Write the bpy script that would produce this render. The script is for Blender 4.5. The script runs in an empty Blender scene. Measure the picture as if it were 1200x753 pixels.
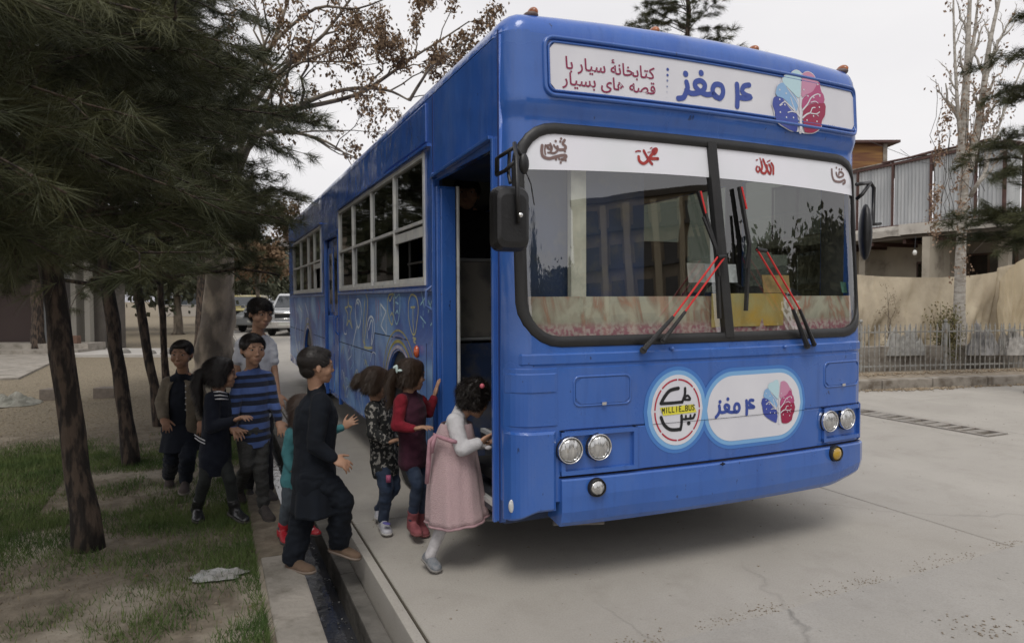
import bpy, bmesh, math, random
import numpy as np
from mathutils import Vector, Matrix, noise
random.seed(11); RNG = np.random.default_rng(5)
SC = bpy.context.scene
COL = SC.collection
PI = math.pi

# ------------------------------------------------------------------ camera, sky, sun, exposure
CF, CPITCH, CROLL, TH, BX, BY, CH = 803.08, 0.0337, -0.0044, 0.4133, -0.0107, 3.3863, 1.5074
cd = bpy.data.cameras.new('camera'); CAM = bpy.data.objects.new('camera', cd); COL.objects.link(CAM)
cd.sensor_width = 36; cd.lens = 36 * CF / 1200; cd.clip_start = .05; cd.clip_end = 2000
CAM.matrix_world = Matrix.Translation((0, 0, CH)) @ Matrix.Rotation(PI/2 - CPITCH, 4, 'X') @ Matrix.Rotation(CROLL, 4, 'Z')
cd.dof.use_dof = True; cd.dof.focus_distance = 4.6; cd.dof.aperture_fstop = 4.0
SC.camera = CAM
SUN_EL, SUN_AZ = math.radians(58), math.radians(188)      # direction the sun stands in, azimuth from +Y clockwise
w = bpy.data.worlds.new('World'); SC.world = w; w.use_nodes = True
wt = w.node_tree; bg = wt.nodes['Background']
sky = wt.nodes.new('ShaderNodeTexSky'); sky.sky_type = 'NISHITA'; sky.sun_disc = False
sky.sun_elevation = SUN_EL; sky.sun_rotation = SUN_AZ; sky.dust_density = 6; sky.air_density = 1.5
hs = wt.nodes.new('ShaderNodeHueSaturation'); hs.inputs['Saturation'].default_value = .12
wt.links.new(sky.outputs[0], hs.inputs['Color'])
# the cloud deck: an even pale layer that covers most of the blue
cn = wt.nodes.new('ShaderNodeTexNoise'); cn.inputs['Scale'].default_value = 1.6; cn.inputs['Detail'].default_value = 5
tc = wt.nodes.new('ShaderNodeTexCoord'); mp = wt.nodes.new('ShaderNodeMapping'); mp.inputs['Scale'].default_value = (1, 1, 2.6)
wt.links.new(tc.outputs['Generated'], mp.inputs[0]); wt.links.new(mp.outputs[0], cn.inputs['Vector'])
cr = wt.nodes.new('ShaderNodeValToRGB'); cr.color_ramp.elements[0].position = .3; cr.color_ramp.elements[1].position = .7
cr.color_ramp.elements[0].color = (9.6, 9.5, 9.9, 1); cr.color_ramp.elements[1].color = (11.6, 11.4, 11.5, 1)
wt.links.new(cn.outputs[0], cr.inputs[0])
mx = wt.nodes.new('ShaderNodeMixRGB'); mx.inputs[0].default_value = .9
wt.links.new(hs.outputs[0], mx.inputs[1]); wt.links.new(cr.outputs[0], mx.inputs[2]); wt.links.new(mx.outputs[0], bg.inputs[0])
bg.inputs[1].default_value = .078
sd = bpy.data.lights.new('sun', 'SUN'); sd.energy = 1.3; sd.angle = math.radians(25); sd.color = (1, .96, .9)
SUN = bpy.data.objects.new('sun', sd); COL.objects.link(SUN)
sv = Vector((math.sin(SUN_AZ)*math.cos(SUN_EL), math.cos(SUN_AZ)*math.cos(SUN_EL), math.sin(SUN_EL)))
SUN.rotation_euler = (-sv).to_track_quat('-Z', 'Y').to_euler(); SUN.location = (0, 0, 30)
SC.view_settings.view_transform = 'Standard'; SC.view_settings.look = 'None'; SC.view_settings.exposure = .12; SC.view_settings.gamma = 1

# ------------------------------------------------------------------ frames
CT, ST = math.cos(TH), math.sin(TH)
def B(u, v, z=0):                     # bus frame (u across the front, v towards the rear) to world
    return Vector((BX + u*CT - v*ST, BY + u*ST + v*CT, z))
def toB(p):
    dx, dy = p[0]-BX, p[1]-BY
    return Vector((dx*CT + dy*ST, -dx*ST + dy*CT, p[2]))
BM = Matrix.Translation((BX, BY, 0)) @ Matrix.Rotation(TH, 4, 'Z')
def ray(px, py):
    x, z = (px-600)/CF, -(py-376.5)/CF
    x1 = x*math.cos(CROLL) - z*math.sin(CROLL); z1 = x*math.sin(CROLL) + z*math.cos(CROLL)
    return Vector((x1, math.cos(CPITCH)+z1*math.sin(CPITCH), z1*math.cos(CPITCH)-math.sin(CPITCH)))
def at(px, py, Y):                    # the point of the place seen at that pixel of the photo, Y metres off
    r = ray(px, py); return Vector((0, 0, CH)) + r*(Y/r.y)
def gnd(px, py, z=0):
    r = ray(px, py); return Vector((0, 0, CH)) + r*((z-CH)/r.z)

# ------------------------------------------------------------------ mesh collector
class MB:
    def __init__(s): s.v = []; s.f = []
    def add(s, vs, fs):
        n = len(s.v); s.v += [tuple(p) for p in vs]; s.f += [tuple(i+n for i in f) for f in fs]
        return s
    def box(s, a, b, M=None):
        x0, y0, z0 = a; x1, y1, z1 = b
        vs = [Vector(p) for p in ((x0,y0,z0),(x1,y0,z0),(x1,y1,z0),(x0,y1,z0),(x0,y0,z1),(x1,y0,z1),(x1,y1,z1),(x0,y1,z1))]
        if M: vs = [M @ p for p in vs]
        return s.add(vs, [(0,3,2,1),(4,5,6,7),(0,1,5,4),(1,2,6,5),(2,3,7,6),(3,0,4,7)])
    def beam(s, p, q, w, h, up=(0,0,1)):
        p, q = Vector(p), Vector(q); d = (q-p).normalized(); up = Vector(up)
        if abs(d.dot(up)) > .98: up = Vector((1, 0, 0))
        r = d.cross(up).normalized()*w/2; t = r.cross(d).normalized()*h/2
        vs = [p-r-t, p+r-t, p+r+t, p-r+t, q-r-t, q+r-t, q+r+t, q-r+t]
        return s.add(vs, [(0,1,2,3),(7,6,5,4),(0,4,5,1),(1,5,6,2),(2,6,7,3),(3,7,4,0)])
    def rings(s, rs, cap=True, closed=True):
        n = len(rs[0]); vs = [p for r in rs for p in r]; fs = []
        for i in range(len(rs)-1):
            for j in range(n if closed else n-1):
                k = (j+1) % n; fs.append((i*n+j, i*n+k, (i+1)*n+k, (i+1)*n+j))
        if cap and closed: fs += [tuple(range(n-1, -1, -1)), tuple((len(rs)-1)*n+j for j in range(n))]
        return s.add(vs, fs)
    def tube(s, pts, r, seg=8, cap=True):
        pts = [Vector(p) for p in pts]; rs = []
        rad = r if isinstance(r, (list, tuple)) else [r]*len(pts)
        ref = None
        for i, p in enumerate(pts):
            d = (pts[min(i+1, len(pts)-1)] - pts[max(i-1, 0)]).normalized()
            if ref is None:
                ref = Vector((0,0,1)) if abs(d.z) < .9 else Vector((1,0,0))
            a = d.cross(ref); a = a.normalized() if a.length > 1e-6 else Vector((1,0,0)); b = d.cross(a).normalized(); ref = a.cross(d)
            rs.append([p + (a*math.cos(t*2*PI/seg) + b*math.sin(t*2*PI/seg))*rad[i] for t in range(seg)])
        return s.rings(rs, cap)
    def cap(s, p, q, r0, r1, seg=12, e=4):              # capsule with rounded ends
        p, q = Vector(p), Vector(q); d = q-p
        L = d.length; d = d/L if L > 1e-7 else Vector((0,0,1))
        pts, rad = [], []
        for i in range(e): a = (i+.15)/(e)*PI/2; pts.append(p - d*r0*math.cos(a)); rad.append(r0*math.sin(a))
        pts += [p, q]; rad += [r0, r1]
        for i in range(e-1, -1, -1): a = (i+.15)/e*PI/2; pts.append(q + d*r1*math.cos(a)); rad.append(r1*math.sin(a))
        a = d.orthogonal().normalized(); b = d.cross(a)
        rs = [[c + (a*math.cos(t*2*PI/seg)+b*math.sin(t*2*PI/seg))*k for t in range(seg)] for c, k in zip(pts, rad)]
        return s.rings(rs, True)
    def ell(s, c, ax, ay, az, seg=16, rg=10):           # ellipsoid from three half-axis vectors
        c, ax, ay, az = map(Vector, (c, ax, ay, az)); rs = []
        for i in range(rg+1):
            a = PI*(i+.02 if i == 0 else i-.02 if i == rg else i)/rg
            rs.append([c + az*math.cos(a) + (ax*math.cos(t*2*PI/seg) + ay*math.sin(t*2*PI/seg))*math.sin(a) for t in range(seg)])
        return s.rings(rs[::-1], True)
    def build(s, name, m, parent=None, mat=None, smooth=False, bevel=0, flip=False):
        me = bpy.data.meshes.new(name); me.from_pydata([tuple(p) for p in s.v], [], s.f)
        return link(name, me, m, parent, mat, smooth, bevel)

def link(name, me, m, parent=None, M=None, smooth=False, bevel=0, recalc=True):
    if recalc and len(me.polygons) < 200000:
        bm = bmesh.new(); bm.from_mesh(me); bmesh.ops.recalc_face_normals(bm, faces=bm.faces)
        if bevel: bmesh.ops.bevel(bm, geom=[e for e in bm.edges if e.calc_face_angle(0) > .6], offset=bevel, segments=2, affect='EDGES', profile=.6)
        bm.to_mesh(me); bm.free()
    if smooth: me.shade_smooth() if hasattr(me, 'shade_smooth') else me.polygons.foreach_set('use_smooth', [True]*len(me.polygons))
    if m: me.materials.append(m)
    o = bpy.data.objects.new(name, me); COL.objects.link(o)
    if parent: o.parent = parent
    if M is not None: o.matrix_local = M
    return o
def npmesh(name, V, F):                                   # V (n,3), F (m,k) numpy
    me = bpy.data.meshes.new(name); k = F.shape[1]
    me.vertices.add(len(V)); me.vertices.foreach_set('co', np.asarray(V, np.float32).ravel())
    me.loops.add(F.size); me.loops.foreach_set('vertex_index', F.astype(np.int32).ravel())
    me.polygons.add(len(F)); me.polygons.foreach_set('loop_start', np.arange(0, F.size, k, dtype=np.int32))
    me.update(calc_edges=True); return me
def empty(name, loc=(0,0,0), rz=0):
    o = bpy.data.objects.new(name, None); COL.objects.link(o); o.location = loc; o.rotation_euler = (0, 0, rz)
    o.empty_display_size = .2; return o
def tag(o, label=None, cat=None, group=None, kind=None):
    if label: o['label'] = label
    if cat: o['category'] = cat
    if group: o['group'] = group
    if kind: o['kind'] = kind
    return o
def inst(name, src, parent, M):                           # another piece sharing src's mesh
    o = bpy.data.objects.new(name, src.data); COL.objects.link(o); o.parent = parent; o.matrix_local = M; return o
def rest(o, p):                                           # move an object's origin to p, keeping its shape where it is
    o.data.transform(Matrix.Translation(-Vector(p))); o.location = p; return o

# ------------------------------------------------------------------ materials
def mat(name, col, rough=.6, metal=0, col2=None, ns=6, mixr=(.35,.65), bump=0, bs=30, spec=.5, coat=0, det=4, rvar=0, stretch=None, alpha=1, sheen=0, dirt=None, dz=None, tr=0, emit=None):
    m = bpy.data.materials.new(name); m.use_nodes = True; t = m.node_tree; b = t.nodes['Principled BSDF']
    L = t.links.new; N = t.nodes.new
    b.inputs['Base Color'].default_value = (*col, 1); b.inputs['Roughness'].default_value = rough; b.inputs['Metallic'].default_value = metal
    b.inputs['Specular IOR Level'].default_value = spec; b.inputs['Coat Weight'].default_value = coat; b.inputs['Coat Roughness'].default_value = .08
    b.inputs['Alpha'].default_value = alpha; b.inputs['Sheen Weight'].default_value = sheen; b.inputs['Transmission Weight'].default_value = tr
    tc = N('ShaderNodeTexCoord'); mp = N('ShaderNodeMapping'); L(tc.outputs['Object'], mp.inputs[0])
    if stretch: mp.inputs['Scale'].default_value = stretch
    cur = None
    if col2 is not None:
        n = N('ShaderNodeTexNoise'); n.inputs['Scale'].default_value = ns; n.inputs['Detail'].default_value = det; L(mp.outputs[0], n.inputs['Vector'])
        r = N('ShaderNodeValToRGB'); r.color_ramp.elements[0].position = mixr[0]; r.color_ramp.elements[1].position = mixr[1]
        r.color_ramp.elements[0].color = (*col, 1); r.color_ramp.elements[1].color = (*col2, 1); L(n.outputs[0], r.inputs[0]); cur = r.outputs[0]
    if dirt:                                             # (colour, scale, low, high): blotches of grime
        n = N('ShaderNodeTexNoise'); n.inputs['Scale'].default_value = dirt[1]; n.inputs['Detail'].default_value = 8; n.inputs['Roughness'].default_value = .65; L(mp.outputs[0], n.inputs['Vector'])
        mr = N('ShaderNodeMapRange'); mr.inputs[1].default_value = dirt[2]; mr.inputs[2].default_value = dirt[3]; L(n.outputs[0], mr.inputs[0])
        q = N('ShaderNodeMixRGB'); L(mr.outputs[0], q.inputs[0]); q.inputs[1].default_value = (*col, 1); q.inputs[2].default_value = (*dirt[0], 1)
        if cur: L(cur, q.inputs[1])
        cur = q.outputs[0]
    if cur: L(cur, b.inputs['Base Color'])
    if bump:
        n = N('ShaderNodeTexNoise'); n.inputs['Scale'].default_value = bs; n.inputs['Detail'].default_value = 5; L(mp.outputs[0], n.inputs['Vector'])
        u = N('ShaderNodeBump'); u.inputs['Strength'].default_value = bump; u.inputs['Distance'].default_value = .02; L(n.outputs[0], u.inputs['Height']); L(u.outputs[0], b.inputs['Normal'])
    if rvar:
        n = N('ShaderNodeTexNoise'); n.inputs['Scale'].default_value = 3; n.inputs['Detail'].default_value = 6; L(mp.outputs[0], n.inputs['Vector'])
        mr = N('ShaderNodeMapRange'); mr.inputs[1].default_value = .3; mr.inputs[2].default_value = .7; mr.inputs[3].default_value = max(.02, rough-rvar); mr.inputs[4].default_value = rough+rvar
        L(n.outputs[0], mr.inputs[0]); L(mr.outputs[0], b.inputs['Roughness'])
    if emit: b.inputs['Emission Color'].default_value = (*emit[0], 1); b.inputs['Emission Strength'].default_value = emit[1]
    return m
def glassmat(name, tint, refl_rough=.02, clear=.85, wav=0, ior=.10):
    m = bpy.data.materials.new(name); m.use_nodes = True; t = m.node_tree; t.nodes.remove(t.nodes['Principled BSDF'])
    N, L = t.nodes.new, t.links.new; out = t.nodes['Material Output']
    tr = N('ShaderNodeBsdfTransparent'); tr.inputs[0].default_value = (*[clear*c for c in tint], 1)
    gl = N('ShaderNodeBsdfGlossy'); gl.inputs[0].default_value = (1, 1, 1, 1); gl.inputs[1].default_value = refl_rough
    lw = N('ShaderNodeLayerWeight'); lw.inputs[0].default_value = .5; pw = N('ShaderNodeMath'); pw.operation = 'POWER'; pw.inputs[1].default_value = 5; L(lw.outputs['Facing'], pw.inputs[0])
    fr = N('ShaderNodeMapRange'); fr.inputs[3].default_value = ior; fr.inputs[4].default_value = 1; L(pw.outputs[0], fr.inputs[0])
    if wav:
        tc = N('ShaderNodeTexCoord'); n = N('ShaderNodeTexNoise'); n.inputs['Scale'].default_value = 2.2; n.inputs['Detail'].default_value = 1
        mp = N('ShaderNodeMapping'); mp.inputs['Scale'].default_value = (1.6, 1, .55); L(tc.outputs['Object'], mp.inputs[0]); L(mp.outputs[0], n.inputs['Vector'])
        u = N('ShaderNodeBump'); u.inputs['Strength'].default_value = wav; u.inputs['Distance'].default_value = .05; L(n.outputs[0], u.inputs['Height'])
        L(u.outputs[0], gl.inputs['Normal'])
    mx = N('ShaderNodeMixShader'); L(fr.outputs[0], mx.inputs[0]); L(tr.outputs[0], mx.inputs[1]); L(gl.outputs[0], mx.inputs[2]); L(mx.outputs[0], out.inputs[0])
    return m
# ------------------------------------------------------------------ ground, road, drain
def concmat(name, c1, c2, cd_, crack=.5, spots=.5):
    m = bpy.data.materials.new(name); m.use_nodes = True; t = m.node_tree; N, L = t.nodes.new, t.links.new; b = t.nodes['Principled BSDF']; b.inputs['Roughness'].default_value = .85
    tc = N('ShaderNodeTexCoord')
    def noi(sc_, det=6, ro=.6, dist=0, st=None):
        n = N('ShaderNodeTexNoise'); n.inputs['Scale'].default_value = sc_; n.inputs['Detail'].default_value = det; n.inputs['Roughness'].default_value = ro; n.inputs['Distortion'].default_value = dist
        if st: mp = N('ShaderNodeMapping'); mp.inputs['Scale'].default_value = st; L(tc.outputs['Object'], mp.inputs[0]); L(mp.outputs[0], n.inputs['Vector'])
        else: L(tc.outputs['Object'], n.inputs['Vector'])
        return n.outputs[0]
    def rng(f, a, c, o0=0, o1=1):
        r = N('ShaderNodeMapRange'); r.inputs[1].default_value = a; r.inputs[2].default_value = c; r.inputs[3].default_value = o0; r.inputs[4].default_value = o1; L(f, r.inputs[0]); return r.outputs[0]
    def mix(f, x, y):
        q = N('ShaderNodeMixRGB'); L(f, q.inputs[0])
        for k, v_ in ((1, x), (2, y)):
            if isinstance(v_, tuple): q.inputs[k].default_value = (*v_, 1)
            else: L(v_, q.inputs[k])
        return q.outputs[0]
    base = mix(rng(noi(.55, 9, .62), .35, .65), c1, c2)
    base = mix(rng(noi(3.2, 9, .7), .50, .80, 0, .55), base, cd_)
    base = mix(rng(noi(1.3, 4, .5, .6, (1, .22, 1)), .56, .72, 0, .28), base, tuple(x*1.12 for x in c1))      # long worn wheel tracks
    base = mix(rng(noi(110, 3, .7), .44, .70, 0, .35), base, tuple(x*.62 for x in c2))                        # sand grain
    base = mix(rng(noi(26, 3, .5), .70, .74, 0, spots), base, tuple(x*.4 for x in cd_))                       # small dark specks
    vo = N('ShaderNodeTexVoronoi'); vo.feature = 'DISTANCE_TO_EDGE'; vo.inputs['Scale'].default_value = .42; wv = N('ShaderNodeMixRGB'); wv.blend_type = 'ADD'; wv.inputs[0].default_value = .28; nn = N('ShaderNodeTexNoise'); nn.inputs['Scale'].default_value = 2.4; nn.inputs['Detail'].default_value = 7; L(tc.outputs['Object'], nn.inputs['Vector']); L(tc.outputs['Object'], wv.inputs[1]); L(nn.outputs['Color'], wv.inputs[2]); L(wv.outputs[0], vo.inputs['Vector'])
    cr_ = N('ShaderNodeMath'); cr_.operation = 'MULTIPLY'; L(rng(vo.outputs['Distance'], .0, .006, 1, 0), cr_.inputs[0]); L(rng(noi(.5, 2), .52, .60), cr_.inputs[1])
    cm = N('ShaderNodeMath'); cm.operation = 'MULTIPLY'; cm.inputs[1].default_value = crack; L(cr_.outputs[0], cm.inputs[0]); base = mix(cm.outputs[0], base, tuple(x*.3 for x in c2))
    L(base, b.inputs['Base Color'])
    u = N('ShaderNodeBump'); u.inputs['Strength'].default_value = .45; u.inputs['Distance'].default_value = .008; L(noi(70, 8, .7), u.inputs['Height']); u2 = N('ShaderNodeBump'); u2.inputs['Strength'].default_value = .8; u2.inputs['Distance'].default_value = .01; u2.invert = True; L(cm.outputs[0], u2.inputs['Height']); L(u.outputs[0], u2.inputs['Normal']); L(u2.outputs[0], b.inputs['Normal'])
    return m
concrete = concmat('concrete', (.41,.385,.345), (.34,.317,.282), (.25,.228,.195), .22)
concrete_b = mat('concrete_old', (.33,.3,.26), .9, col2=(.24,.22,.19), ns=2.5, bump=.5, bs=25, dirt=((.13,.115,.09), 4, .5, .72))
concrete_dark = mat('concrete_wet', (.16,.15,.135), .8, col2=(.09,.085,.075), ns=6, bump=.6, bs=20)
earth = bpy.data.materials.new('earth'); earth.use_nodes = True
def _earth():
    t = earth.node_tree; N, L = t.nodes.new, t.links.new; b = t.nodes['Principled BSDF']; b.inputs['Roughness'].default_value = .95
    tc = N('ShaderNodeTexCoord')
    def noi(s, d=6, ro=.6):
        n = N('ShaderNodeTexNoise'); n.inputs['Scale'].default_value = s; n.inputs['Detail'].default_value = d; n.inputs['Roughness'].default_value = ro; L(tc.outputs['Object'], n.inputs['Vector']); return n.outputs[0]
    def ramp(f, a, c, ca, cb):
        r = N('ShaderNodeValToRGB'); r.color_ramp.elements[0].position = a; r.color_ramp.elements[1].position = c; r.color_ramp.elements[0].color = (*ca, 1); r.color_ramp.elements[1].color = (*cb, 1); L(f, r.inputs[0]); return r.outputs[0]
    soil = ramp(noi(9, 8), .35, .68, (.13,.105,.075), (.25,.21,.155))
    dust = ramp(noi(14, 6), .3, .7, (.31,.27,.21), (.42,.37,.30))
    m1 = N('ShaderNodeMapRange'); m1.inputs[1].default_value = .53; m1.inputs[2].default_value = .62; L(noi(.9, 7, .55), m1.inputs[0])
    a = N('ShaderNodeMixRGB'); L(m1.outputs[0], a.inputs[0]); L(soil, a.inputs[1]); L(dust, a.inputs[2])
    straw = ramp(noi(30, 4, .8), .35, .65, (.11,.09,.06), (.29,.24,.165))
    sx = N('ShaderNodeSeparateXYZ'); L(tc.outputs['Object'], sx.inputs[0])
    far = N('ShaderNodeMapRange'); far.inputs[1].default_value = 5.2; far.inputs[2].default_value = 7.0; L(sx.outputs[1], far.inputs[0])
    c = N('ShaderNodeMixRGB'); L(far.outputs[0], c.inputs[0]); L(a.outputs[0], c.inputs[1]); L(straw, c.inputs[2])
    L(c.outputs[0], b.inputs['Base Color'])
    u = N('ShaderNodeBump'); u.inputs['Strength'].default_value = .7; u.inputs['Distance'].default_value = .03; L(noi(22, 8, .7), u.inputs['Height']); L(u.outputs[0], b.inputs['Normal'])
_earth()
# left bank of earth: bumpy sheet from the drain outward
def hgt(u, v):
    n = noise.noise(Vector((u*.9, v*.9, 3)))*.045 + noise.noise(Vector((u*3, v*3, 7)))*.018
    return n*max(0, min(1, (-1.12-u)*1.6)) + (.001 if u < -1.14 else -.004)
mb = MB(); us = [-1.08-.1*i for i in range(46)] + [-5.7-1.4*i for i in range(14)] + [-30, -60, -140, -300]; vs = [-4.6+.12*i for i in range(110)] + [8.7+1.0*i for i in range(30)] + [45, 70, 120, 300, 600]
nu = len(us)
mb.v = [(u, v, hgt(u, v) if v < 9 and u > -6 else -.01) for v in vs for u in us]
mb.f = [(j*nu+i, j*nu+i+1, (j+1)*nu+i+1, (j+1)*nu+i) for j in range(len(vs)-1) for i in range(nu-1)]
g = mb.build('ground', earth, mat=BM, smooth=True); tag(g, kind='structure')
# the wide sheet that carries the horizon, under everything
mb = MB(); mb.box((-600, -600, -.75), (600, 900, -.7)); tag(mb.build('terrain', earth, mat=BM), kind='structure')
# road: concrete slabs with joints, each slab a piece of the road
road = empty('road', (BX, BY, 0), TH); tag(road, kind='structure')
mb = MB(); mb.box((-.50, -60, -.5), (60, 500, -.012)); mb.build('road_bed', mat('joint_dirt', (.10,.085,.065), .95), road)
J = gnd(955, 558); J2 = gnd(1200, 633); jb, jb2 = toB(J), toB(J2)
vj = [-15, -9.2, -4.4, -.18, .0]
# transverse joints run as the visible one does; slabs are 4.4 m wide strips
sl = (jb2.y-jb.y)/(jb2.x-jb.x)
def slab(u0, u1, v0, v1, s0, s1):
    m = MB(); g_ = .007; n = 6; top = []; 
    pts = [(u0+g_, v0+g_+s0*(u0-u0)), (u1-g_, v0+g_), (u1-g_, v1-g_), (u0+g_, v1-g_)]
    m.rings([[Vector((p[0], p[1], -.2)) for p in pts], [Vector((p[0], p[1], -.006)) for p in pts], [Vector((p[0]+(.006 if p[0]<(u0+u1)/2 else -.006), p[1]+(.006 if p[1]<(v0+v1)/2 else -.006), 0)) for p in pts]])
    return m.build('slab', concrete, road)
UL = [-.50, 3.05, 6.05]
for i in range(2):
    off = [0, 1.1][i]
    for j in range(12):
        slab(UL[i], UL[i+1], -13.2+off+3.9*j-.9, -13.2+off+3.9*(j+1)-.9, 0, 0)
for j in range(8): slab(6.75, 12.5, -10+4.6*j, -10+4.6*(j+1), 0, 0)
for j in range(4): slab(12.5, 20, -10+9.2*j, -10+9.2*(j+1), 0, 0)
m = MB(); m.box((6.05, 7.2, -.2), (6.75, 40, -.002)); m.build('slab', concrete, road)
m = MB(); m.box((6.05, 1.54, -.2), (6.255, 7.19, -.002)); m.build('slab', concrete, road)
m = MB(); m.box((6.625, 1.54, -.2), (6.75, 7.19, -.002)); m.build('slab', concrete, road)
m = MB(); m.box((6.05, -12, -.2), (6.75, 1.535, -.002)); m.build('slab', concrete, road)
mb = MB(); mb.box((-.49, 35.2, -.3), (20, 320, -.004)); mb.build('far_road_sheet', concrete, road)
# older, darker concrete apron in the near right corner, laid a little proud
p0, p1 = toB(gnd(640, 790)), toB(gnd(1290, 612))
m = MB(); edge = []; 
for i in range(41):
    t = i/40; q = p0.lerp(p1, -.25+t*2.0); edge.append(Vector((q.x+noise.noise(Vector((i*.9,0,0)))*.035, q.y+noise.noise(Vector((i*.7,5,0)))*.03, 0)))
d = Vector((p1.y-p0.y, -(p1.x-p0.x), 0)).normalized()
if d.y > 0: d = -d
for i, q in enumerate(edge):
    m.v += [(q.x, q.y, -.01), (q.x+d.x*.02, q.y+d.y*.02, .012), (q.x+d.x*6, q.y+d.y*6, .012)]
for i in range(40):
    for k in range(2): m.f.append((i*3+k, (i+1)*3+k, (i+1)*3+k+1, i*3+k+1))
apron_mat = concmat('apron_concrete', (.385,.365,.335), (.32,.303,.275), (.24,.222,.195), .7, .7)
m.build('apron', apron_mat, road)
# loose grit and dry leaves lying along that seam and over the road
grit = mat('grit', (.16,.12,.08), .95, col2=(.30,.24,.17), ns=40)
def scatter(name, pts, smin, smax, m, par=None, flat=.35, kind='stuff'):
    n = len(pts); pts = np.asarray(pts, float)
    s = RNG.uniform(smin, smax, n); a = RNG.uniform(0, 2*PI, n); b = a + RNG.uniform(1.4, 2.6, n); c = a - RNG.uniform(1.2, 2.4, n)
    V = np.zeros((n, 4, 3)); 
    for k, g_ in enumerate((a, b, c)): V[:, k, 0] = pts[:, 0] + np.cos(g_)*s; V[:, k, 1] = pts[:, 1]+np.sin(g_)*s; V[:, k, 2] = pts[:, 2]+.001+RNG.uniform(0, .3, n)*s*flat
    V[:, 3] = pts; V[:, 3, 2] += s*flat+.002
    idx = np.arange(n)[:, None]*4
    F = np.concatenate([idx+[0, 1, 3], idx+[1, 2, 3], idx+[2, 0, 3], idx+[0, 2, 1]])
    return tag(link(name, npmesh(name, V.reshape(-1, 3), F), m, par, recalc=False), kind=kind)
P = []
for i in range(1700):
    t = random.random()**1.5
    if noise.noise(Vector((t*16, 2, 0))) < random.uniform(-.25, .35): continue
    q = p0.lerp(p1, .02+t*.95); off = random.gauss(0, .03+.07*max(0, noise.noise(Vector((t*9, 0, 3))))) + .03
    w_ = B(q.x-d.x*off, q.y-d.y*off, 0); P.append(w_)
scatter('seam_grit', P, .0015, .007, grit)
P = [B(random.uniform(-.5, 5), random.uniform(-3.2, 2)) for _ in range(220)] + [B(random.uniform(5.5, 9), random.uniform(1, 5)) for _ in range(110)] + [gnd(random.gauss(1155, 30), random.gauss(735, 8), .012) for _ in range(70)]
scatter('road_litter', P, .003, .011, mat('leaf_litter', (.20,.16,.12), .9, col2=(.30,.25,.19), ns=30))
# fallen twigs and dry seed pods on the road in front of the bus
# ---- the open drain: left wall slab, water, kerb on the road side
drain = empty('drain_channel', (BX, BY, 0), TH); tag(drain, kind='structure')
v0 = -4.6
while v0 < 30:
    L_ = 1.9; j = random.uniform(-.006, .006)
    m = MB(); m.box((-1.12+random.uniform(-.02,.02), v0+.004, -.6), (-.91+j, v0+L_-.004, .004+j)); m.build('bank_slab', concrete_b if v0 < .2 else earth, drain, bevel=.012)
    m = MB(); m.box((-.565+j*.5, v0+.003, -.6), (-.512, v0+L_-.003, .004)); m.build('kerb_stone', concrete, drain, bevel=.006)
    m = MB(); m.box((-.66, v0+.003, -.6), (-.566, v0+L_-.003, -.17+j)); m.build('drain_ledge', concrete_dark, drain, bevel=.01)
    v0 += L_
mb = MB(); mb.box((-.92, -4.6, -.62), (-.5, 30, -.5)); mb.build('drain_bed', concrete_dark, drain)
# the far end, where the drain runs on as a filled strip
mb = MB(); mb.box((-1.2, 30.4, -.3), (-.49, 320, -.006)); mb.build('drain_cover', concrete_b, drain)
water = mat('drain_water', (.03,.034,.045), .05, col2=(.055,.055,.06), ns=5, bump=.12, bs=9, spec=.8)
mb = MB(); n = 120
mb.v = [(u, -4.6+34.6*i/n, -.33) for i in range(n+1) for u in (-.93, -.62)]; mb.f = [(2*i, 2*i+1, 2*i+3, 2*i+2) for i in range(n)]
tag(mb.build('water', water, mat=BM), kind='structure')
# rubbish caught in the drain
P = [B(random.choice((-.86, -.84, -.7))+random.gauss(0, .03), random.uniform(-.3, 5), -.327) for _ in range(500)]
scatter('drain_litter', P, .004, .016, mat('drain_rubbish', (.10,.10,.10), .6, col2=(.45,.45,.44), ns=14, mixr=(.5,.7)))

# ---- grass and ground cover
grassm = mat('grass', (.07,.115,.035), .7, col2=(.14,.18,.06), ns=3, spec=.2)
def blades(name, P, hmin, hmax, wd, m):
    P = np.asarray(P, float); n = len(P); h = RNG.uniform(hmin, hmax, n); a = RNG.uniform(0, 2*PI, n); l = RNG.uniform(.1, .9, n)*h; q = RNG.uniform(0, 2*PI, n)
    V = np.zeros((n, 3, 3)); V[:, 0] = P; V[:, 1] = P; V[:, 2] = P
    V[:, 0, 0] -= np.cos(a)*wd; V[:, 0, 1] -= np.sin(a)*wd; V[:, 1, 0] += np.cos(a)*wd; V[:, 1, 1] += np.sin(a)*wd
    V[:, 2, 0] += np.cos(q)*l; V[:, 2, 1] += np.sin(q)*l; V[:, 2, 2] += h
    return tag(link(name, npmesh(name, V.reshape(-1, 3), np.arange(n*3).reshape(n, 3)), m, recalc=False), kind='stuff')
P = []
while len(P) < 230000:
    u = -1.14 - 5.8*random.random()**1.3; v = random.uniform(-.9, 5.6)
    n1 = noise.noise(Vector((u*.75+4, v*.75, 1))); n2 = noise.noise(Vector((u*2.7, v*2.7, 9)))
    lush = (u < -2.5 + .25*(v-1)*0)
    k = 1.25+.8*n1+.4*n2 if lush and v > .7 else .38+.9*n1+.8*n2
    if v < -.2 and u > -1.7: k = .35+.9*n2
    if v > 4.3: k *= (5.6-v)/1.3
    if random.random() < k*.8: 
        w_ = B(u, v); P.append((w_.x, w_.y, hgt(u, v)))
blades('grass', P, .015, .062, .0024, grassm)
P = []
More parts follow.
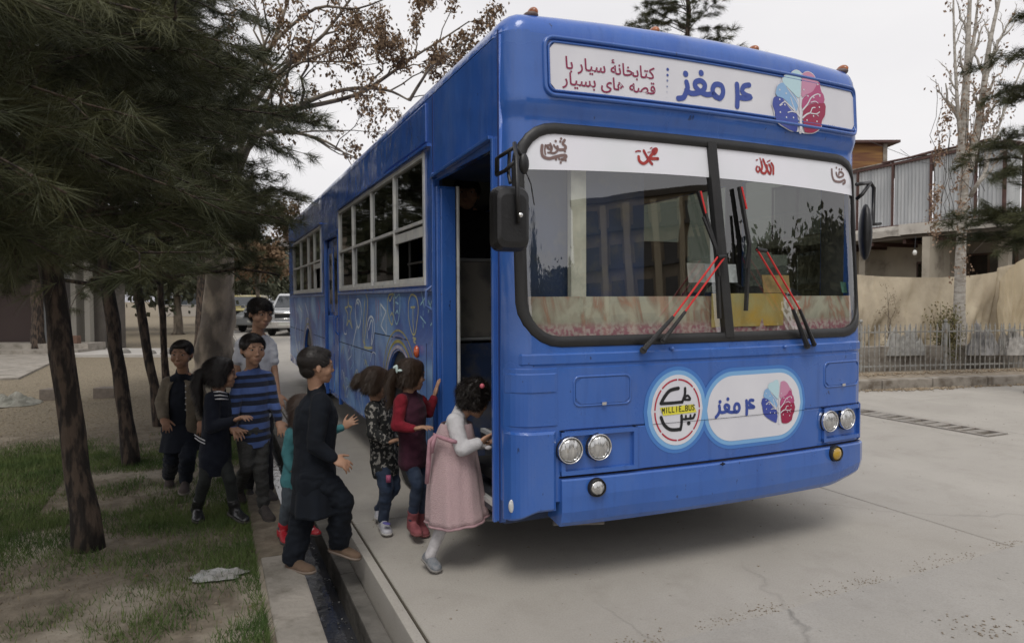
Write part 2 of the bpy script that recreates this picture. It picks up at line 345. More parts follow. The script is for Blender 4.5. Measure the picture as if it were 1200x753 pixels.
for _ in range(22000):
    u = -1.14 - 7*random.random(); v = random.uniform(-.9, 9)
    w_ = B(u, v); P.append((w_.x, w_.y, hgt(u, v) if v < 9 and u > -5.5 else -.01))
blades('dry_grass', P, .005, .022, .003, mat('straw', (.30,.25,.15), .9, col2=(.16,.12,.07), ns=8))
P = [(*B(u, v)[:2], hgt(u, v) if v < 9 and u > -5.5 else -.01) for u, v in ((-1.15-9*random.random(), random.uniform(-1, 12)) for _ in range(3500))]
scatter('fallen_leaves', P, .006, .02, mat('dead_leaf', (.16,.11,.06), .9, col2=(.32,.27,.2), ns=22))
# crumpled plastic sheet by the bank
def crumple(name, c, rx, ry, h, m, seed, rz=0, nn=26, jag=.4):
    mb = MB(); vs_ = []
    for j in range(nn+1):
        for i in range(nn+1):
            x, y = i/nn*2-1, j/nn*2-1
            a = math.atan2(y, x); r = 1+jag*noise.noise(Vector((math.cos(a)*1.6, math.sin(a)*1.6, seed)))
            e = max(0, 1-max(abs(x), abs(y))**3)
            z = h*e*(.35+1.2*abs(noise.noise(Vector((x*2.2, y*2.2, seed*3)))) + .5*abs(noise.noise(Vector((x*6, y*6, seed))))) + .004
            vs_.append((x*rx*r*(1-.22*abs(y)**2), y*ry*r*(1-.22*abs(x)**2), z))
    mb.v = vs_; k = nn+1; mb.f = [(j*k+i, j*k+i+1, (j+1)*k+i+1, (j+1)*k+i) for j in range(nn) for i in range(nn)]
    me = bpy.data.meshes.new(name); me.from_pydata(mb.v, [], mb.f); o = link(name, me, m, None, None, smooth=False)
    o.location = c; o.rotation_euler.z = rz; return o
plast = mat('thin_plastic', (.40,.40,.39), .45, col2=(.22,.21,.19), ns=12, spec=.6)
c = gnd(255, 677); tag(crumple('plastic_sheet', (c.x, c.y, .012), .135, .075, .028, plast, 2, .2), 'crumpled white plastic sheet lying on the earth left of the drain', 'plastic sheet')
c = gnd(10, 474); s_ = crumple('cloth_sack', (c.x-.1, c.y, 0), .55, .3, .15, mat('sack_cloth', (.30,.29,.25), .8, col2=(.2,.2,.17), ns=6, bump=.3), 6, .1, jag=.2)
tag(s_, 'grey green sack lying flat at the far left edge of the yard', 'sack')
blockm = mat('cast_block', (.20,.165,.135), .9, col2=(.14,.12,.10), ns=12, bump=.4, bs=40)
def block(px0, px1, pyb, pyt, lab):
    a, b_ = gnd(px0, pyb), gnd(px1, pyb); Y = (a.y+b_.y)/2; h = (pyb-pyt)*Y/CF
    m = MB(); m.box((-(b_.x-a.x)/2, 0, -.03), ((b_.x-a.x)/2, .24, h)); o = m.build('concrete_block', blockm, bevel=.012); o.location = ((a.x+b_.x)/2, Y, 0); tag(o, lab, 'block', 'concrete blocks lying in the yard')
block(46, 66, 469, 456, 'concrete block against the left side of the nearest pine trunk')
block(109, 137, 467, 454.5, 'concrete block touching the left side of the second pine trunk')
# stones in the middle distance beside the pale path
path = MB(); a, b_ = toB(gnd(-40, 444)), toB(gnd(60, 415))
A = [gnd(-60, 447), gnd(22, 444), gnd(82, 415), gnd(-20, 412)]
m = MB(); m.rings([[Vector((p.x, p.y, -.1)) for p in A], [Vector((p.x, p.y, .03)) for p in A]]); pp = m.build('path', concrete_b); tag(pp, kind='structure')
A = [gnd(80, 418), gnd(290, 418), gnd(290, 410), gnd(80, 410)]
m = MB(); m.rings([[Vector((p.x, p.y, -.1)) for p in A], [Vector((p.x, p.y, .06)) for p in A]]); pp = m.build('path', mat('pale_path', (.46,.44,.41), .9, col2=(.36,.34,.31), ns=2)); tag(pp, kind='structure')
rockm = mat('rock', (.20,.19,.17), .95, col2=(.12,.11,.10), ns=4, bump=.8, bs=8)
def rock(px, py, wpx, hpx, lab, seed):
    c = gnd(px, py); k = c.y/CF; m = MB(); m.ell((0, 0, 0), (wpx*k/2, 0, 0), (0, wpx*k*.4, 0), (0, 0, hpx*k), 14, 9)
    m.v = [tuple(Vector(p)*(1+.28*noise.noise(Vector(p)*3+Vector((seed, 0, 0))))) for p in m.v]
    o = m.build('rock', rockm); o.location = c; tag(o, lab, 'rock', 'rocks beside the far path')
rock(148, 416, 15, 9, 'grey rock at the path, right of the second pine trunk', 1); rock(178, 417, 14, 8, 'grey rock at the path, left of the fourth pine trunk', 4)
rock(196, 417, 20, 10, 'larger grey rock at the path, just right of the fourth pine trunk', 7)
# ------------------------------------------------------------------ the bus
def paint(name, c1, c2, c3=None, rough=.22, wav=.25):
    m = mat(name, c1, rough, col2=c2, ns=1.7, bump=0, coat=.45, rvar=.1, spec=.5, det=5)
    t = m.node_tree; b = t.nodes['Principled BSDF']; N, L = t.nodes.new, t.links.new
    tc = N('ShaderNodeTexCoord'); n = N('ShaderNodeTexNoise'); n.inputs['Scale'].default_value = 2.3; n.inputs['Detail'].default_value = 2; L(tc.outputs['Object'], n.inputs['Vector'])
    n2 = N('ShaderNodeTexNoise'); n2.inputs['Scale'].default_value = 60; n2.inputs['Detail'].default_value = 3; L(tc.outputs['Object'], n2.inputs['Vector'])
    ad = N('ShaderNodeMath'); ad.operation = 'MULTIPLY_ADD'; ad.inputs[1].default_value = .03; L(n2.outputs[0], ad.inputs[0]); L(n.outputs[0], ad.inputs[2])
    u = N('ShaderNodeBump'); u.inputs['Strength'].default_value = wav; u.inputs['Distance'].default_value = .06; L(ad.outputs[0], u.inputs['Height'])
    L(u.outputs[0], b.inputs['Normal']); L(u.outputs[0], b.inputs['Coat Normal'])
    # thin dust and scuffs, heavier low down
    n3 = N('ShaderNodeTexNoise'); n3.inputs['Scale'].default_value = 5; n3.inputs['Detail'].default_value = 9; n3.inputs['Roughness'].default_value = .7
    mp = N('ShaderNodeMapping'); mp.inputs['Scale'].default_value = (1, 1, .35); L(tc.outputs['Object'], mp.inputs[0]); L(mp.outputs[0], n3.inputs['Vector'])
    mr = N('ShaderNodeMapRange'); mr.inputs[1].default_value = .46; mr.inputs[2].default_value = .8; mr.inputs[4].default_value = .32; L(n3.outputs[0], mr.inputs[0])
    q = N('ShaderNodeMixRGB'); q.inputs[2].default_value = (*(c3 or (.12, .17, .33)), 1); L(mr.outputs[0], q.inputs[0])
    src = b.inputs['Base Color'].links[0].from_socket; L(src, q.inputs[1])
    n4 = N('ShaderNodeTexNoise'); n4.inputs['Scale'].default_value = 34; n4.inputs['Detail'].default_value = 4; mp4 = N('ShaderNodeMapping'); mp4.inputs['Scale'].default_value = (1, 1, .5); L(tc.outputs['Object'], mp4.inputs[0]); L(mp4.outputs[0], n4.inputs['Vector'])
    r4 = N('ShaderNodeMapRange'); r4.inputs[1].default_value = .70; r4.inputs[2].default_value = .73; r4.inputs[4].default_value = .75; L(n4.outputs[0], r4.inputs[0]); q4 = N('ShaderNodeMixRGB'); q4.inputs[2].default_value = (.02, .035, .09, 1); L(r4.outputs[0], q4.inputs[0]); L(q.outputs[0], q4.inputs[1])
    n5 = N('ShaderNodeTexNoise'); n5.inputs['Scale'].default_value = 7; n5.inputs['Detail'].default_value = 8; mp5 = N('ShaderNodeMapping'); mp5.inputs['Scale'].default_value = (3, 3, .25); L(tc.outputs['Object'], mp5.inputs[0]); L(mp5.outputs[0], n5.inputs['Vector'])
    r5 = N('ShaderNodeMapRange'); r5.inputs[1].default_value = .55; r5.inputs[2].default_value = .8; r5.inputs[4].default_value = .35; L(n5.outputs[0], r5.inputs[0]); q5 = N('ShaderNodeMixRGB'); q5.inputs[2].default_value = (.015, .05, .20, 1); L(r5.outputs[0], q5.inputs[0]); L(q4.outputs[0], q5.inputs[1])
    L(q5.outputs[0], b.inputs['Base Color'])
    return m
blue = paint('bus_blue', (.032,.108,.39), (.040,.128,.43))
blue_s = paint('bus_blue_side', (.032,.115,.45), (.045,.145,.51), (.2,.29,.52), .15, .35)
rubber = mat('black_rubber', (.012,.012,.013), .45, col2=(.02,.02,.02), bump=.1, bs=30)
black = mat('black_plastic', (.008,.008,.009), .4, col2=(.013,.013,.014), ns=20, bump=.08, bs=80)
gap = mat('dark_gap', (.006,.008,.02), .9)
alu = mat('window_frame_paint', (.60,.60,.57), .45, col2=(.48,.49,.50), ns=8, dirt=((.28,.27,.25), 9, .55, .8))
chrome = mat('chrome', (.75,.75,.75), .12, 1)
glass_ws = glassmat('windscreen_glass', (.88,.92,.90), .01, .95, .035, .15)
glass_w = glassmat('side_glass', (.42,.46,.46), .02, .9, .05, .2)
tyre = mat('tyre', (.014,.014,.014), .85, bump=.3, bs=60); steel = mat('dusty_steel', (.12,.12,.13), .6, .3, col2=(.2,.18,.16), ns=9)
dark = mat('underside', (.012,.012,.013), .95); inner = mat('interior_panel', (.09,.09,.085), .7, col2=(.06,.06,.055), ns=3)
white = mat('sticker_white', (.70,.70,.74), .35, col2=(.64,.64,.69), ns=3, spec=.4)

BUS = empty('library_bus', (BX, BY, 0), TH)
tag(BUS, 'large blue library bus with white sign panel, doodled side and open front door', 'bus')
LEN, W = 10.45, 2.5
def sm(a, b_, x): x = max(0, min(1, (x-a)/(b_-a))); return x*x*(3-2*x)
def ysurf(x, z):
    y = -.07*(1-((x-1.25)/1.25)**2)
    if z > 1.22: y += .06*(z-1.22)
    y -= .035*sm(2.40, 2.52, z)
    r = .13; d = min(x, W-x)
    if d < r: d = max(d, 0); y += r - math.sqrt(max(0, r*r-(r-d)**2))
    return y
def SF(a, b_, off=0): return Vector((a, ysurf(a, b_)-off, b_))
def SS(a, b_, off=0): return Vector((-off, a, b_))
_o = toB((0, 0, CH))
def _dir(px, py): r = ray(px, py); return Vector((r.x*CT+r.y*ST, -r.x*ST+r.y*CT, r.z))
def F(px, py, off=0):
    d = _dir(px, py); y = 0
    for _ in range(12):
        t = (y-_o.y)/d.y; p = _o+d*t; y = .5*y+.5*(ysurf(max(.02, min(2.48, p.x)), p.z)-off)
    return (p.x, p.z)
def S(px, py, u=0): d = _dir(px, py); p = _o+d*((u-_o.x)/d.x); return (p.y, p.z)
def PV(px, py, v): d = _dir(px, py); p = _o+d*((v-_o.y)/d.y); return (p.x, p.z)
def spl(pts, n=6, closed=False):
    P = [Vector((*p, 0)) if len(p) == 2 else Vector(p) for p in pts]; out = []; m = len(P)
    if m < 3: 
        return [P[0].lerp(P[-1], i/4) for i in range(5)]
    for i in range(m if closed else m-1):
        a, b_, c, d = (P[(i-1) % m] if closed or i else P[0]), P[i], P[(i+1) % m], (P[(i+2) % m] if closed or i+2 < m else P[-1])
        for k in range(n):
            t = k/n; out.append(.5*((2*b_)+(c-a)*t+(2*a-5*b_+4*c-d)*t*t+(3*b_-a-3*c+d)*t**3))
    if not closed: out.append(P[-1])
    return out
def stroke(mb, pts, w, surf, off, smooth=True, closed=False):
    P = spl(pts, 6, closed) if smooth else [Vector((p[0], p[1], 0)) for p in pts]
    if not smooth and len(P) > 1:
        Q = []
        for i in range(len(P)-1): Q += [P[i].lerp(P[i+1], k/5) for k in range(5)]
        P = Q+[P[-1]]
    if closed: P.append(P[0].copy())
    L_, R_ = [], []; w0 = w
    for i, p in enumerate(P):
        d = (P[min(i+1, len(P)-1)]-P[max(i-1, 0)]); d = d.normalized() if d.length > 1e-9 else Vector((1, 0, 0))
        ww = w0(i/(len(P)-1)) if callable(w0) else w0
        n = Vector((-d.y, d.x, 0))*ww/2; L_.append(p+n); R_.append(p-n)
    vs = []
    for l, r in zip(L_, R_): vs += [surf(l.x, l.y, off), surf(r.x, r.y, off)]
    mb.add(vs, [(2*i, 2*i+1, 2*i+3, 2*i+2) for i in range(len(P)-1)])
    if not closed:
        for p, e in ((P[0], 0), (P[-1], 1)): 
            ww = w0(e) if callable(w0) else w0
            mb.add([surf(p.x+math.cos(k*PI/5)*ww/2, p.y+math.sin(k*PI/5)*ww/2, off) for k in range(10)], [tuple(range(10))])
def dot(mb, p, r, surf, off, ry=None): mb.add([surf(p[0]+math.cos(k*PI/7)*r, p[1]+math.sin(k*PI/7)*(ry or r), off) for k in range(14)], [tuple(range(14))])
def poly(mb, pts, surf, off, dx=.012, smooth=True):
    P = spl(pts, 8, True) if smooth else [Vector((p[0], p[1], 0)) for p in pts]
    x0, x1 = min(p.x for p in P)+1e-5, max(p.x for p in P)-1e-5; n = max(2, int((x1-x0)/dx)); prev = None
    for i in range(n+1):
        x = x0+(x1-x0)*i/n; zs = []
        for a, b_ in zip(P, P[1:]+P[:1]):
            if (a.x > x) != (b_.x > x): zs.append(a.y+(b_.y-a.y)*(x-a.x)/(b_.x-a.x))
        zs.sort(); pairs = list(zip(zs[::2], zs[1::2]))
        if prev and len(prev[1]) == len(pairs):
            for (a0, a1), (b0, b1) in zip(prev[1], pairs):
                k = 3; vs = [surf(prev[0], a0+(a1-a0)*j/k, off) for j in range(k+1)]+[surf(x, b0+(b1-b0)*j/k, off) for j in range(k+1)]
                mb.add(vs, [(j, j+k+1, j+k+2, j+1) for j in range(k)])
        prev = (x, pairs)
def rrect(x0, x1, z0, z1, r, n=6):
    out = []
    for cx, cz, a0 in ((x1-r, z1-r, 0), (x0+r, z1-r, 90), (x0+r, z0+r, 180), (x1-r, z0+r, 270)):
        for k in range(n+1): a = math.radians(a0+90*k/n); out.append((cx+r*math.cos(a), cz+r*math.sin(a)))
    return out
def inrr(x, z, x0, x1, z0, z1, r):
    if not (x0 < x < x1 and z0 < z < z1): return False
    dx = max(x0+r-x, x-(x1-r), 0); dz = max(z0+r-z, z-(z1-r), 0); return dx*dx+dz*dz < r*r
def sheet(name, path, half, off, m, parent=BUS, thick=.02, n=1, smooth=True):     # seal or bead following a closed path on the front
    mb = MB(); rs = []; k = len(path)
    for i in range(k):
        a = Vector((*path[i-1], 0)); b_ = Vector((*path[(i+1) % k], 0)); d = (b_-a).normalized(); nn = Vector((d.y, -d.x, 0)); p = Vector((*path[i], 0))
        q = [(p+nn*half, 0), (p+nn*half*.75, thick*.8), (p, thick), (p-nn*half*.75, thick*.8), (p-nn*half, 0), (p-nn*half, -.02), (p+nn*half, -.02)]
        rs.append([SF(c.x, c.y, off+o) for c, o in q])
    rs.append(rs[0]); mb.rings(rs, cap=False); return mb.build(name, m, parent, smooth=smooth)
def dens(path, step=.05):
    out = []; k = len(path)
    for i in range(k):
        a, b_ = Vector((*path[i], 0)), Vector((*path[(i+1) % k], 0)); n = max(1, int((b_-a).length/step))
        out += [tuple(a.lerp(b_, j/n))[:2] for j in range(n)]
    return out
def plate(name, outer, holes, th, m, parent, tr, bevel=0):      # flat plate with holes; tr maps (a, b, depth) into the parent's frame
    cu = bpy.data.curves.new('t', 'CURVE'); cu.dimensions = '2D'; cu.fill_mode = 'BOTH'; cu.extrude = th/2
    for pl in [outer]+holes:
        s = cu.splines.new('POLY'); s.points.add(len(pl)-1)
        for p, q in zip(s.points, pl): p.co = (q[0], q[1], 0, 1)
        s.use_cyclic_u = True
    o = bpy.data.objects.new('t', cu); COL.objects.link(o); bpy.context.view_layer.update()
    me = bpy.data.meshes.new_from_object(o.evaluated_get(bpy.context.evaluated_depsgraph_get())); bpy.data.objects.remove(o); bpy.data.curves.remove(cu)
    me.materials.clear()
    for v in me.vertices: v.co = tr(*v.co)
    return link(name, me, m, parent)
# openings in the near side, in metres behind the front
ZB, ZT = .35, 2.84
WIN1 = (1.44, 4.87, 1.60, 2.50); WIN2 = (6.28, 9.60, 1.60, 2.48); DOOR = (.20, 1.22, .34, 2.28); DOOR2 = (4.95, 5.95, .28, 2.26)
def arch(c, r, z=.98, n=14): return [(c-r, .2)]+[(c-r*math.cos(PI*k/n), z-r+r*math.sin(PI*k/n)) for k in range(n+1)]+[(c+r, .2)]
def rect(a): return [(a[0], a[2]), (a[1], a[2]), (a[1], a[3]), (a[0], a[3])]
AR1, AR2 = (2.18, .44, 1.10), (7.72, .44, 1.06)
bot = [(.13, ZT), (.13, DOOR[3]+.45)]
outer = [(.13, ZB), (DOOR[0], ZB), (DOOR[0], DOOR[3]), (DOOR[1], DOOR[3]), (DOOR[1], ZB), (AR1[0]-AR1[1], ZB)]
outer += [(AR1[0]-AR1[1]*math.cos(PI*k/16), AR1[2]-AR1[1]+AR1[1]*math.sin(PI*k/16)) for k in range(17)]+[(AR1[0]+AR1[1], ZB), (DOOR2[0], ZB), (DOOR2[0], DOOR2[3]), (DOOR2[1], DOOR2[3]), (DOOR2[1], ZB), (AR2[0]-AR2[1], ZB)]
outer += [(AR2[0]-AR2[1]*math.cos(PI*k/16), AR2[2]-AR2[1]+AR2[1]*math.sin(PI*k/16)) for k in range(17)]+[(AR2[0]+AR2[1], ZB), (10.15, ZB), (10.35, .48), (10.35, ZT), (.13, ZT)]
plate('side_panel', outer, [rect(WIN1), rect(WIN2)], .03, blue_s, BUS, lambda a, b_, c: Vector((.015+c, a, b_)))
RW = [(v_, v_+1.25, 1.55, 2.4) for v_ in (1.3, 2.75, 4.2, 5.65, 7.1, 8.55)]
plate('side_panel', [(.13, ZB), (10.35, ZB), (10.35, ZT), (.13, ZT)], [rect((.35, 1.1, 1.5, 2.4))]+[rect(a) for a in RW], .03, blue_s, BUS, lambda a, b_, c: Vector((W-.015+c, a, b_)))
for a in [(.35, 1.1, 1.5, 2.4)]+RW:
    m = MB(); m.box((W-.025, a[0], a[2]), (W-.02, a[1], a[3])); m.build('window_pane', glassmat('clear_glass', (.36,.38,.34), .02, .85), BUS)
m = MB(); m.rings([[Vector((x, 10.35+.1*(1-abs(x-1.25)/1.25)**.3 if 0 < x < W else 10.35, z)) for x in np.linspace(0, W, 12)] for z in (ZB, 1, 2, ZT)], closed=False); m.build('rear_panel', blue_s, BUS)
# roof
m = MB(); nx, ny = 40, 60; R_ = .11; vy = [0, .005, .015, .03, .05, .075, .1, .13, .2, .3]+[.3+10.0*i/40 for i in range(1, 41)]
def rnd(d, r): return 0 if d >= r else r-math.sqrt(max(0, r*r-(r-max(0, d))**2))
xs = [0, .004, .012, .025, .045, .07, .1]+[.14+2.22*i/24 for i in range(25)]+[2.4, 2.43, 2.455, 2.475, 2.488, 2.496, 2.5]
def roofz(x, d): return 2.955+.025*(1-((x-1.25)/1.25)**2) - min(R_, rnd(min(x, W-x), R_)+rnd(d, R_)) 
m.v = [(x, ysurf(x, 2.84)*(1-sm(0, .6, d))+d, roofz(x, d) if j else 2.838) for j, d in enumerate([0]+vy) for x in xs]; vy = [0]+vy; k = len(xs)
m.f = [(j*k+i, j*k+i+1, (j+1)*k+i+1, (j+1)*k+i) for j in range(len(vy)-1) for i in range(k-1)]
m.build('roof', blue_s, BUS, smooth=True)
# front skin
WS = (.075, 2.465, 1.285, 2.375, .20)
m = MB(); nx, nz = 150, 150; z0, z1 = .47, 2.853
X = [W*(.5-.5*math.cos(PI*(.06+.88*i/nx)))for i in range(nx+1)]; X = [(x-X[0])/(X[-1]-X[0])*W for x in X]
m.v = [tuple(SF(x, z0+(z1-z0)*j/nz)) for j in range(nz+1) for x in X]; k = nx+1
for j in range(nz):
    for i in range(nx):
        cx, cz = (X[i]+X[i+1])/2, z0+(z1-z0)*(j+.5)/nz
        if not inrr(cx, cz, *WS): m.f.append((j*k+i, j*k+i+1, (j+1)*k+i+1, (j+1)*k+i))
m.build('front_panel', blue, BUS, smooth=True)
# windscreen seal, dividing bar, panes
seal = sheet('windscreen_seal', dens(rrect(*WS)), .028, 0, rubber, thick=.010)
D0, D1 = F(836, 172, .02), F(857, 388, .02)
m = MB(); rs = []
for i in range(13):
    t = i/12; x, z = D0[0]+(D1[0]-D0[0])*t, 2.375+(1.285-2.375)*t; c = SF(x, z, 0)
    rs.append([c+Vector(q) for q in ((-.03, .03, 0), (-.03, -.012, 0), (-.015, -.026, 0), (.015, -.026, 0), (.03, -.012, 0), (.03, .03, 0))])
m.rings(rs); m.build('centre_bar', rubber, BUS)
def divx(z): return D0[0]+(D1[0]-D0[0])*(2.375-z)/(2.375-1.285)
for side in (0, 1):
    m = MB(); n1, n2 = 24, 18
    for j in range(n2+1):
        z = 1.27+1.12*j/n2; a, b_ = (.06, divx(z)) if side == 0 else (divx(z), 2.475)
        for i in range(n1+1): x = a+(b_-a)*i/n1; m.v.append((x, ysurf(x, z)+.008, z))
    m.f = [(j*(n1+1)+i, j*(n1+1)+i+1, (j+1)*(n1+1)+i+1, (j+1)*(n1+1)+i) for j in range(n2) for i in range(n1)]
    ws = m.build('windscreen', glass_ws, BUS, smooth=True)
    m = MB(); n1 = 30; zb = 2.150; cols = []
    for i in range(n1+1):
        a, b_ = (.10, divx(2.2)-.03) if side == 0 else (divx(2.2)+.03, 2.455); x = a+(b_-a)*i/n1
        d = max(.30-x, x-(WS[1]-.235), 0); zt = 2.365-(.22-math.sqrt(max(0, .22**2-min(.22, d)**2))) if d > 0 else 2.365
        bz = zb+(.0 if .2 < x < 2.3 else 0)+.03*(1-((x-1.25)/1.25)**2); zt = max(zt, bz+.01); cols.append([Vector((x, ysurf(x, z)+.005, z)) for z in np.linspace(bz, zt, 5)])
    m.rings(cols, closed=False, cap=False); m.build('sun_strip', mat('sun_strip_white', (.80,.80,.86), .25, col2=(.74,.77,.80), ns=2), BUS, smooth=True)
def ZF(x0, y0, sc): return lambda a, b_, off=.004: F(x0+a*sc, y0+b_*sc, off)
grey = mat('calligraphy_grey', (.20,.13,.12), .5); red = mat('calligraphy_red', (.42,.05,.035), .5, col2=(.3,.02,.03), ns=30)
navy = mat('print_navy', (.04,.075,.32), .4); maroon = mat('print_maroon', (.24,.015,.065), .4)
# calligraphy on the strip, each a transfer of its own
q = ZF(600, 155, 100/1200); o1 = -.002
m = MB()
for pts, w_ in (([(425,185),(418,270),(440,340),(520,368),(600,350),(700,325),(760,330),(740,370),(700,385)], .016), ([(470,180),(462,250),(470,310)], .009), ([(480,190),(540,185),(560,215),(530,235),(500,215)], .012), ([(540,160),(560,230),(545,285),(600,290),(640,250),(600,200),(590,180)], .011), ([(740,110),(715,160),(755,200),(745,235),(700,245),(650,240),(640,200)], .014), ([(505,285),(600,292)], .009)):
    stroke(m, [q(*p, -.002) for p in pts], w_, SF, o1)
for p in ((615,125),(692,90),(680,130),(620,380),(665,375),(720,385),(755,395),(685,425),(745,268)): dot(m, q(*p, -.002), .0065, SF, o1)
m.build('calligraphy', grey, BUS)
q = ZF(735, 165, 50/1076); m = MB()
for pts, w_ in (([(290,400),(300,480),(340,540),(420,570),(500,520),(560,430),(620,350),(700,290)], .017), ([(420,250),(450,310),(500,400),(560,500),(630,585)], .015), ([(560,450),(660,450),(775,450)], .017), ([(640,330),(650,250),(700,210),(745,215),(720,290),(680,330)], .017), ([(215,275),(270,255),(335,260)], .008), ([(580,195),(625,170)], .005), ([(520,290),(590,285)], .005)):
    stroke(m, [q(*p, -.002) for p in pts], w_, SF, o1)
m.build('calligraphy', red, BUS)
q = ZF(870, 175, 130/1200); m = MB()
for pts, w_ in (([(160,185),(150,215),(170,245),(190,215),(180,190)], .012), ([(205,135),(215,190),(205,240),(240,260),(265,220),(250,170),(225,110)], .015), ([(265,175),(275,230),(300,265),(310,210),(290,165)], .015), ([(315,150),(335,190),(335,265)], .015), ([(190,95),(200,120)], .008), ([(150,118),(165,112)], .007), ([(270,135),(300,118)], .007)):
    stroke(m, [q(*p, -.002) for p in pts], w_, SF, o1)
m.build('calligraphy', red, BUS)
m = MB()
for pts, w_ in (([(968,215),(975,290),(1000,340),(1060,350),(1105,330),(1110,360),(1090,372)], .014), ([(1015,250),(1030,290),(1060,300),(1095,280),(1080,250),(1050,245),(1045,275)], .012)):
    stroke(m, [q(*p, -.002) for p in pts], w_, SF, o1)
for p in ((1018,198),(1050,215),(1075,215)): dot(m, q(*p, -.002), .007, SF, o1)
m.build('calligraphy', grey, BUS)
# ---- destination sign: white panel in a double-beaded frame
sx0, sx1, sz0, sz1 = .235, 2.40, 2.56, 2.80
m = MB(); poly(m, rrect(sx0, sx1, sz0, sz1, .035), SF, .006, .03, smooth=False); sign = m.build('sign_panel', white, BUS)
sheet('sign_frame', dens(rrect(sx0-.025, sx1+.025, sz0-.028, sz1+.028, .05)), .011, .0, blue, thick=.018)
sheet('sign_frame', dens(rrect(sx0-.004, sx1+.004, sz0-.004, sz1+.004, .036)), .006, .0, blue, thick=.014)
# lettering: right-to-left, joined letter forms
FM = {'ا':(0xFE8D,0xFE8E,0,0),'ب':(0xFE8F,0xFE90,0xFE91,0xFE92),'ت':(0xFE95,0xFE96,0xFE97,0xFE98),'خ':(0xFEA5,0xFEA6,0xFEA7,0xFEA8),'ر':(0xFEAD,0xFEAE,0,0),'س':(0xFEB1,0xFEB2,0xFEB3,0xFEB4),'ص':(0xFEB9,0xFEBA,0xFEBB,0xFEBC),'ق':(0xFED5,0xFED6,0xFED7,0xFED8),'ک':(0xFB8E,0xFB8F,0xFB90,0xFB91),'ن':(0xFEE5,0xFEE6,0xFEE7,0xFEE8),'ه':(0xFEE9,0xFEEA,0xFEEB,0xFEEC),'ی':(0xFBFC,0xFBFD,0xFBFE,0xFBFF)}
def shape_(s):
    out = []
    for i, c in enumerate(s):
        if c not in FM: out.append(c); continue
        f = FM[c]; pj = i > 0 and s[i-1] in FM and FM[s[i-1]][2] != 0; nj = f[2] != 0 and i < len(s)-1 and s[i+1] in FM
        out.append(chr(f[3] if pj and nj else f[1] if pj else f[2] if nj else f[0]))
    return ''.join(out)[::-1]
def textmesh(body, offset=0):
    cu = bpy.data.curves.new('t', 'FONT'); cu.body = body; cu.size = 1; cu.offset = offset; cu.resolution_u = 4; o = bpy.data.objects.new('t', cu); COL.objects.link(o); bpy.context.view_layer.update()
    me = bpy.data.meshes.new_from_object(o.evaluated_get(bpy.context.evaluated_depsgraph_get())); bpy.data.objects.remove(o); bpy.data.curves.remove(cu); me.materials.clear(); return me
def lettering(body, x0, x1, zb, parent, m, off=.0085, offset=0, zs=None):
    me = textmesh(body, offset); a = min(v.co.x for v in me.vertices); b_ = max(v.co.x for v in me.vertices); s = (x1-x0)/(b_-a); zs = zs or s
    for v in me.vertices: v.co = SF(x0+(v.co.x-a)*s, zb+v.co.y*zs, off)
    return link('lettering', me, m, parent, recalc=False)
q = ZF(630, 40, 160/1200)
a, b_ = q(245, 300, .006), q(1030, 405, .006); l1 = q(330, 310, .006)
lettering(shape_('کتابخانه سیار با'), a[0], b_[0], l1[1]-.002, sign, maroon, offset=.012)
m = MB(); p_ = q(660, 248, .006); stroke(m, [(p_[0]+.006, p_[1]+.012), (p_[0]-.004, p_[1]+.010), (p_[0]-.003, p_[1]+.002), (p_[0]+.006, p_[1]+.001)], .005, SF, .0085); m.build('lettering', maroon, sign); m = MB(); stroke(m, [(p_[0]+.008, p_[1]-.004), (p_[0]-.007, p_[1]-.004)], .004, SF, .0085); m.build('lettering', maroon, sign)
a, b_ = q(215, 470, .006), q(1035, 540, .006); l1 = q(300, 470, .006)
lettering(shape_('قصه های بسیار'), a[0], b_[0], l1[1]+.012, sign, maroon, offset=.012)
# dots column
m = MB()
for i, y_ in enumerate((312, 362, 410, 462, 508, 558)): 
    p_ = q(1142-i*1.5, y_, .006); mm = MB(); dot(mm, p_, .0085-.0012*i, SF, .008); c_ = [navy, navy, mat('print_slate', (.16,.2,.38), .4), mat('print_slate', (.2,.24,.42), .4), mat('print_pale', (.5,.52,.6), .4), mat('print_pale', (.58,.6,.66), .4)][i]; mm.build('dot', c_, sign)
# the four and the word beside it, rounded strokes
def four(q, k, parent, off, surfoff):
    m = MB(); w_ = .030*k
    g_ = lambda pts, wd=1, s=True: stroke(m, [q(*p, off) for p in pts], w_*wd, SF, surfoff, smooth=s)
    return m, g_
q = ZF(770, 60, 230/1200); m, g_ = four(q, 1, sign, .006, .009)
g_([(178,190),(185,225),(172,262),(158,285),(128,290)])
g_([(178,240),(205,258),(240,258),(280,240),(290,205),(265,182),(235,190),(232,215),(262,248),(300,266),(345,262)])
g_([(345,262),(380,290),(402,255),(392,212),(355,205),(338,235),(350,275),(378,288)])
g_([(487,205),(490,270),(488,338)], 1.1)
g_([(562,208),(530,215),(518,245),(540,268),(572,282),(538,290),(500,284)])
dot(m, q(173, 140, .006), .0175, SF, .009); dot(m, q(268, 135, .006), .0175, SF, .009)
m.build('lettering', navy, sign)
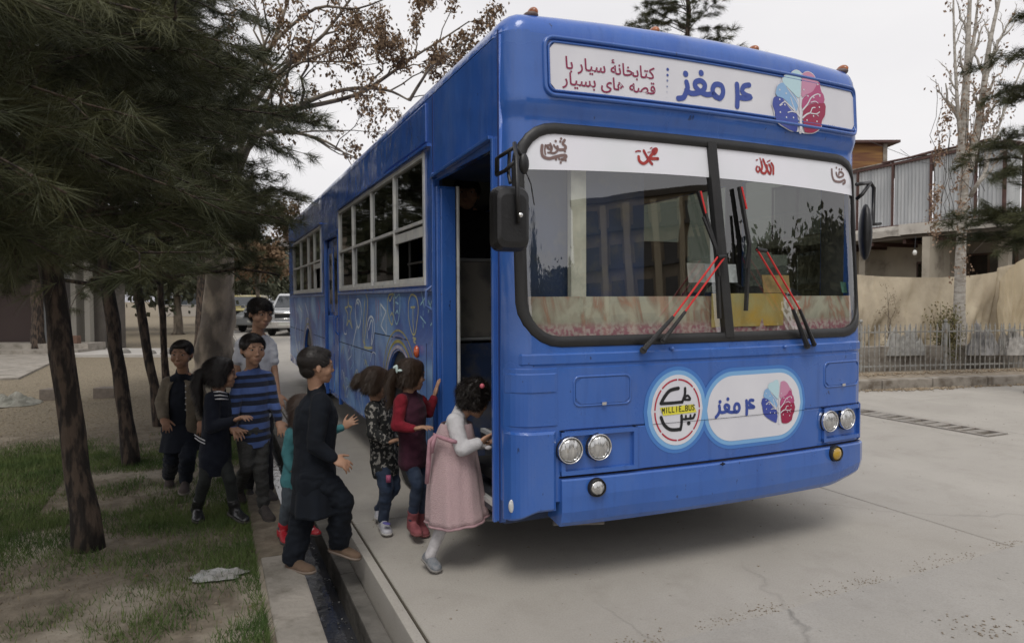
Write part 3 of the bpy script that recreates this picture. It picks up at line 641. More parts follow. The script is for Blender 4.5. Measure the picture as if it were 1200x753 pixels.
# brain emblem: scalloped white backing, six coloured lobes, white tree and dots
def scal(pts, n=7): return spl(pts, n, True)
def brain(q, parent, off, k, backing=True):
    C = dict(a=(.47,.66,.72), b=(.24,.42,.66), c=(.045,.07,.33), d=(.55,.25,.38), e=(.42,.07,.19), f=(.30,.012,.06))
    ms = {n: mat('emblem_'+t_, c_, .35) for (n, c_), t_ in zip(C.items(), ('ice', 'sky', 'navy', 'rose', 'pink', 'crimson'))}
    em = MB(); 
    out = [(330,60),(290,80),(280,95),(230,105),(190,150),(185,190),(140,215),(118,270),(125,330),(90,360),(80,430),(105,490),(110,560),(150,620),(210,660),(280,700),(345,705),(375,705),(420,722),(500,725),(560,700),(605,650),(612,590),(640,540),(650,470),(640,420),(628,400),(630,330),(600,280),(590,250),(580,200),(540,150),(520,110),(470,78),(430,80),(400,100),(370,70)]
    if backing: poly(em, [q(*p, off) for p in out], SF, off)
    root = em.build('emblem', white, parent) if backing else parent
    off2 = off+.002
    L_ = {'a': [(335,66),(292,88),(285,100),(235,112),(196,155),(200,200),(240,240),(300,300),(345,345),(375,330),(382,110),(365,80)],
          'b': [(196,196),(146,222),(124,275),(130,330),(200,360),(260,420),(300,480),(345,480),(352,400),(330,345),(290,300),(240,250)],
          'c': [(125,338),(95,365),(88,430),(112,490),(118,560),(156,614),(214,652),(282,690),(345,694),(350,530),(300,500),(220,400),(190,350)],
          'd': [(430,88),(402,110),(392,200),(388,330),(410,345),(440,320),(500,290),(560,200),(540,160),(515,118),(470,86)],
          'e': [(565,190),(510,280),(450,320),(400,370),(390,440),(405,470),(450,430),(520,405),(620,405),(622,332),(592,284),(582,220)],
          'f': [(630,410),(560,405),(500,415),(445,440),(405,490),(408,600),(418,690),(440,712),(500,716),(555,692),(596,648),(604,588),(632,538),(642,470)]}
    for n, pl in L_.items():
        m = MB(); poly(m, [q(*p, off) for p in pl], SF, off2 if n in 'acdf' else off2+.0006, .008); m.build('lobe', ms[n], root)
    m = MB(); o3 = off2+.0015
    T = [([(380,340),(378,450),(380,600),(378,705)], lambda t: .010*k+.014*k*t), ([(380,560),(330,500),(270,440),(215,395),(160,430)], lambda t: .011*k*(1-.6*t)), ([(345,510),(290,495),(245,505)], .006*k), ([(330,500),(300,430),(275,350)], .006*k), ([(378,520),(340,400),(240,250)], .006*k),
         ([(400,560),(440,525),(480,505),(500,460),(530,455)], lambda t: .011*k*(1-.5*t)), ([(470,510),(540,520),(575,500)], .006*k), ([(400,480),(450,420),(490,350),(550,315),(585,325)], lambda t: .010*k*(1-.5*t)), ([(485,400),(530,390),(560,410)], .005*k), ([(540,520),(565,545)], .004*k), ([(190,420),(165,435)], .005*k)]
    for pts, w_ in T: stroke(m, [q(*p, off) for p in pts], w_, SF, o3)
    for p in ((162,370),(215,425),(168,502),(232,555),(305,558),(445,585),(512,542),(548,598),(573,450),(515,350),(455,335),(578,335),(228,308),(162,270),(412,270),(557,215)): dot(m, q(*p, off), .0055*k, SF, o3)
    m.build('tree_print', white, root)
q = ZF(895, 75, 80/709); brain(q, BUS, .011, 1)
m = MB(); q = ZF(770, 60, 230/1200)
for y_, n_ in ((452, 4), (464, 7)):
    for i in range(n_): p_ = q(1045+i*(48/n_), y_+i*1.2, .006); stroke(m, [p_, (p_[0]+.003, p_[1])], .0028, SF, .009)
m.build('lettering', mat('print_black', (.02,.02,.02), .5), sign)
# ---- lower front: seams, hatches, corner panels, lamp boxes
def seam(pts, w_=.006, off=.0012, name='seam'): 
    m = MB(); P = []
    for i in range(len(pts)-1):
        a, b_ = pts[i], pts[i+1]; n = max(1, int(max(abs(b_[0]-a[0]), abs(b_[1]-a[1]))/.04)); P += [(a[0]+(b_[0]-a[0])*j/n, a[1]+(b_[1]-a[1])*j/n) for j in range(n)]
    P.append(pts[-1]); stroke(m, P, w_, SF, off, smooth=False); return m.build(name, gap, BUS)
def curved_panel(name, x0, x1, z0, z1, off, m, n=20, nz=4, bev=.012, par=None, zf=None):
    mb = MB(); X = [x0+(x1-x0)*i/n for i in range(n+1)]; rs = []
    prof = [(z0, 0), (z0, off-bev), (z0+bev, off)]+[(z0+(z1-z0)*j/nz, off) for j in range(1, nz)]+[(z1-bev, off), (z1, off-bev), (z1, 0)]
    for i, x in enumerate(X):
        e = bev if i in (0, n) else 0
        rs.append([SF(x, (zf(x, z) if zf else z), o_-(e if o_ >= off else 0)) for z, o_ in prof])
    mb.rings(rs, cap=True); return mb.build(name, m, par or BUS)
curved_panel('belt_panel', .004, 2.496, 1.165, 1.232, .010, blue, 40)
curved_panel('grille_panel', .26, 2.496, .835, 1.155, .004, blue, 40, bev=.004)
curved_panel('corner_panel', .004, .25, .86, 1.155, .007, blue, 14, bev=.004)
curved_panel('corner_vent', .006, .245, 1.03, 1.13, .013, blue, 14, bev=.006)
curved_panel('corner_panel', .002, .235, .43, .835, .024, blue, 14, bev=.012, zf=lambda x, z: z-.05*sm(.15, .0, x)*(z < .5))
curved_panel('corner_panel', 2.43, 2.498, .60, .835, .02, blue, 8, bev=.012)
curved_panel('grille_panel', .71, 2.06, .60, .829, .005, blue, 30, bev=.003)
for c0 in (.34, 2.08):
    pa = dens(rrect(c0, c0+.325, .955, 1.105, .03), .03); sheet('hatch_rim', pa, .006, .004, blue, thick=.006)
    m = MB(); poly(m, rrect(c0+.008, c0+.317, .963, 1.097, .025), SF, .0085, .03, smooth=False); h_ = m.build('hatch', blue, BUS)
    m = MB(); m.box((c0+.15, ysurf(c0+.16, .96)-.022, .955), (c0+.175, ysurf(c0+.16, .96)-.006, .97)); m.build('latch', chrome, h_)
lens = mat('lamp_glass', (.62,.62,.60), .12, col2=(.45,.45,.44), ns=60, spec=.9, coat=1); refl = mat('reflector', (.8,.8,.8), .18, 1, bump=.5, bs=55); amber = mat('amber_lens', (.42,.26,.02), .2, coat=1)
def lampbox(x0, x1, z0, z1):
    m = MB(); o_ = .022; w_ = .022
    for a, b_, c, d in ((x0, x1, z1-w_, z1), (x0, x1, z0, z0+w_), (x0, x0+w_, z0, z1), (x1-w_, x1, z0, z1)):
        n = 8; rs = []
        for i in range(n+1): x = a+(b_-a)*i/n; rs.append([SF(x, c, -.01), SF(x, c, o_), SF(x, d, o_), SF(x, d, -.01)])
        m.rings(rs)
    bx = m.build('lamp_housing', blue, BUS)
def round_lamp(x, z, r, off, m_face, name='headlight', rim=True):
    y = ysurf(x, z)-off; m = MB(); n = 28
    e = (ysurf(x+.05, z)-ysurf(x-.05, z))/.1; Rm = Matrix.Translation((x, y, z)) @ Matrix.Rotation(math.atan(e)*.6, 4, 'Z')
    prof = [(0, -.018), (.35, -.016), (.7, -.009), (.9, -.001), (.99, .008)]
    rs = [[Rm @ Vector((math.cos(a)*r*k_, d_, math.sin(a)*r*k_)) for a in (2*PI*i/n for i in range(n))] for k_, d_ in [(.02, -.018)]+prof[1:]]
    m.rings(rs); L_ = m.build(name, m_face, BUS, smooth=True)
    if rim:
        m = MB(); rs = []
        for k_, d_ in ((.97, .012), (.99, -.004), (1.05, -.008), (1.1, 0), (1.11, .03)): rs.append([Rm @ Vector((math.cos(2*PI*i/n)*r*k_, d_, math.sin(2*PI*i/n)*r*k_)) for i in range(n)])
        m.rings(rs, cap=False); m.build('rim', chrome if name == 'headlight' else rubber, L_, smooth=True)
    m = MB(); rs = [[Rm @ Vector((math.cos(2*PI*i/n)*r*1.16, d_, math.sin(2*PI*i/n)*r*1.16)) for i in range(n)] for d_ in (.02, .012)]; m.rings(rs); m.build('lamp_recess', gap, L_)
    return L_
def headmat():
    m = bpy.data.materials.new('headlight_glass'); m.use_nodes = True; t = m.node_tree; b = t.nodes['Principled BSDF']; N, L = t.nodes.new, t.links.new
    b.inputs['Metallic'].default_value = .75; b.inputs['Roughness'].default_value = .16; b.inputs['Coat Weight'].default_value = 1; b.inputs['Coat Roughness'].default_value = .03
    tc = N('ShaderNodeTexCoord'); mp = N('ShaderNodeMapping'); mp.inputs['Scale'].default_value = (60, 6, 14); v = N('ShaderNodeTexVoronoi'); v.inputs['Scale'].default_value = 1; L(tc.outputs['Object'], mp.inputs[0]); L(mp.outputs[0], v.inputs['Vector'])
    r = N('ShaderNodeValToRGB'); r.color_ramp.elements[0].color = (.72,.72,.70,1); r.color_ramp.elements[1].color = (.38,.38,.38,1); L(v.outputs[0], r.inputs[0]); L(r.outputs[0], b.inputs['Base Color'])
    u = N('ShaderNodeBump'); u.inputs['Strength'].default_value = .7; u.inputs['Distance'].default_value = .01; L(v.outputs[0], u.inputs['Height']); L(u.outputs[0], b.inputs['Normal']); return m
hm = headmat()
lampbox(.262, .70, .605, .828); lampbox(2.062, 2.43, .62, .828)
for px, py in ((666, 527), (700, 523)): p_ = F(px, py, .02); round_lamp(p_[0]+.006, p_[1], .063, .034, hm)
for px, py in ((970, 493), (991, 490)): p_ = F(px, py, .02); round_lamp(p_[0]+(.008 if px < 980 else 0), p_[1], .060, .034, hm)
# bumper
m = MB(); rs = []; n = 44
for i in range(n+1):
    x = .262+(2.498-.262)*i/n; lift = .06*sm(2.1, 2.5, x); o_ = .034*(1 if .29 < x < 2.47 else .75)
    dent = .006*noise.noise(Vector((x*2.3, 0, 4)))
    rs.append([SF(x, .575, -.02), SF(x, .588, o_*.75), SF(x, .580, o_), SF(x, .50, o_+.004+dent), SF(x, .42+lift+dent, o_), SF(x, .365+lift+dent, o_*.55), SF(x, .34+lift, 0), SF(x, .36+lift, -.14)])
m.rings(rs); m.build('bumper', blue, BUS, smooth=False)
seam([(.262, .594), (2.49, .594)], .011, .002)
for px, py, c_, nm in ((700, 571, hm, 'fog_lamp'), (980, 531, amber, 'indicator')): p_ = F(px, py, .05); round_lamp(p_[0], p_[1], .043, .056, c_, nm)
m = MB(); p_ = F(846, 543, .05); dot(m, p_, .02, SF, .056, .006); dot(m, p_, .007, SF, .057, .011); m.build('tow_slot', gap, BUS)
m = MB(); 
for a, b_ in ((.27, .55), (1.5, 1.58)): m.tube([(a, .06, .33), (b_, .02, .31)], .012)
m.build('bent_bracket', steel, BUS)
m = MB(); m.ell((1.62, .1, .33), (.035, 0, 0), (0, .035, 0), (0, 0, .035)); m.build('tow_ball', dark, BUS)
m = MB(); p_ = SF(.02, .47, .02); m.ell((p_.x, p_.y-.004, .46), (.016, -.004, 0), (.004, .009, 0), (0, 0, .034)); m.build('side_lamp', lens, BUS, smooth=True)
# ---- round badge and pill badge
def off_poly(pts, d):
    P = [Vector((*p, 0)) for p in pts]; c = sum(P, Vector())/len(P); out = []
    for i, p in enumerate(P):
        t_ = (P[(i+1) % len(P)]-P[i-1]).normalized(); out.append((p.x+t_.y*d, p.y-t_.x*d))
    return out
lb1 = mat('badge_edge_blue', (.06,.19,.52), .35); lb2 = mat('badge_pale_blue', (.19,.40,.68), .35)
bc = F(794, 480, .01); rx, rz = .168, .192
circ = [(bc[0]+rx*math.cos(a), bc[1]+rz*math.sin(a)) for a in (2*PI*i/40 for i in range(40))]
p0_, p1_ = F(829, 475, .01), F(938, 470, .01); pc = ((p0_[0]+p1_[0])/2, .882); pw = (p1_[0]-p0_[0])/2
pill = rrect(pc[0]-pw, pc[0]+pw, pc[1]-.185, pc[1]+.185, .18, 8)
pill = [p for i, p in enumerate(pill) if i % 9 != 8 or True]
for pl, dd in ((circ, 1), (pill, -1)):
    for k_, (ex, mm, of_) in enumerate(((.045, lb1, .0065), (.024, lb2, .0075), (0, white, .0085))):
        m = MB(); 
        if pl is circ: pp_ = [(bc[0]+(rx+ex)*math.cos(a), bc[1]+(rz+ex)*math.sin(a)) for a in (2*PI*i/48 for i in range(48))]
        else: pp_ = rrect(pc[0]-pw-ex, pc[0]+pw+ex, pc[1]-.185-ex, pc[1]+.185+ex, .18+ex, 10); of_ += .0002
        poly(m, pp_, SF, of_, .012, smooth=False); o = m.build('badge_edge' if k_ < 2 else 'badge', mm, BUS)
        if k_ == 2: 
            if pl is circ: badge1 = o
            else: badge2 = o
q = ZF(755, 430, 77/610); m = MB(); redp = mat('print_red', (.42,.02,.045), .4); ink = mat('print_ink', (.012,.012,.014), .5); yel = mat('print_yellow', (.72,.66,.06), .4)
for k_ in range(8):
    a0, a1 = math.radians(45*k_+3), math.radians(45*k_+42)
    stroke(m, [(bc[0]+rx*.86*math.cos(a0+(a1-a0)*j/6), bc[1]+rz*.86*math.sin(a0+(a1-a0)*j/6)) for j in range(7)], .0085, SF, .0105)
m.build('dashed_ring', redp, badge1)
m = MB(); B_ = lambda pts, w_, s=True: stroke(m, [q(*p, .009) for p in pts], w_, SF, .0105, smooth=s)
B_([(315,195),(240,215),(190,270),(155,335)], .020); B_([(155,338),(250,332),(350,322)], .017, False); B_([(350,325),(375,255),(378,195)], .016); B_([(370,290),(400,262),(425,298),(375,300)], .013)
B_([(155,465),(185,535),(245,578),(335,575)], .019); B_([(335,578),(345,520),(345,450)], .017); B_([(345,480),(385,482),(385,450)], .013, False); B_([(385,480),(425,475),(428,445)], .013, False); B_([(428,476),(455,470),(468,438)], .014, False); dot(m, q(412, 518, .009), .012, SF, .0105)
m.build('lettering', ink, badge1)
m = MB(); poly(m, [q(*p, .009) for p in ((143,375),(480,340),(484,415),(148,452))], SF, .011, .02, smooth=False); band = m.build('yellow_band', yel, badge1)
G = {'M': [[(0,0),(0,1),(.5,.35),(1,1),(1,0)]], 'I': [[(.5,0),(.5,1)]], 'L': [[(0,1),(0,0),(.9,0)]], 'E': [[(1,1),(.15,1),(.15,0),(1,0)], [(.15,.5),(.85,.5)]], '_': [[(0,0),(.9,0)]], 'B': [[(0,0),(0,1),(.75,1),(.9,.75),(.6,.52),(.1,.52)], [(.6,.52),(.95,.25),(.75,0),(0,0)]], 'U': [[(0,1),(0,.2),(.3,0),(.7,0),(1,.2),(1,1)]], 'S': [[(1,.9),(.5,1),(.05,.78),(.5,.52),(.95,.25),(.5,0),(0,.1)]]}
m = MB(); A0, A1, H0 = (160, 425), (470, 392), 48
for i, ch in enumerate('MILLIE_BUS'):
    x_ = A0[0]+(A1[0]-A0[0])*(i+.1)/10; y_ = A0[1]+(A1[1]-A0[1])*(i+.1)/10
    for st_ in G[ch]: stroke(m, [q(x_+p[0]*21, y_-p[1]*H0, .009) for p in st_], .0048, SF, .0125, smooth=False)
m.build('lettering', ink, badge1)
q = ZF(830, 440, 115/1200); m, g_ = four(q, .62, badge2, .009, .0105)
g_([(133,365),(138,420),(120,470),(92,505)]); g_([(135,430),(160,448),(205,440),(245,415),(250,370),(215,355),(200,385),(235,430),(280,445),(320,440)])
g_([(310,440),(355,440),(380,400),(368,350),(335,345),(318,385),(325,425),(345,440)]); g_([(465,305),(470,380),(468,468)], 1.1); g_([(548,300),(510,300),(500,335),(525,360),(560,382),(520,388),(482,385)])
dot(m, q(142, 318, .009), .011, SF, .0105); dot(m, q(238, 285, .009), .011, SF, .0105)
m.build('lettering', navy, badge2)
_q = ZF(830, 440, 115/1200); qb = lambda a, b_, off=.009: _q(640+(a-80)*(1065-640)/(650-80), 35+(b_-60)*(580-35)/(725-60)+8, off)
brain(qb, badge2, .0095, .62, backing=False)
seam([(.262, .832), (.8, .832)], .004); seam([(2.05, .832), (2.49, .832)], .004); seam([(.8, .832), (2.05, .832)], .0025, .0128)
# ---- wipers
wred = mat('wiper_red', (.55,.02,.02), .35)
def P3(px, py, off): p = F(px, py, off); return SF(max(.02, min(2.48, p[0])), p[1], off)
def wiper(a1, mid1, end1, a2, mid2, end2, b0, b1, b2):
    root = MB(); root.tube([P3(*a1, .01), P3(*a1, .05)], .02); r_ = root.build('wiper', black, BUS)
    m = MB(); m.tube([P3(*a2, .01), P3(*a2, .045)], .015); m.build('wiper_pivot', black, r_)
    m = MB(); m.tube([P3(*a1, .045), P3(*mid1, .06)], [.016, .010]); m.build('wiper_arm', black, r_)
    m = MB(); m.tube([P3(*a2, .045), P3(*mid2, .065)], [.013, .009]); m.build('wiper_arm', black, r_)
    m = MB(); m.tube([P3(*end1, .065), P3(*end2, .065)], .012); m.build('wiper_head', black, r_)
    m = MB(); m.tube([P3(*mid1, .06), P3(*end1, .065)], .0055); m.build('wiper_rod', wred, r_)
    m = MB(); m.tube([P3(*mid2, .065), P3(*end2, .065)], .0055); m.build('wiper_rod', wred, r_)
    m = MB(); m.beam(P3(*b0, .022), P3(*b1, .03), .014, .022, (0, 1, 0)); m.beam(P3(*b1, .03), P3(*b2, .022), .014, .022, (0, 1, 0)); 
    m.beam(P3(b0[0]+6, b0[1]+30, .045), P3(*b1, .055), .012, .012, (0, 1, 0)); m.beam(P3(b2[0], b2[1]-50, .04), P3(*b1, .055), .012, .012, (0, 1, 0)); m.build('wiper_blade', rubber, r_)
    m = MB(); m.beam(P3(b0[0]+3, b0[1], .034), P3(b0[0]+9, b0[1]+26, .034), .010, .006, (0, 1, 0)); m.build('wiper_clip', wred, r_)
wiper((754, 410), (789, 371), (841, 301), (777, 399), (803, 365), (850, 300), (818, 224), (839, 292), (843, 373))
wiper((946, 405), (929, 362), (887, 292), (954, 403), (937, 362), (898, 294), (866, 219), (878, 285), (874, 364))
for a, b_ in ((787, 408), (919, 406)): m = MB(); p_ = P3(a, b_, .01); m.ell(p_, (.012, 0, 0), (0, .02, 0), (0, 0, .012)); m.build('washer_jet', blue, BUS)
# ---- side windows: painted frames, panes, one sash slid down
def win_group(v0, v1, z0, z1, mull, zm, open_col=None):
    m = MB(); f = .028
    for a, b_, c, d in ((v0, v1, z1-f, z1), (v0, v1, z0, z0+f), (v0, v0+f, z0+f, z1-f), (v1-f, v1, z0+f, z1-f)): m.box((-.012, a, c), (.03, b_, d))
    fr = m.build('window_frame', alu, BUS)
    cols = [v0]+mull+[v1]
    for x in mull: m = MB(); m.box((-.010, x-.014, z0+f), (.028, x+.014, z1-f)); m.build('mullion', alu, fr)
    for i in range(len(cols)-1):
        a, b_ = cols[i]+.02, cols[i+1]-.02
        m = MB(); m.box((-.007, a, zm-.012), (.024, b_, zm+.012)); m.build('rail', alu, fr)
        m = MB(); m.box((.008, a, zm+.016), (.012, b_, z1-f)); m.build('pane', glass_w, fr)
        if i == open_col:
            m = MB(); m.box((.0, a, zm-.10), (.022, b_, zm-.03)); m.box((.0, a, z0+f), (.02, b_, z0+f+.03)); m.build('sash', alu, fr)
            m = MB(); m.box((.016, b_-.36, z0+.04), (.028, b_-.34, zm-.1)); m.box((.016, a, z0+.16), (.028, b_-.3, z0+.175)); m.build('sash_bar', black, fr)
        else:
            m = MB(); m.box((.014, a, z0+f), (.018, b_, zm-.016)); m.build('pane', glass_w, fr)
            m = MB(); m.box((.002, a, z0+f), (.02, b_, z0+f+.03)); m.build('sash', alu, fr)
win_group(*WIN1, [2.30, 3.15, 4.05], 2.04, 0); win_group(*WIN2, [6.95, 7.62, 8.55], 2.03, 0)
rain = MB(); rain.box((-.028, 1.30, 2.515), (.0, 4.93, 2.535)); rain.box((-.028, 6.2, 2.495), (0, 9.66, 2.512)); rain.build('rain_gutter', blue_s, BUS)
m = MB(); m.box((-.022, 1.26, 1.555), (.0, 4.90, 1.578)); m.box((-.022, 6.0, 1.545), (.0, 10.3, 1.568)); m.build('belt_rail', mat('worn_rail_paint', (.10,.16,.38), .4, col2=(.22,.28,.45), ns=14), BUS, bevel=.004)
pa = MB(); pa.box((-.012, 1.38, 2.56), (.0, 2.62, 2.82)); rv = pa.build('route_panel', blue_s, BUS, bevel=.006)
pa = MB(); 
for a in ((-.006, .128, ZB, .001, .136, 2.86), (-.006, 1.245, 2.30, .001, 1.251, 2.84)): pa.box(a[:3], a[3:])
pa.build('panel_seam', mat('seam_navy', (.01,.03,.14), .6), BUS)  # thin dark navy strips marking the panel joints
pa = MB(); pa.beam((-.016, .20, 2.335), (-.016, 1.24, 2.30), .03, .02); pa.box((-.02, .175, .34), (.002, .20, 2.33)); pa.box((-.02, 1.22, .34), (.002, 1.245, 2.33)); pa.build('door_frame', blue, BUS, bevel=.004)
# mural: painted sheet over the lower side, cut round the arches and doors
def muralmat():
    m = bpy.data.materials.new('mural_paint'); m.use_nodes = True; t = m.node_tree; b = t.nodes['Principled BSDF']; N, L = t.nodes.new, t.links.new; b.inputs['Roughness'].default_value = .3; b.inputs['Coat Weight'].default_value = .15; b.inputs['Coat Roughness'].default_value = .15; b.inputs['Specular IOR Level'].default_value = .3
    tc = N('ShaderNodeTexCoord')
    def noi(s, d, dist=0, st=(1,1,1)):
        mp = N('ShaderNodeMapping'); mp.inputs['Scale'].default_value = st; L(tc.outputs['Object'], mp.inputs[0]); n = N('ShaderNodeTexNoise'); n.inputs['Scale'].default_value = s; n.inputs['Detail'].default_value = d; n.inputs['Distortion'].default_value = dist; L(mp.outputs[0], n.inputs['Vector']); return n.outputs[0]
    r = N('ShaderNodeValToRGB'); e = r.color_ramp.elements; e[0].position = .30; e[0].color = (.03,.09,.36,1); e[1].position = .70; e[1].color = (.26,.46,.76,1)
    k = e.new(.45); k.color = (.045,.13,.46,1); k = e.new(.55); k.color = (.10,.25,.60,1); L(noi(1.1, 6, 1.8), r.inputs[0])
    r2 = N('ShaderNodeValToRGB'); e = r2.color_ramp.elements; e[0].position = .485; e[0].color = (0,0,0,1); e[1].position = .515; e[1].color = (0,0,0,1); k = e.new(.5); k.color = (1,1,1,1); L(noi(2.4, 3, 2.5, (1,1,.6)), r2.inputs[0])
    sx = N('ShaderNodeSeparateXYZ'); L(tc.outputs['Object'], sx.inputs[0]); mr = N('ShaderNodeMapRange'); mr.inputs[1].default_value = 1.15; mr.inputs[2].default_value = .9; mr.inputs[3].default_value = .06; mr.inputs[4].default_value = .55; L(sx.outputs[2], mr.inputs[0])
    mu = N('ShaderNodeMath'); mu.operation = 'MULTIPLY'; L(r2.outputs[0], mu.inputs[0]); L(mr.outputs[0], mu.inputs[1])
    q = N('ShaderNodeMixRGB'); q.inputs[2].default_value = (.33,.42,.58,1); L(mu.outputs[0], q.inputs[0]); L(r.outputs[0], q.inputs[1])
    g_ = N('ShaderNodeMixRGB'); g_.inputs[2].default_value = (.16,.16,.15,1); mr = N('ShaderNodeMapRange'); mr.inputs[1].default_value = .5; mr.inputs[2].default_value = .8; mr.inputs[4].default_value = .25; L(noi(5, 9), mr.inputs[0]); L(mr.outputs[0], g_.inputs[0]); L(q.outputs[0], g_.inputs[1]); L(g_.outputs[0], b.inputs['Base Color'])
    u = N('ShaderNodeBump'); u.inputs['Strength'].default_value = .3; u.inputs['Distance'].default_value = .04; L(noi(2.3, 3), u.inputs['Height']); L(u.outputs[0], b.inputs['Normal']); return m
mm = muralmat()
def arc_(c, r, zt): return [(c+r*math.cos(PI-PI*k/16), zt-r+r*math.sin(PI*k/16)) for k in range(17)]
plate('mural', [(1.26, .37), (AR1[0]-.46, .37)]+arc_(AR1[0], .455, AR1[2]+.015)+[(AR1[0]+.46, .37), (4.93, .37), (4.93, 1.55), (1.26, 1.55)], [], .004, mm, BUS, lambda a, b_, c: Vector((-.003+c, a, b_)))
plate('mural', [(5.97, .37), (AR2[0]-.46, .37)]+arc_(AR2[0], .455, AR2[2]+.015)+[(AR2[0]+.46, .37), (10.33, .5), (10.33, 1.54), (5.97, 1.54)], [], .004, mm, BUS, lambda a, b_, c: Vector((-.003+c, a, b_)))
m = MB()
for a, b_ in (((1.9, 1.20), (3.05, 1.20)), ((3.05, 1.02), (4.93, 1.02)), ((3.05, .37), (3.05, 1.2)), ((1.42, .37), (1.42, 1.2)), ((6.0, 1.0), (7.1, 1.0)), ((8.3, 1.0), (10.3, 1.0)), ((4.0, .37), (4.0, 1.02)), ((8.4, .37), (8.4, 1.0)), ((9.5, .37), (9.5, 1.54))): stroke(m, [a, b_], .008, SS, .0062, smooth=False)
m.build('panel_seam', gap, BUS)
# painted arcs round the wheel arches
for c_, zt in ((AR1[0], AR1[2]), (AR2[0], AR2[2])):
    for k_, (dr, cc, nm) in enumerate(((.03, (.55,.50,.62), 'lilac'), (.075, (.45,.40,.12), 'ochre'), (.12, (.30,.30,.55), 'violet'), (.16, (.50,.45,.16), 'ochre'))):
        m = MB(); r = .44+dr; stroke(m, [(c_+r*math.cos(a), zt-.44+r*math.sin(a)) for a in (PI*(.02+.96*i/24) for i in range(25))], .026 if k_ < 2 else .014, SS, .0065); m.build('arch_stripe', mat('mural_'+nm, cc, .5, col2=tuple(x*.6 for x in cc), ns=12), BUS)
# doodles
yl = mat('doodle_yellow', (.66,.62,.25), .5, col2=(.46,.46,.30), ns=18); wl = mat('doodle_white', (.78,.84,.88), .5, col2=(.55,.64,.75), ns=18); cy = mat('doodle_cyan', (.42,.70,.78), .5, col2=(.3,.5,.66), ns=18); pk = mat('doodle_rose', (.5,.2,.3), .5, col2=(.32,.18,.36), ns=18)
qs = lambda a, b_: S(395+a*125/1046, 330+b_*125/1046, -.006)
def doodle(m_, *strokes_, w=.016):
    m = MB()
    for s_ in strokes_:
        cl = s_[0] == 'c'; pts = s_[1:] if cl else s_
        stroke(m, [qs(*p) for p in pts], w*.95, SS, .0068, closed=cl, smooth=cl or len(pts) > 3)
    m.build('doodle', m_, BUS)
doodle(yl, ((110,130),(115,230),(145,255),(130,330),(150,455)), ((110,130),(105,240),(80,255),(105,320),(95,430),(120,380),(145,450)), w=.02)
doodle(wl, ('c',(205,170),(232,220),(238,320),(225,420),(208,450),(190,400),(180,300),(185,215)), ((195,430),(175,520),(155,630)), ((195,215),(205,200),(215,225)), w=.022)
doodle(yl, ((285,120),(300,200),(290,380),(275,520),(265,640)), ((275,180),(262,350),(255,560),(275,610)), ((270,640),(300,650),(345,645)), w=.024)
doodle(wl, ((300,550),(295,450),(310,370),(335,340),(360,380),(365,480),(345,600),(338,590),(350,420),(335,380),(310,470)), w=.022)
doodle(pk, ((382,170),(385,300),(383,400)), ((405,180),(405,380)), w=.016)
doodle(wl, ((425,215),(480,290)), ((480,290),(430,430)), ((430,430),(482,515)), ((425,215),(435,330)), ((480,290),(484,510)), w=.018)
doodle(yl, ('c',(500,150),(520,190),(552,120),(560,200),(555,330),(540,420),(515,370),(495,270)), ((500,160),(510,130),(550,118)), ((525,330),(540,300),(550,330)), w=.015)
doodle(cy, ('c',(562,120),(575,160),(612,125),(618,230),(605,360),(585,415),(565,360),(552,240)), ((575,200),(600,215)), ((575,310),(590,280),(600,310)), w=.015)
doodle(yl, ('c',(740,125),(780,160),(797,260),(785,390),(765,510),(735,500),(705,370),(700,230),(715,150)), ((725,250),(765,248)), ((745,250),(745,400),(755,500)), ((745,550),(775,560),(750,580),(770,600)), w=.015)
doodle(cy, ((830,105),(855,250)), ((865,155),(820,225)), w=.013)
doodle(cy, ((895,185),(940,300)), ((935,170),(895,300)), w=.013)
for s_ in (((845,290),(845,325)), ((820,340),(868,405)), ((845,405),(845,445)), ((940,395),(918,425))): doodle(cy, s_, w=.013)
doodle(wl, ((70,330),(65,420),(70,500),(92,510),(95,480)), w=.016)
qs = lambda a, b_: S(330+a*190/753, 310+b_*190/753, -.006)
doodle(wl, ((60,160),(70,260),(62,320),(75,400)), ((80,190),(95,220),(85,330)), ((110,180),(125,240),(120,270)), w=.03)
doodle(pk, ((170,170),(178,210),(170,250)), w=.03)
doodle(cy, ((90,320),(80,400),(95,440)), ((50,330),(58,420)), w=.03)
for i in range(26):                                    # faint looping figures over the lower panels
    a = random.Random(i); v_ = a.choice([a.uniform(2.75, 4.8), a.uniform(2.75, 4.8), a.uniform(8.3, 10)]); z_ = a.uniform(.48, .95); m = MB(); s_ = a.uniform(.06, .14)
    P = [(v_+s_*math.cos(t*1.1+a.random())*(1+.4*a.random()), z_+s_*math.sin(t*(1.1+.5*(i % 3)))*.9) for t in range(a.choice((4, 5, 6)))]
    stroke(m, P, .009, SS, .0068); m.build('doodle', (wl, cy, wl, yl)[i % 4], BUS)
# side marker and handles
m = MB(); c_ = S(486.5, 412, -.03); m.ell((-.02, c_[0], c_[1]), (.022, 0, 0), (0, .03, 0), (0, 0, .045)); m.build('side_indicator', mat('orange_lens', (.55,.10,.03), .25, coat=1), BUS, smooth=True)
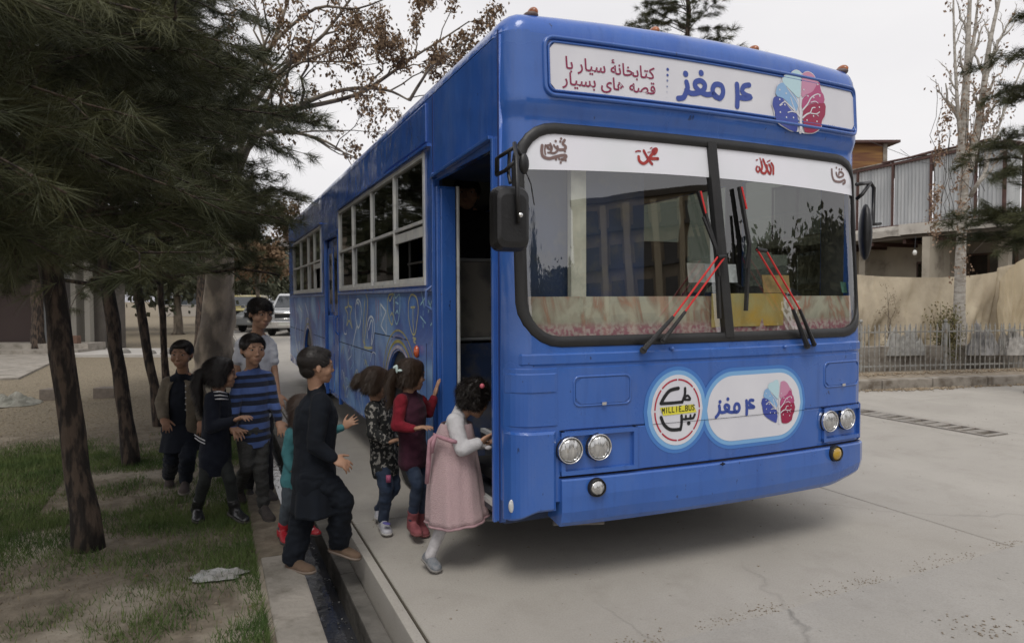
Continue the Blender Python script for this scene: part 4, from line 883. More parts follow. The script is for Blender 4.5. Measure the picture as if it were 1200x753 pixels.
# ---- rear door: two folding leaves with narrow lights
m = MB(); m.box((.04, 4.97, .30), (.06, 5.93, 2.24)); rd = m.build('rear_door', blue_s, BUS)
for a in (5.03, 5.49):
    m = MB(); m.box((.025, a, 1.35), (.045, a+.39, 2.15)); m.build('door_leaf', blue, rd, bevel=.005)
    m = MB(); m.box((.018, a+.07, 1.45), (.024, a+.32, 2.07)); m.build('pane', glass_w, rd)
    m = MB(); m.box((.02, a, .36), (.045, a+.39, 1.30)); m.build('door_leaf', mm, rd, bevel=.005)
m = MB(); m.box((-.014, 4.925, .29), (.03, 4.97, 2.30)); m.box((-.014, 5.93, .29), (.03, 5.975, 2.30)); m.box((-.014, 4.925, 2.25), (.03, 5.975, 2.31)); m.build('door_frame', blue, BUS, bevel=.004)
m = MB(); m.tube([(-.02, 4.90, 1.1), (-.05, 4.9, 1.14), (-.05, 4.9, 1.28), (-.02, 4.9, 1.32)], .009); m.build('grab_handle', blue, BUS)
m = MB(); m.tube([(-.01, 1.262, 1.43), (-.05, 1.27, 1.46), (-.05, 1.27, 1.56), (-.01, 1.262, 1.59)], .009); m.build('grab_handle', mat('handle_blue', (.1,.17,.4), .4), BUS)
# ---- front door well, steps, folded leaf
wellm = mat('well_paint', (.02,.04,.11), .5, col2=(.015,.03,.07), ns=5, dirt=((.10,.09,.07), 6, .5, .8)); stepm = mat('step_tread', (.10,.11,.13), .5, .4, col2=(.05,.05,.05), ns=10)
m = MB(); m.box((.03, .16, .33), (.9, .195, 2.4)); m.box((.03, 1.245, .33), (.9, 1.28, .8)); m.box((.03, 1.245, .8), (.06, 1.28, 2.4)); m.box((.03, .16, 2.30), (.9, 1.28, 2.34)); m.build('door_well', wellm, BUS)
for i, (a, b_, z_) in enumerate(((.03, .35, .40), (.32, .62, .62))):
    m = MB(); m.box((a, .196, z_-.05), (b_+.03, 1.244, z_)); m.box((b_, .197, z_), (b_+.02, 1.243, z_+.2)); m.build('step', stepm, BUS)
    m = MB(); m.box((a-.002, .198, z_-.02), (a+.03, 1.242, z_+.004)); m.build('step_edge', alu, BUS)
m = MB(); m.box((.0, 1.185, .40), (.13, 1.215, 2.24)); lf = m.build('door_leaf', blue, BUS, bevel=.006)
m = MB(); m.box((.02, 1.155, .42), (.12, 1.18, 2.22)); m.build('door_leaf', blue, BUS, bevel=.006)
m = MB(); m.tube([(.14, 1.17, .42), (.14, 1.17, 2.24)], .012); m.build('leaf_edge', alu, BUS)
m = MB(); m.box((.03, .205, .4), (.06, .23, 2.24)); m.build('door_edge_rubber', rubber, BUS)
# ---- interior shell
m = MB(); m.box((.65, .30, .78), (2.46, 10.3, .82)); m.box((.04, 1.3, .78), (.65, 10.3, .82)); m.build('floor', mat('bus_floor', (.11,.08,.06), .6, col2=(.07,.05,.04), ns=3), BUS)
m = MB(); m.box((.05, .25, 2.82), (2.45, 10.3, 2.83)); m.build('ceiling', mat('bus_ceiling', (.20,.19,.18), .7), BUS)
m = MB(); m.box((.04, 10.25, .8), (2.46, 10.3, 2.82)); m.build('rear_wall', inner, BUS)
m = MB(); m.box((.032, 1.3, .82), (.036, 4.93, 1.58)); m.box((.032, 6, .82), (.036, 10.3, 1.56)); m.box((W-.036, .3, .82), (W-.032, 10.3, 1.48)); m.box((W-.037, .16, .82), (W-.031, .34, 2.8)); m.box((W-.037, 1.11, 1.485), (W-.031, 1.29, 2.8)); m.box((W-.036, .345, 2.405), (W-.032, 10.2, 2.8)); m.build('inner_wall', inner, BUS)
shelfw = mat('shelf_wood', (.13,.08,.045), .55, col2=(.09,.055,.03), ns=8, stretch=(1, 1, 8))
bookc = [mat('book_'+n_, c_, .6) for n_, c_ in (('red', (.25,.03,.03)), ('blue', (.04,.09,.3)), ('green', (.05,.18,.08)), ('cream', (.4,.36,.27)), ('orange', (.4,.15,.03)))]
for v_ in (3.0, 6.5):
    m = MB(); m.box((1.98, v_, .83), (2.42, v_+.03, 1.5)); m.box((1.98, v_+2.4, .83), (2.42, v_+2.43, 1.5))
    for z_ in (.83, 1.15, 1.48): m.box((1.98, v_+.03, z_), (2.42, v_+2.4, z_+.025))
    m.build('book_shelf', shelfw, BUS)
    for z_ in (.855, 1.175):
        for k_ in range(5):
            m = MB(); a = v_+.05+k_*.46
            while a < v_+.05+k_*.46+.42: t_ = random.uniform(.018, .04); m.box((2.02, a, z_), (2.22, a+t_-.002, z_+random.uniform(.2, .28))); a += t_
            tag(m.build('books', bookc[k_], BUS), kind='stuff')
# partition behind the door well, posts, driver's seat, dash
V1 = 1.46; pts = [PV(528, 304, V1), PV(573, 304, V1), PV(573, 400, V1), PV(528, 403, V1)]
a0, a1, zt_, zb_ = .07, .62, 1.78, 1.22
m = MB(); 
for a in (a0, a1): m.tube([(a, V1, .84), (a, V1, 2.8)], .016)
for z_ in (zt_, zb_): m.tube([(a0, V1, z_), (a1, V1, z_)], .013)
par = m.build('partition', mat('rail_grey', (.35,.36,.36), .35, .5), BUS)
m = MB(); m.box((a0+.02, V1-.006, zb_+.015), (a1-.02, V1+.006, zt_-.015)); m.build('partition_panel', mat('clouded_panel', (.17,.16,.14), .3, col2=(.06,.06,.06), ns=4, mixr=(.45,.6), coat=.4), par)
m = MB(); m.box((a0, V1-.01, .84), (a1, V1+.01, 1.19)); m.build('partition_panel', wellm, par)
m = MB(); m.tube([(.66, .9, .82), (.66, .9, 2.8)], .016); m.tube([(.66, .9, 1.62), (1.25, .9, 1.62)], .014); m.build('grab_pole', mat('pole_grey', (.4,.4,.4), .3, .7), BUS)
seatm = mat('seat_vinyl', (.02,.02,.025), .5)
m = MB(); m.box((1.62, .95, 1.15), (2.1, 1.42, 1.27)); m.box((1.62, 1.36, 1.27), (2.1, 1.48, 1.95)); m.box((1.72, 1.0, .82), (2.0, 1.35, 1.15)); st = m.build('driver_seat', seatm, BUS, bevel=.03)
m = MB(); c_ = Vector((1.85, .50, 1.42)); n = 28; m.tube([c_+Vector((.24*math.cos(2*PI*i/n), .13*math.sin(2*PI*i/n), .20*math.sin(2*PI*i/n))) for i in range(n+1)], .014); m.tube([c_-Vector((.23, 0, 0)), c_+Vector((.23, 0, 0))], .012); m.tube([c_, (1.85, .32, 1.12)], .025); m.build('steering_wheel', black, BUS)
# dashboard with patterned cloth against the glass
m = MB(); m.rings([[Vector((x, ysurf(x, 1.3)+y_, z_)) for y_, z_ in ((.03, 1.0), (.03, 1.30), (.16, 1.33), (.40, 1.27), (.42, 1.0))] for x in np.linspace(.12, 2.42, 14)]); db = m.build('dashboard', mat('dash_plastic', (.03,.03,.032), .6), BUS)
clothm = bpy.data.materials.new('dash_cloth'); clothm.use_nodes = True
def _cl():
    t = clothm.node_tree; b = t.nodes['Principled BSDF']; N, L = t.nodes.new, t.links.new; b.inputs['Roughness'].default_value = .8; tc = N('ShaderNodeTexCoord')
    mp = N('ShaderNodeMapping'); mp.inputs['Scale'].default_value = (2.4, 1, 1.2); L(tc.outputs['Object'], mp.inputs[0])
    n = N('ShaderNodeTexNoise'); n.inputs['Scale'].default_value = 2.6; n.inputs['Detail'].default_value = 3; n.inputs['Distortion'].default_value = 1.5; L(mp.outputs[0], n.inputs['Vector'])
    r = N('ShaderNodeValToRGB'); e = r.color_ramp.elements; e[0].position = .28; e[0].color = (.40,.37,.30,1); e[1].position = .78; e[1].color = (.42,.35,.22,1)
    for p_, c_ in ((.42, (.44,.40,.32)), (.5, (.34,.28,.22)), (.56, (.36,.20,.14)), (.62, (.40,.36,.29))): k = e.new(p_); k.color = (*c_, 1)
    L(n.outputs[0], r.inputs[0])
    n2 = N('ShaderNodeTexNoise'); n2.inputs['Scale'].default_value = 45; n2.inputs['Detail'].default_value = 2; L(tc.outputs['Object'], n2.inputs['Vector'])
    r2 = N('ShaderNodeValToRGB'); r2.color_ramp.elements[0].position = .42; r2.color_ramp.elements[0].color = (.55,.42,.40,1); r2.color_ramp.elements[1].position = .58; r2.color_ramp.elements[1].color = (.40,.16,.20,1); L(n2.outputs[0], r2.inputs[0])
    sx = N('ShaderNodeSeparateXYZ'); L(tc.outputs['Object'], sx.inputs[0]); mr = N('ShaderNodeMapRange'); mr.inputs[1].default_value = 1.385; mr.inputs[2].default_value = 1.345; L(sx.outputs[2], mr.inputs[0])
    q = N('ShaderNodeMixRGB'); L(mr.outputs[0], q.inputs[0]); L(r.outputs[0], q.inputs[1]); L(r2.outputs[0], q.inputs[2]); L(q.outputs[0], b.inputs['Base Color'])
_cl()
m = MB(); X = np.linspace(.13, 2.42, 150); rs = []
for x in X:
    f = .010*math.sin(x*31)+.008*math.sin(x*57+1)+.012*noise.noise(Vector((x*5, 0, 0)))
    rs.append([Vector((x, ysurf(x, 1.3)+.035, 1.25)), Vector((x, ysurf(x, 1.4)+.04+f*.5, 1.38)), Vector((x, ysurf(x, 1.5)+.05+f, 1.515)), Vector((x, ysurf(x, 1.5)+.058+f, 1.515)), Vector((x, ysurf(x, 1.5)+.16, 1.36))])
m.rings(rs, cap=False, closed=False); m.build('cloth_cover', clothm, BUS, smooth=True)
a, b_ = F(862, 346, -.03), F(925, 386, -.03)
m = MB(); x0, x1 = F(832, 350, -.03)[0], F(918, 350, -.03)[0]
rs = [[Vector((x, ysurf(x, 1.45)+.026+.006*math.sin(x*40), z_)) for z_ in np.linspace(1.34, 1.53, 6)] for x in np.linspace(x0, x1, 22)]
m.rings(rs, closed=False, cap=False); m.build('yellow_bag', mat('yellow_bag', (.60,.36,.06), .6, col2=(.5,.42,.2), ns=6), BUS, smooth=True)
# things on the ledge: cards and a pamphlet leaning on the glass
for (px0, py0, px1, py1, c_, nm) in ((805, 308, 827, 331, (.40,.38,.36), 'card'), (826, 309, 863, 331, (.62,.62,.64), 'card'), (893, 322, 925, 343, (.45,.30,.12), 'pamphlet'), (985, 330, 1006, 343, (.12,.28,.22), 'pamphlet')):
    a, b_ = F(px0, py0, -.03), F(px1, py1, -.03); m = MB(); m.rings([[SF(a[0], a[1], -.03), SF(b_[0], a[1], -.03), SF(b_[0], b_[1], -.02), SF(a[0], b_[1], -.02)], [SF(a[0], a[1], -.034), SF(b_[0], a[1], -.034), SF(b_[0], b_[1], -.024), SF(a[0], b_[1], -.024)]]); o = m.build(nm, mat('paper', c_, .6, col2=tuple(k*.6 for k in c_), ns=25), BUS)
m = MB(); c_ = F(814, 320, -.028); dot(m, c_, .012, SF, -.027); m.build('stamp', mat('stamp_dark', (.1,.04,.04), .6), BUS)
# bundle behind right pane, pale post inside left pane with two cross rails
m = MB(); m.ell((2.0, .35, 1.40), (.34, 0, 0), (0, .12, 0), (0, 0, .19)); m.v = [tuple(Vector(p)+Vector((0, 0, .06*noise.noise(Vector(p)*6)))) for p in m.v]; m.build('dark_bundle', mat('bundle_cloth', (.015,.015,.018), .8), BUS, smooth=True)
m = MB(); m.box((.40, .10, 1.25), (.49, .14, 2.6)); m.build('inner_post', mat('post_cream', (.72,.68,.58), .5, col2=(.55,.52,.44), ns=12), BUS)
m = MB(); m.tube([(.10, .20, 1.93), (.44, .21, 1.93)], .007); m.tube([(.07, .18, 1.62), (.44, .21, 1.62)], .009); m.build('cross_rail', chrome, BUS)
# ---- wheels
def wheel(u, v_, r=.47, wd=.27):
    m = MB(); n = 32; prof = [(.5, 0), (.62, .0), (.95, .0), (1, .03), (1, wd-.03), (.95, wd), (.5, wd)]
    rs = [[Vector((u+x, v_+r*k_*math.cos(2*PI*i/n), r+r*k_*math.sin(2*PI*i/n))) for i in range(n)] for k_, x in prof]; m.rings(rs, cap=False); wl_ = m.build('wheel', tyre, BUS, smooth=True)
    m = MB(); rs = [[Vector((u+x, v_+r*k_*math.cos(2*PI*i/n), r+r*k_*math.sin(2*PI*i/n))) for i in range(n)] for k_, x in ((.56, .01), (.5, .03), (.42, .08), (.2, .06), (.15, .02), (.05, .015))]; m.rings(rs); m.build('rim', steel, wl_, smooth=True)
    m = MB(); 
    for i in range(8): a = 2*PI*i/8; m.ell((u+.04, v_+r*.3*math.cos(a), r+r*.3*math.sin(a)), (.02, 0, 0), (0, .012, 0), (0, 0, .012), 8, 6)
    m.build('wheel_nut', steel, wl_)
wheel(.06, AR1[0]); wheel(.06, AR2[0]); wheel(W-.33, AR1[0]); wheel(W-.33, AR2[0])
m = MB(); m.box((.35, 1.3, .50), (2.15, 10.2, .76)); m.box((.12, .15, .46), (2.4, .9, .52)); m.box((.9, 3.0, .30), (1.5, 4.6, .55)); m.box((.15, 1.66, .52), (.62, 2.7, 1.16)); m.box((.15, 7.2, .5), (.62, 8.25, 1.12)); m.build('chassis', dark, BUS)
m = MB(); m.beam((.33, AR1[0], .47), (2.2, AR1[0], .47), .14, .14); m.beam((.33, AR2[0], .47), (2.2, AR2[0], .47), .2, .2); m.tube([(.9, 4.6, .36), (.8, 7, .36), (.6, 10.1, .36)], .05); m.build('axle', dark, BUS)
# ---- roof markers
mk = mat('marker_amber', (.50,.13,.02), .3, coat=.6, col2=(.22,.07,.02), ns=40)
for px, py in ((620, 16), (762, 34), (878, 55), (983, 79)):
    x = PV(px, py, .16)[0]; x = min(x, 2.40); z_ = roofz(x, .2)-.01
    m = MB(); m.ell((x, .15, z_+.008), (.04, 0, 0), (0, .06, 0), (0, 0, .024)); mb_ = m.build('roof_marker', mat('marker_base', (.14,.10,.09), .6), BUS, smooth=True)
    m = MB(); m.ell((x+.008, .135, z_+.024), (.026, 0, 0), (0, .042, 0), (0, 0, .028)); m.build('marker_lens', mk, mb_, smooth=True)
# ---- mirrors
def pM(px, py, v_): x, z_ = PV(px, py, v_); return Vector((x, v_, z_))
v_ = -.22; a, b_ = pM(577, 217, v_), pM(618, 295, v_)
def rbox(m, c, hx, hy, hz, r):
    pr = rrect(-hx, hx, -hz, hz, r, 5); rs = [[Vector((c.x+p[0]*k_, c.y+d_, c.z+p[1]*k_)) for p in pr] for k_, d_ in ((.72, -hy), (.9, -hy*.8), (1, -hy*.2), (1, hy*.8), (.94, hy))]; m.rings(rs)
c_ = Vector(((a.x+b_.x)/2, v_, (a.z+b_.z)/2)); m = MB(); rbox(m, c_, (b_.x-a.x)/2, .045, (a.z-b_.z)/2, .045); mir = m.build('mirror', black, BUS, smooth=False)
m = MB(); pr = rrect(-.08, .08, -.14, .14, .03); m.add([Vector((c_.x+p[0], c_.y+.047, c_.z+p[1])) for p in pr], [tuple(range(len(pr)))]); m.build('mirror_glass', chrome, mir)
m = MB(); t1 = [pM(609, 205, -.2), pM(607, 178, -.16), pM(602, 168, -.10), pM(596, 176, -.04)]
m.tube([pM(608, 262, -.28), pM(606, 215, -.28), pM(605, 185, -.22), pM(603, 168, -.15)], .011)
m.tube([pM(604, 172, -.12), pM(588, 182, -.04), pM(582, 186, 0), pM(582, 205, 0)], .010); m.tube([pM(582, 205, 0), pM(592, 200, -.08), pM(603, 190, -.14)], .010); m.tube([pM(597, 176, -.06), pM(596, 205, -.08), pM(598, 214, -.16)], .009); m.tube([pM(583, 186, 0), pM(583, 204, .05)], .010)
m.tube([pM(603, 168, -.15), pM(612, 185, -.16)], .008)
m.build('mirror_arm', black, mir, smooth=True)
m = MB(); m.ell(pM(614, 192, -.17), (.026, 0, 0), (0, .018, 0), (0, 0, .05)); m.build('small_mirror', black, mir, smooth=True)
m = MB(); m.ell(pM(610, 252, -.285), (.012, 0, 0), (0, .01, 0), (0, 0, .012)); m.build('clamp_bolt', chrome, mir)
m = MB(); m.tube([pM(614, 196, -.17), pM(622, 215, -.1), pM(626, 240, -.02)], .003); m.build('cable', black, mir)
v_ = .10; c_ = pM(1014, 272, v_); c_.x += 0; m = MB(); m.ell(c_, (.035, -.02, 0), (.04, .06, 0), (0, 0, .185)); m.v = [tuple(p) for p in m.v]; mir = m.build('mirror', black, BUS, smooth=True)
m = MB(); m.tube([pM(1004, 233, .1), pM(1010, 228, .06), pM(1020, 214, v_), pM(1024, 220, v_), pM(1023, 262, v_), pM(1019, 262, v_)], .0125); m.tube([pM(1004, 216, .02), pM(1019, 214, v_)], .0125); m.tube([pM(1020, 263, v_), pM(1032, 262, v_)], .01); m.build('mirror_arm', black, mir, smooth=True)
# ------------------------------------------------------------------ trees
bark = mat('pine_bark', (.095,.068,.050), .95, col2=(.022,.017,.014), ns=22, stretch=(1, 1, .3), bump=1, bs=34, mixr=(.42,.56), det=6)
bark_l = mat('pale_bark', (.24,.20,.155), .9, col2=(.09,.075,.06), ns=4, stretch=(1, 1, .45), bump=1, bs=9, mixr=(.4,.58), det=8)
pale = mat('white_bark', (.50,.47,.42), .8, col2=(.30,.27,.23), ns=9, stretch=(1, 1, 2.2), bump=.4, bs=20, dirt=((.10,.08,.06), 7, .6, .75))
needle = mat('pine_needles', (.040,.047,.020), .6, col2=(.085,.088,.038), ns=2.2, spec=.3); needle2 = mat('dry_needles', (.12,.085,.04), .8)
twigm = mat('twig', (.075,.055,.042), .9, col2=(.04,.03,.025), ns=30)
def nrm(v): return v/np.maximum(1e-6, np.linalg.norm(v, axis=-1, keepdims=True))
def needles(tips, dirs, per, ln, wd, spread=.75, back=.16):
    """needle tufts: each tip carries `per` thin needles splayed round its direction"""
    n = len(tips); T = np.repeat(np.asarray(tips, float), per, 0); D = np.repeat(nrm(np.asarray(dirs, float)), per, 0); N_ = len(T)
    s = RNG.uniform(0, 1, N_)[:, None]; R = nrm(RNG.normal(0, 1, (N_, 3))); R -= D*(R*D).sum(1)[:, None]; R = nrm(R)
    base = T - D*back*s; a = (RNG.uniform(.25, 1.0, N_)*spread)[:, None]*(1.0+.5*s); d = nrm(D*np.cos(a)+R*np.sin(a)); L_ = RNG.uniform(.7, 1.15, N_)[:, None]*ln
    W = nrm(np.cross(d, nrm(RNG.normal(0, 1, (N_, 3)))))*wd/2; mid = base+d*L_*.55; end = base+d*L_+np.array([0, 0, -1.])*L_*.16
    V = np.stack([base-W*.8, base+W*.8, end], 1).reshape(-1, 3); return V
def crook(p, q, n, amp, seed):
    p, q = Vector(p), Vector(q); L_ = (q-p).length; return [p.lerp(q, i/n)+Vector((noise.noise(Vector((i*.7, seed, 0))), noise.noise(Vector((i*.7, seed, 9))), noise.noise(Vector((i*.7, seed, 20)))*.5))*amp*L_*min(1, i*2/n) for i in range(n+1)]
def clear(p):                                             # boughs are cut back over the walkers and the road
    b_ = toB(p); return -1.3 < b_.x < 1.6 and -1 < b_.y < 9 and p.z < 1.76+max(0, b_.x+.9)*1.3
def pine(base, top_, r0, zlow, reach, nb, tufts, per, ln, label, seed, wd=.0024, group=None, azr=(0, 360), shape=lambda t: 1-.55*t, droop=.25, ntw=7):
    rnd_ = random.Random(seed); base, top_ = Vector(base), Vector(top_); R_ = empty('pine_tree', (base.x, base.y, 0)); tag(R_, label, 'tree', group); loc = R_.location
    tp = crook(base, top_, 26, .012, seed); m = MB(); H = (top_-base).length; seg = 18; rs = []
    for i, p in enumerate(tp):
        t = i/26; r = r0*(1-.75*t)*(1+.25*max(0, 1-t*14)); rs.append([p-loc+Vector((math.cos(2*PI*j/seg), math.sin(2*PI*j/seg), 0))*r*(1+.22*noise.noise(Vector((math.cos(2*PI*j/seg)*2, math.sin(2*PI*j/seg)*2, t*22+seed)))) for j in range(seg)])
    rs[0] = [p-Vector((0, 0, .08)) for p in rs[0]]
    m.rings(rs); m.build('trunk', bark, R_, smooth=True)
    tips, dirs = [], []; lm = MB()
    for b in range(nb):
        t = rnd_.random()**.85; z = zlow+(top_.z-zlow)*t; k_ = min(25, int(26*(z-base.z)/max(.1, top_.z-base.z))); p0 = tp[k_].copy(); p0.z = z
        az = math.radians(rnd_.uniform(*azr)); L_ = reach*shape(t)*rnd_.uniform(.6, 1.1); d = Vector((math.cos(az), math.sin(az), rnd_.uniform(-.12, .35)))
        q_ = p0+d*L_; q_.z -= droop*L_*.3
        br = crook(p0, q_, 8, .07, seed+b*3.1); 
        for i, p in enumerate(br): p.z += L_*.10*math.sin(PI*i/8)
        if clear(br[-1]): br = br[:5]+[br[4].lerp(br[5], .5)]*4
        lm.tube([p-loc for p in br], [max(.004, .02*(L_/2)*(1-i/9)) for i in range(9)], 5)
        for j in range(ntw):
            s = .25+.75*(j+rnd_.random())/ntw; i = min(7, int(s*8)); c_ = br[i].lerp(br[i+1], s*8-i); dd = (br[i+1]-br[i]).normalized(); side = Vector((-dd.y, dd.x, 0))*rnd_.choice((-1, 1)); tl = L_*.32*(1.15-s)*rnd_.uniform(.6, 1.2)+.10
            e_ = c_+(dd*.7+side*.8+Vector((0, 0, rnd_.uniform(-.35, .35)))).normalized()*tl; tw = crook(c_, e_, 4, .08, b+j)
            if clear(e_) or clear(c_.lerp(e_, .5)): continue
            lm.tube([p-loc for p in tw], [.006, .005, .004, .003, .002], 4)
            nt = max(2, int(tl/.055))
            for k in range(nt): u = (k+1)/nt; p = c_.lerp(e_, u)+Vector([rnd_.gauss(0, .02) for _ in range(3)]); tips.append(p-loc); dirs.append((e_-c_).normalized()+Vector([rnd_.gauss(0, .35) for _ in range(3)])+Vector((0, 0, .15)))
        tips.append(br[-1]-loc); dirs.append(dd)
    lm.build('branches', bark, R_, smooth=True)['kind'] = 'stuff'
    tips = np.array([tuple(t) for t in tips]); dirs = np.array([tuple(t) for t in dirs]); 
    if len(tips) > tufts: k = RNG.choice(len(tips), tufts, False); tips, dirs = tips[k], dirs[k]
    V = needles(tips, dirs, per, ln, wd); o = link('crown', npmesh('crown', V, np.arange(len(V)).reshape(-1, 3)), needle, R_, recalc=False); o['kind'] = 'stuff'
    return len(tips), len(V)//3
g1 = gnd(105, 646); g2 = gnd(155, 546); g3 = gnd(188, 500); g4 = gnd(196, 470)
GRP = 'pines in the row beside the drain'
up_ = lambda px, py, Y: at(px, py, Y)
t1 = at(62, 340, g1.y+.02); d1 = (t1-g1)/(t1.z); 
LB_ = 'nearest pine with the thickest dark rough trunk, leaning left over the grass'
pine(g1, g1+d1*6.2, .074, 1.62, 2.0, 100, 7200, 42, .15, LB_, 3, azr=(-180, 180), wd=.0042, ntw=10)
pine(g2, g2+(at(128, 350, g2.y)-g2)/(at(128, 350, g2.y).z)*5.6, .066, 1.60, 2.4, 105, 7500, 40, .15, 'second pine from the front, trunk rising just left of the jacketed boy', 8, wd=.0045, ntw=10)
pine(g3, g3+(at(166, 370, g3.y)-g3)/(at(166, 370, g3.y).z)*6.4, .058, 1.62, 3.1, 105, 7600, 36, .17, 'third pine, thin trunk rising straight behind the jacketed boy', 17, wd=.006, ntw=10)
pine(g4, g4+Vector((-.25, 0, 6.6)), .052, 1.66, 3.1, 95, 6000, 34, .18, 'fourth and thinnest pine trunk of the row, right of the third', 23, wd=.007, ntw=9)
# a pine standing left of the frame whose boughs hang into the near left corner
pine((-3.4, 2.5, 0), (-3.2, 2.5, 5.4), .12, 1.65, 2.3, 95, 6500, 44, .15, 'dark pine boughs hanging into the top left corner close to the camera', 41, azr=(-50, 100), wd=.0036, ntw=9)
# more pines far back on the left, and one rising over the bus, one at the right edge
pine(gnd(235, 408), gnd(235, 408)+Vector((.2, 0, 7)), .16, 2.4, 2.6, 40, 1500, 24, .22, 'shadowy pine far back, just left of the big pale trunk', 51, wd=.008)
pine((-13.5, 19.5, 0), (-13.5, 19.5, 8), .17, 2.6, 2.9, 46, 1700, 24, .22, 'shadowy pine at the back of the yard before the dark building', 57, wd=.008)
for i, (x_, y_, lb_) in enumerate(((-17, 27, 'shadowy pine at the very back, behind the pale path left of the big trunk'), (-13, 30, 'shadowy pine far back between the thin pine trunks'), (-21, 25, 'shadowy pine far back behind the second trunk'))): pine((x_, y_, 0), (x_, y_, 8), .15, 2.0, 3.2, 46, 1500, 22, .26, lb_, 80+i, wd=.012)
c_ = at(800, 30, 24); pine((c_.x, c_.y, 0), (c_.x+.2, c_.y, c_.z+2.6), .2, c_.z-2.2, 2.6, 46, 1500, 30, .26, 'pine top showing above the middle of the bus roof', 61, wd=.012, shape=lambda t: 1.05-.55*t, droop=-.6)
c_ = at(1222, 250, 10.5); pine((c_.x, c_.y, 0), (c_.x+.2, c_.y, 6.8), .15, 1.9, 1.35, 44, 1700, 44, .17, 'green pine boughs entering at the right edge in front of the metal wall', 71, azr=(120, 280), wd=.006, shape=lambda t: 1.0-.35*t)
# ---- broadleaf trees with dead leaf clusters
leafb = mat('dead_leaves', (.13,.080,.045), .85, col2=(.25,.175,.11), ns=11, spec=.2)
def leafcloud(pts, n_each, spread, size, loc):
    P = np.repeat(np.array([tuple(p-loc) for p in pts]), n_each, 0); n = len(P); P += RNG.normal(0, 1, (n, 3))*spread*np.array([1, 1, 1.3]); P[:, 2] -= RNG.uniform(0, 1.6, n)*spread
    a = nrm(RNG.normal(0, 1, (n, 3))+np.array([0, 0, -1.3])); b = nrm(np.cross(a, RNG.normal(0, 1, (n, 3)))); s = RNG.uniform(.6, 1.3, n)[:, None]*size
    V = np.stack([P, P+a*s*.5+b*s*.30, P+a*s*1.05, P+a*s*.5-b*s*.30], 1).reshape(-1, 3); i = np.arange(n)[:, None]*4
    return V, np.concatenate([i+[0, 1, 2], i+[0, 2, 3]])
def broad(name, label, base, limbs, r0, barkm, seed, n_leaf=5, leafsize=.07, depth=3, spread=.10, leafp=.8, child=(3, 5), lenf=.55, gup=.25, minr=.005, cat='tree', kids_from=.3, trunk_pts=None, leafmat=None):
    rnd_ = random.Random(seed); base = Vector(base); R_ = empty(name, (base.x, base.y, 0)); tag(R_, label, cat); loc = R_.location
    tm = MB(); n = len(trunk_pts); seg = 20; pts = spl([tuple(p) for p in trunk_pts], 6); rs = []
    for i, p in enumerate(pts):
        t = i/(len(pts)-1); r = r0*(1-.45*t)*(1+.5*max(0, 1-t*7)**2); rs.append([p-loc+Vector((math.cos(2*PI*j/seg), math.sin(2*PI*j/seg), 0))*r*(1+.25*noise.noise(Vector((math.cos(2*PI*j/seg)*1.5, math.sin(2*PI*j/seg)*1.5, t*5+seed)))) for j in range(seg)])
    tm.rings(rs); tm.build('trunk', barkm, R_, smooth=True)
    bm_ = MB(); ends = []
    def grow(pts, r, lev):
        k = len(pts); rad = [max(minr*.6, r*(1-.8*i/(k-1))) for i in range(k)]
        bm_.tube([p-loc for p in pts], rad, 7 if lev == 0 else 5 if lev == 1 else 3, cap=False); L_ = sum((pts[i+1]-pts[i]).length for i in range(k-1))
        if lev >= depth: ends.extend(pts[1:]); return
        if lev >= 1 and lev == depth-1: ends.append(pts[-1])
        nk = rnd_.randint(*child)+(3 if lev == 0 else 0)
        for j in range(nk):
            s = kids_from+(1-kids_from)*(j+rnd_.random())/nk; i = min(k-2, int(s*(k-1))); p = pts[i].lerp(pts[i+1], s*(k-1)-i); d = (pts[i+1]-pts[i]).normalized()
            sd = Vector([rnd_.gauss(0, 1) for _ in range(3)]); sd -= d*sd.dot(d); sd.normalize(); dd = (d*.75+sd*.8+Vector((0, 0, gup))).normalized(); l2 = L_*lenf*(1.15-.5*s)*rnd_.uniform(.6, 1.1)
            q_ = p+dd*l2; nn = 6 if lev == 0 else 4; c = crook(p, q_, nn, .13, rnd_.random()*100)
            for ii, pp in enumerate(c): pp.z -= l2*.10*(ii/nn)**2
            grow(c, max(minr, rad[i]*.62), lev+1)
    for lp, lr in limbs: grow(spl([tuple(p) for p in lp], 4), lr, 0)
    bm_.build('branches', barkm, R_, smooth=True)['kind'] = 'stuff'
    ends = [e for e in ends if rnd_.random() < leafp]
    if ends and n_leaf:
        V, F_ = leafcloud(ends, n_leaf, spread, leafsize, loc); o = link('crown', npmesh('crown', V, F_), leafmat or leafb, R_, recalc=False); o['kind'] = 'stuff'
    return len(ends)
Yb = 13.6; bT = at(252, 432, Yb); bT.z = 0
A = lambda *p: at(*p)
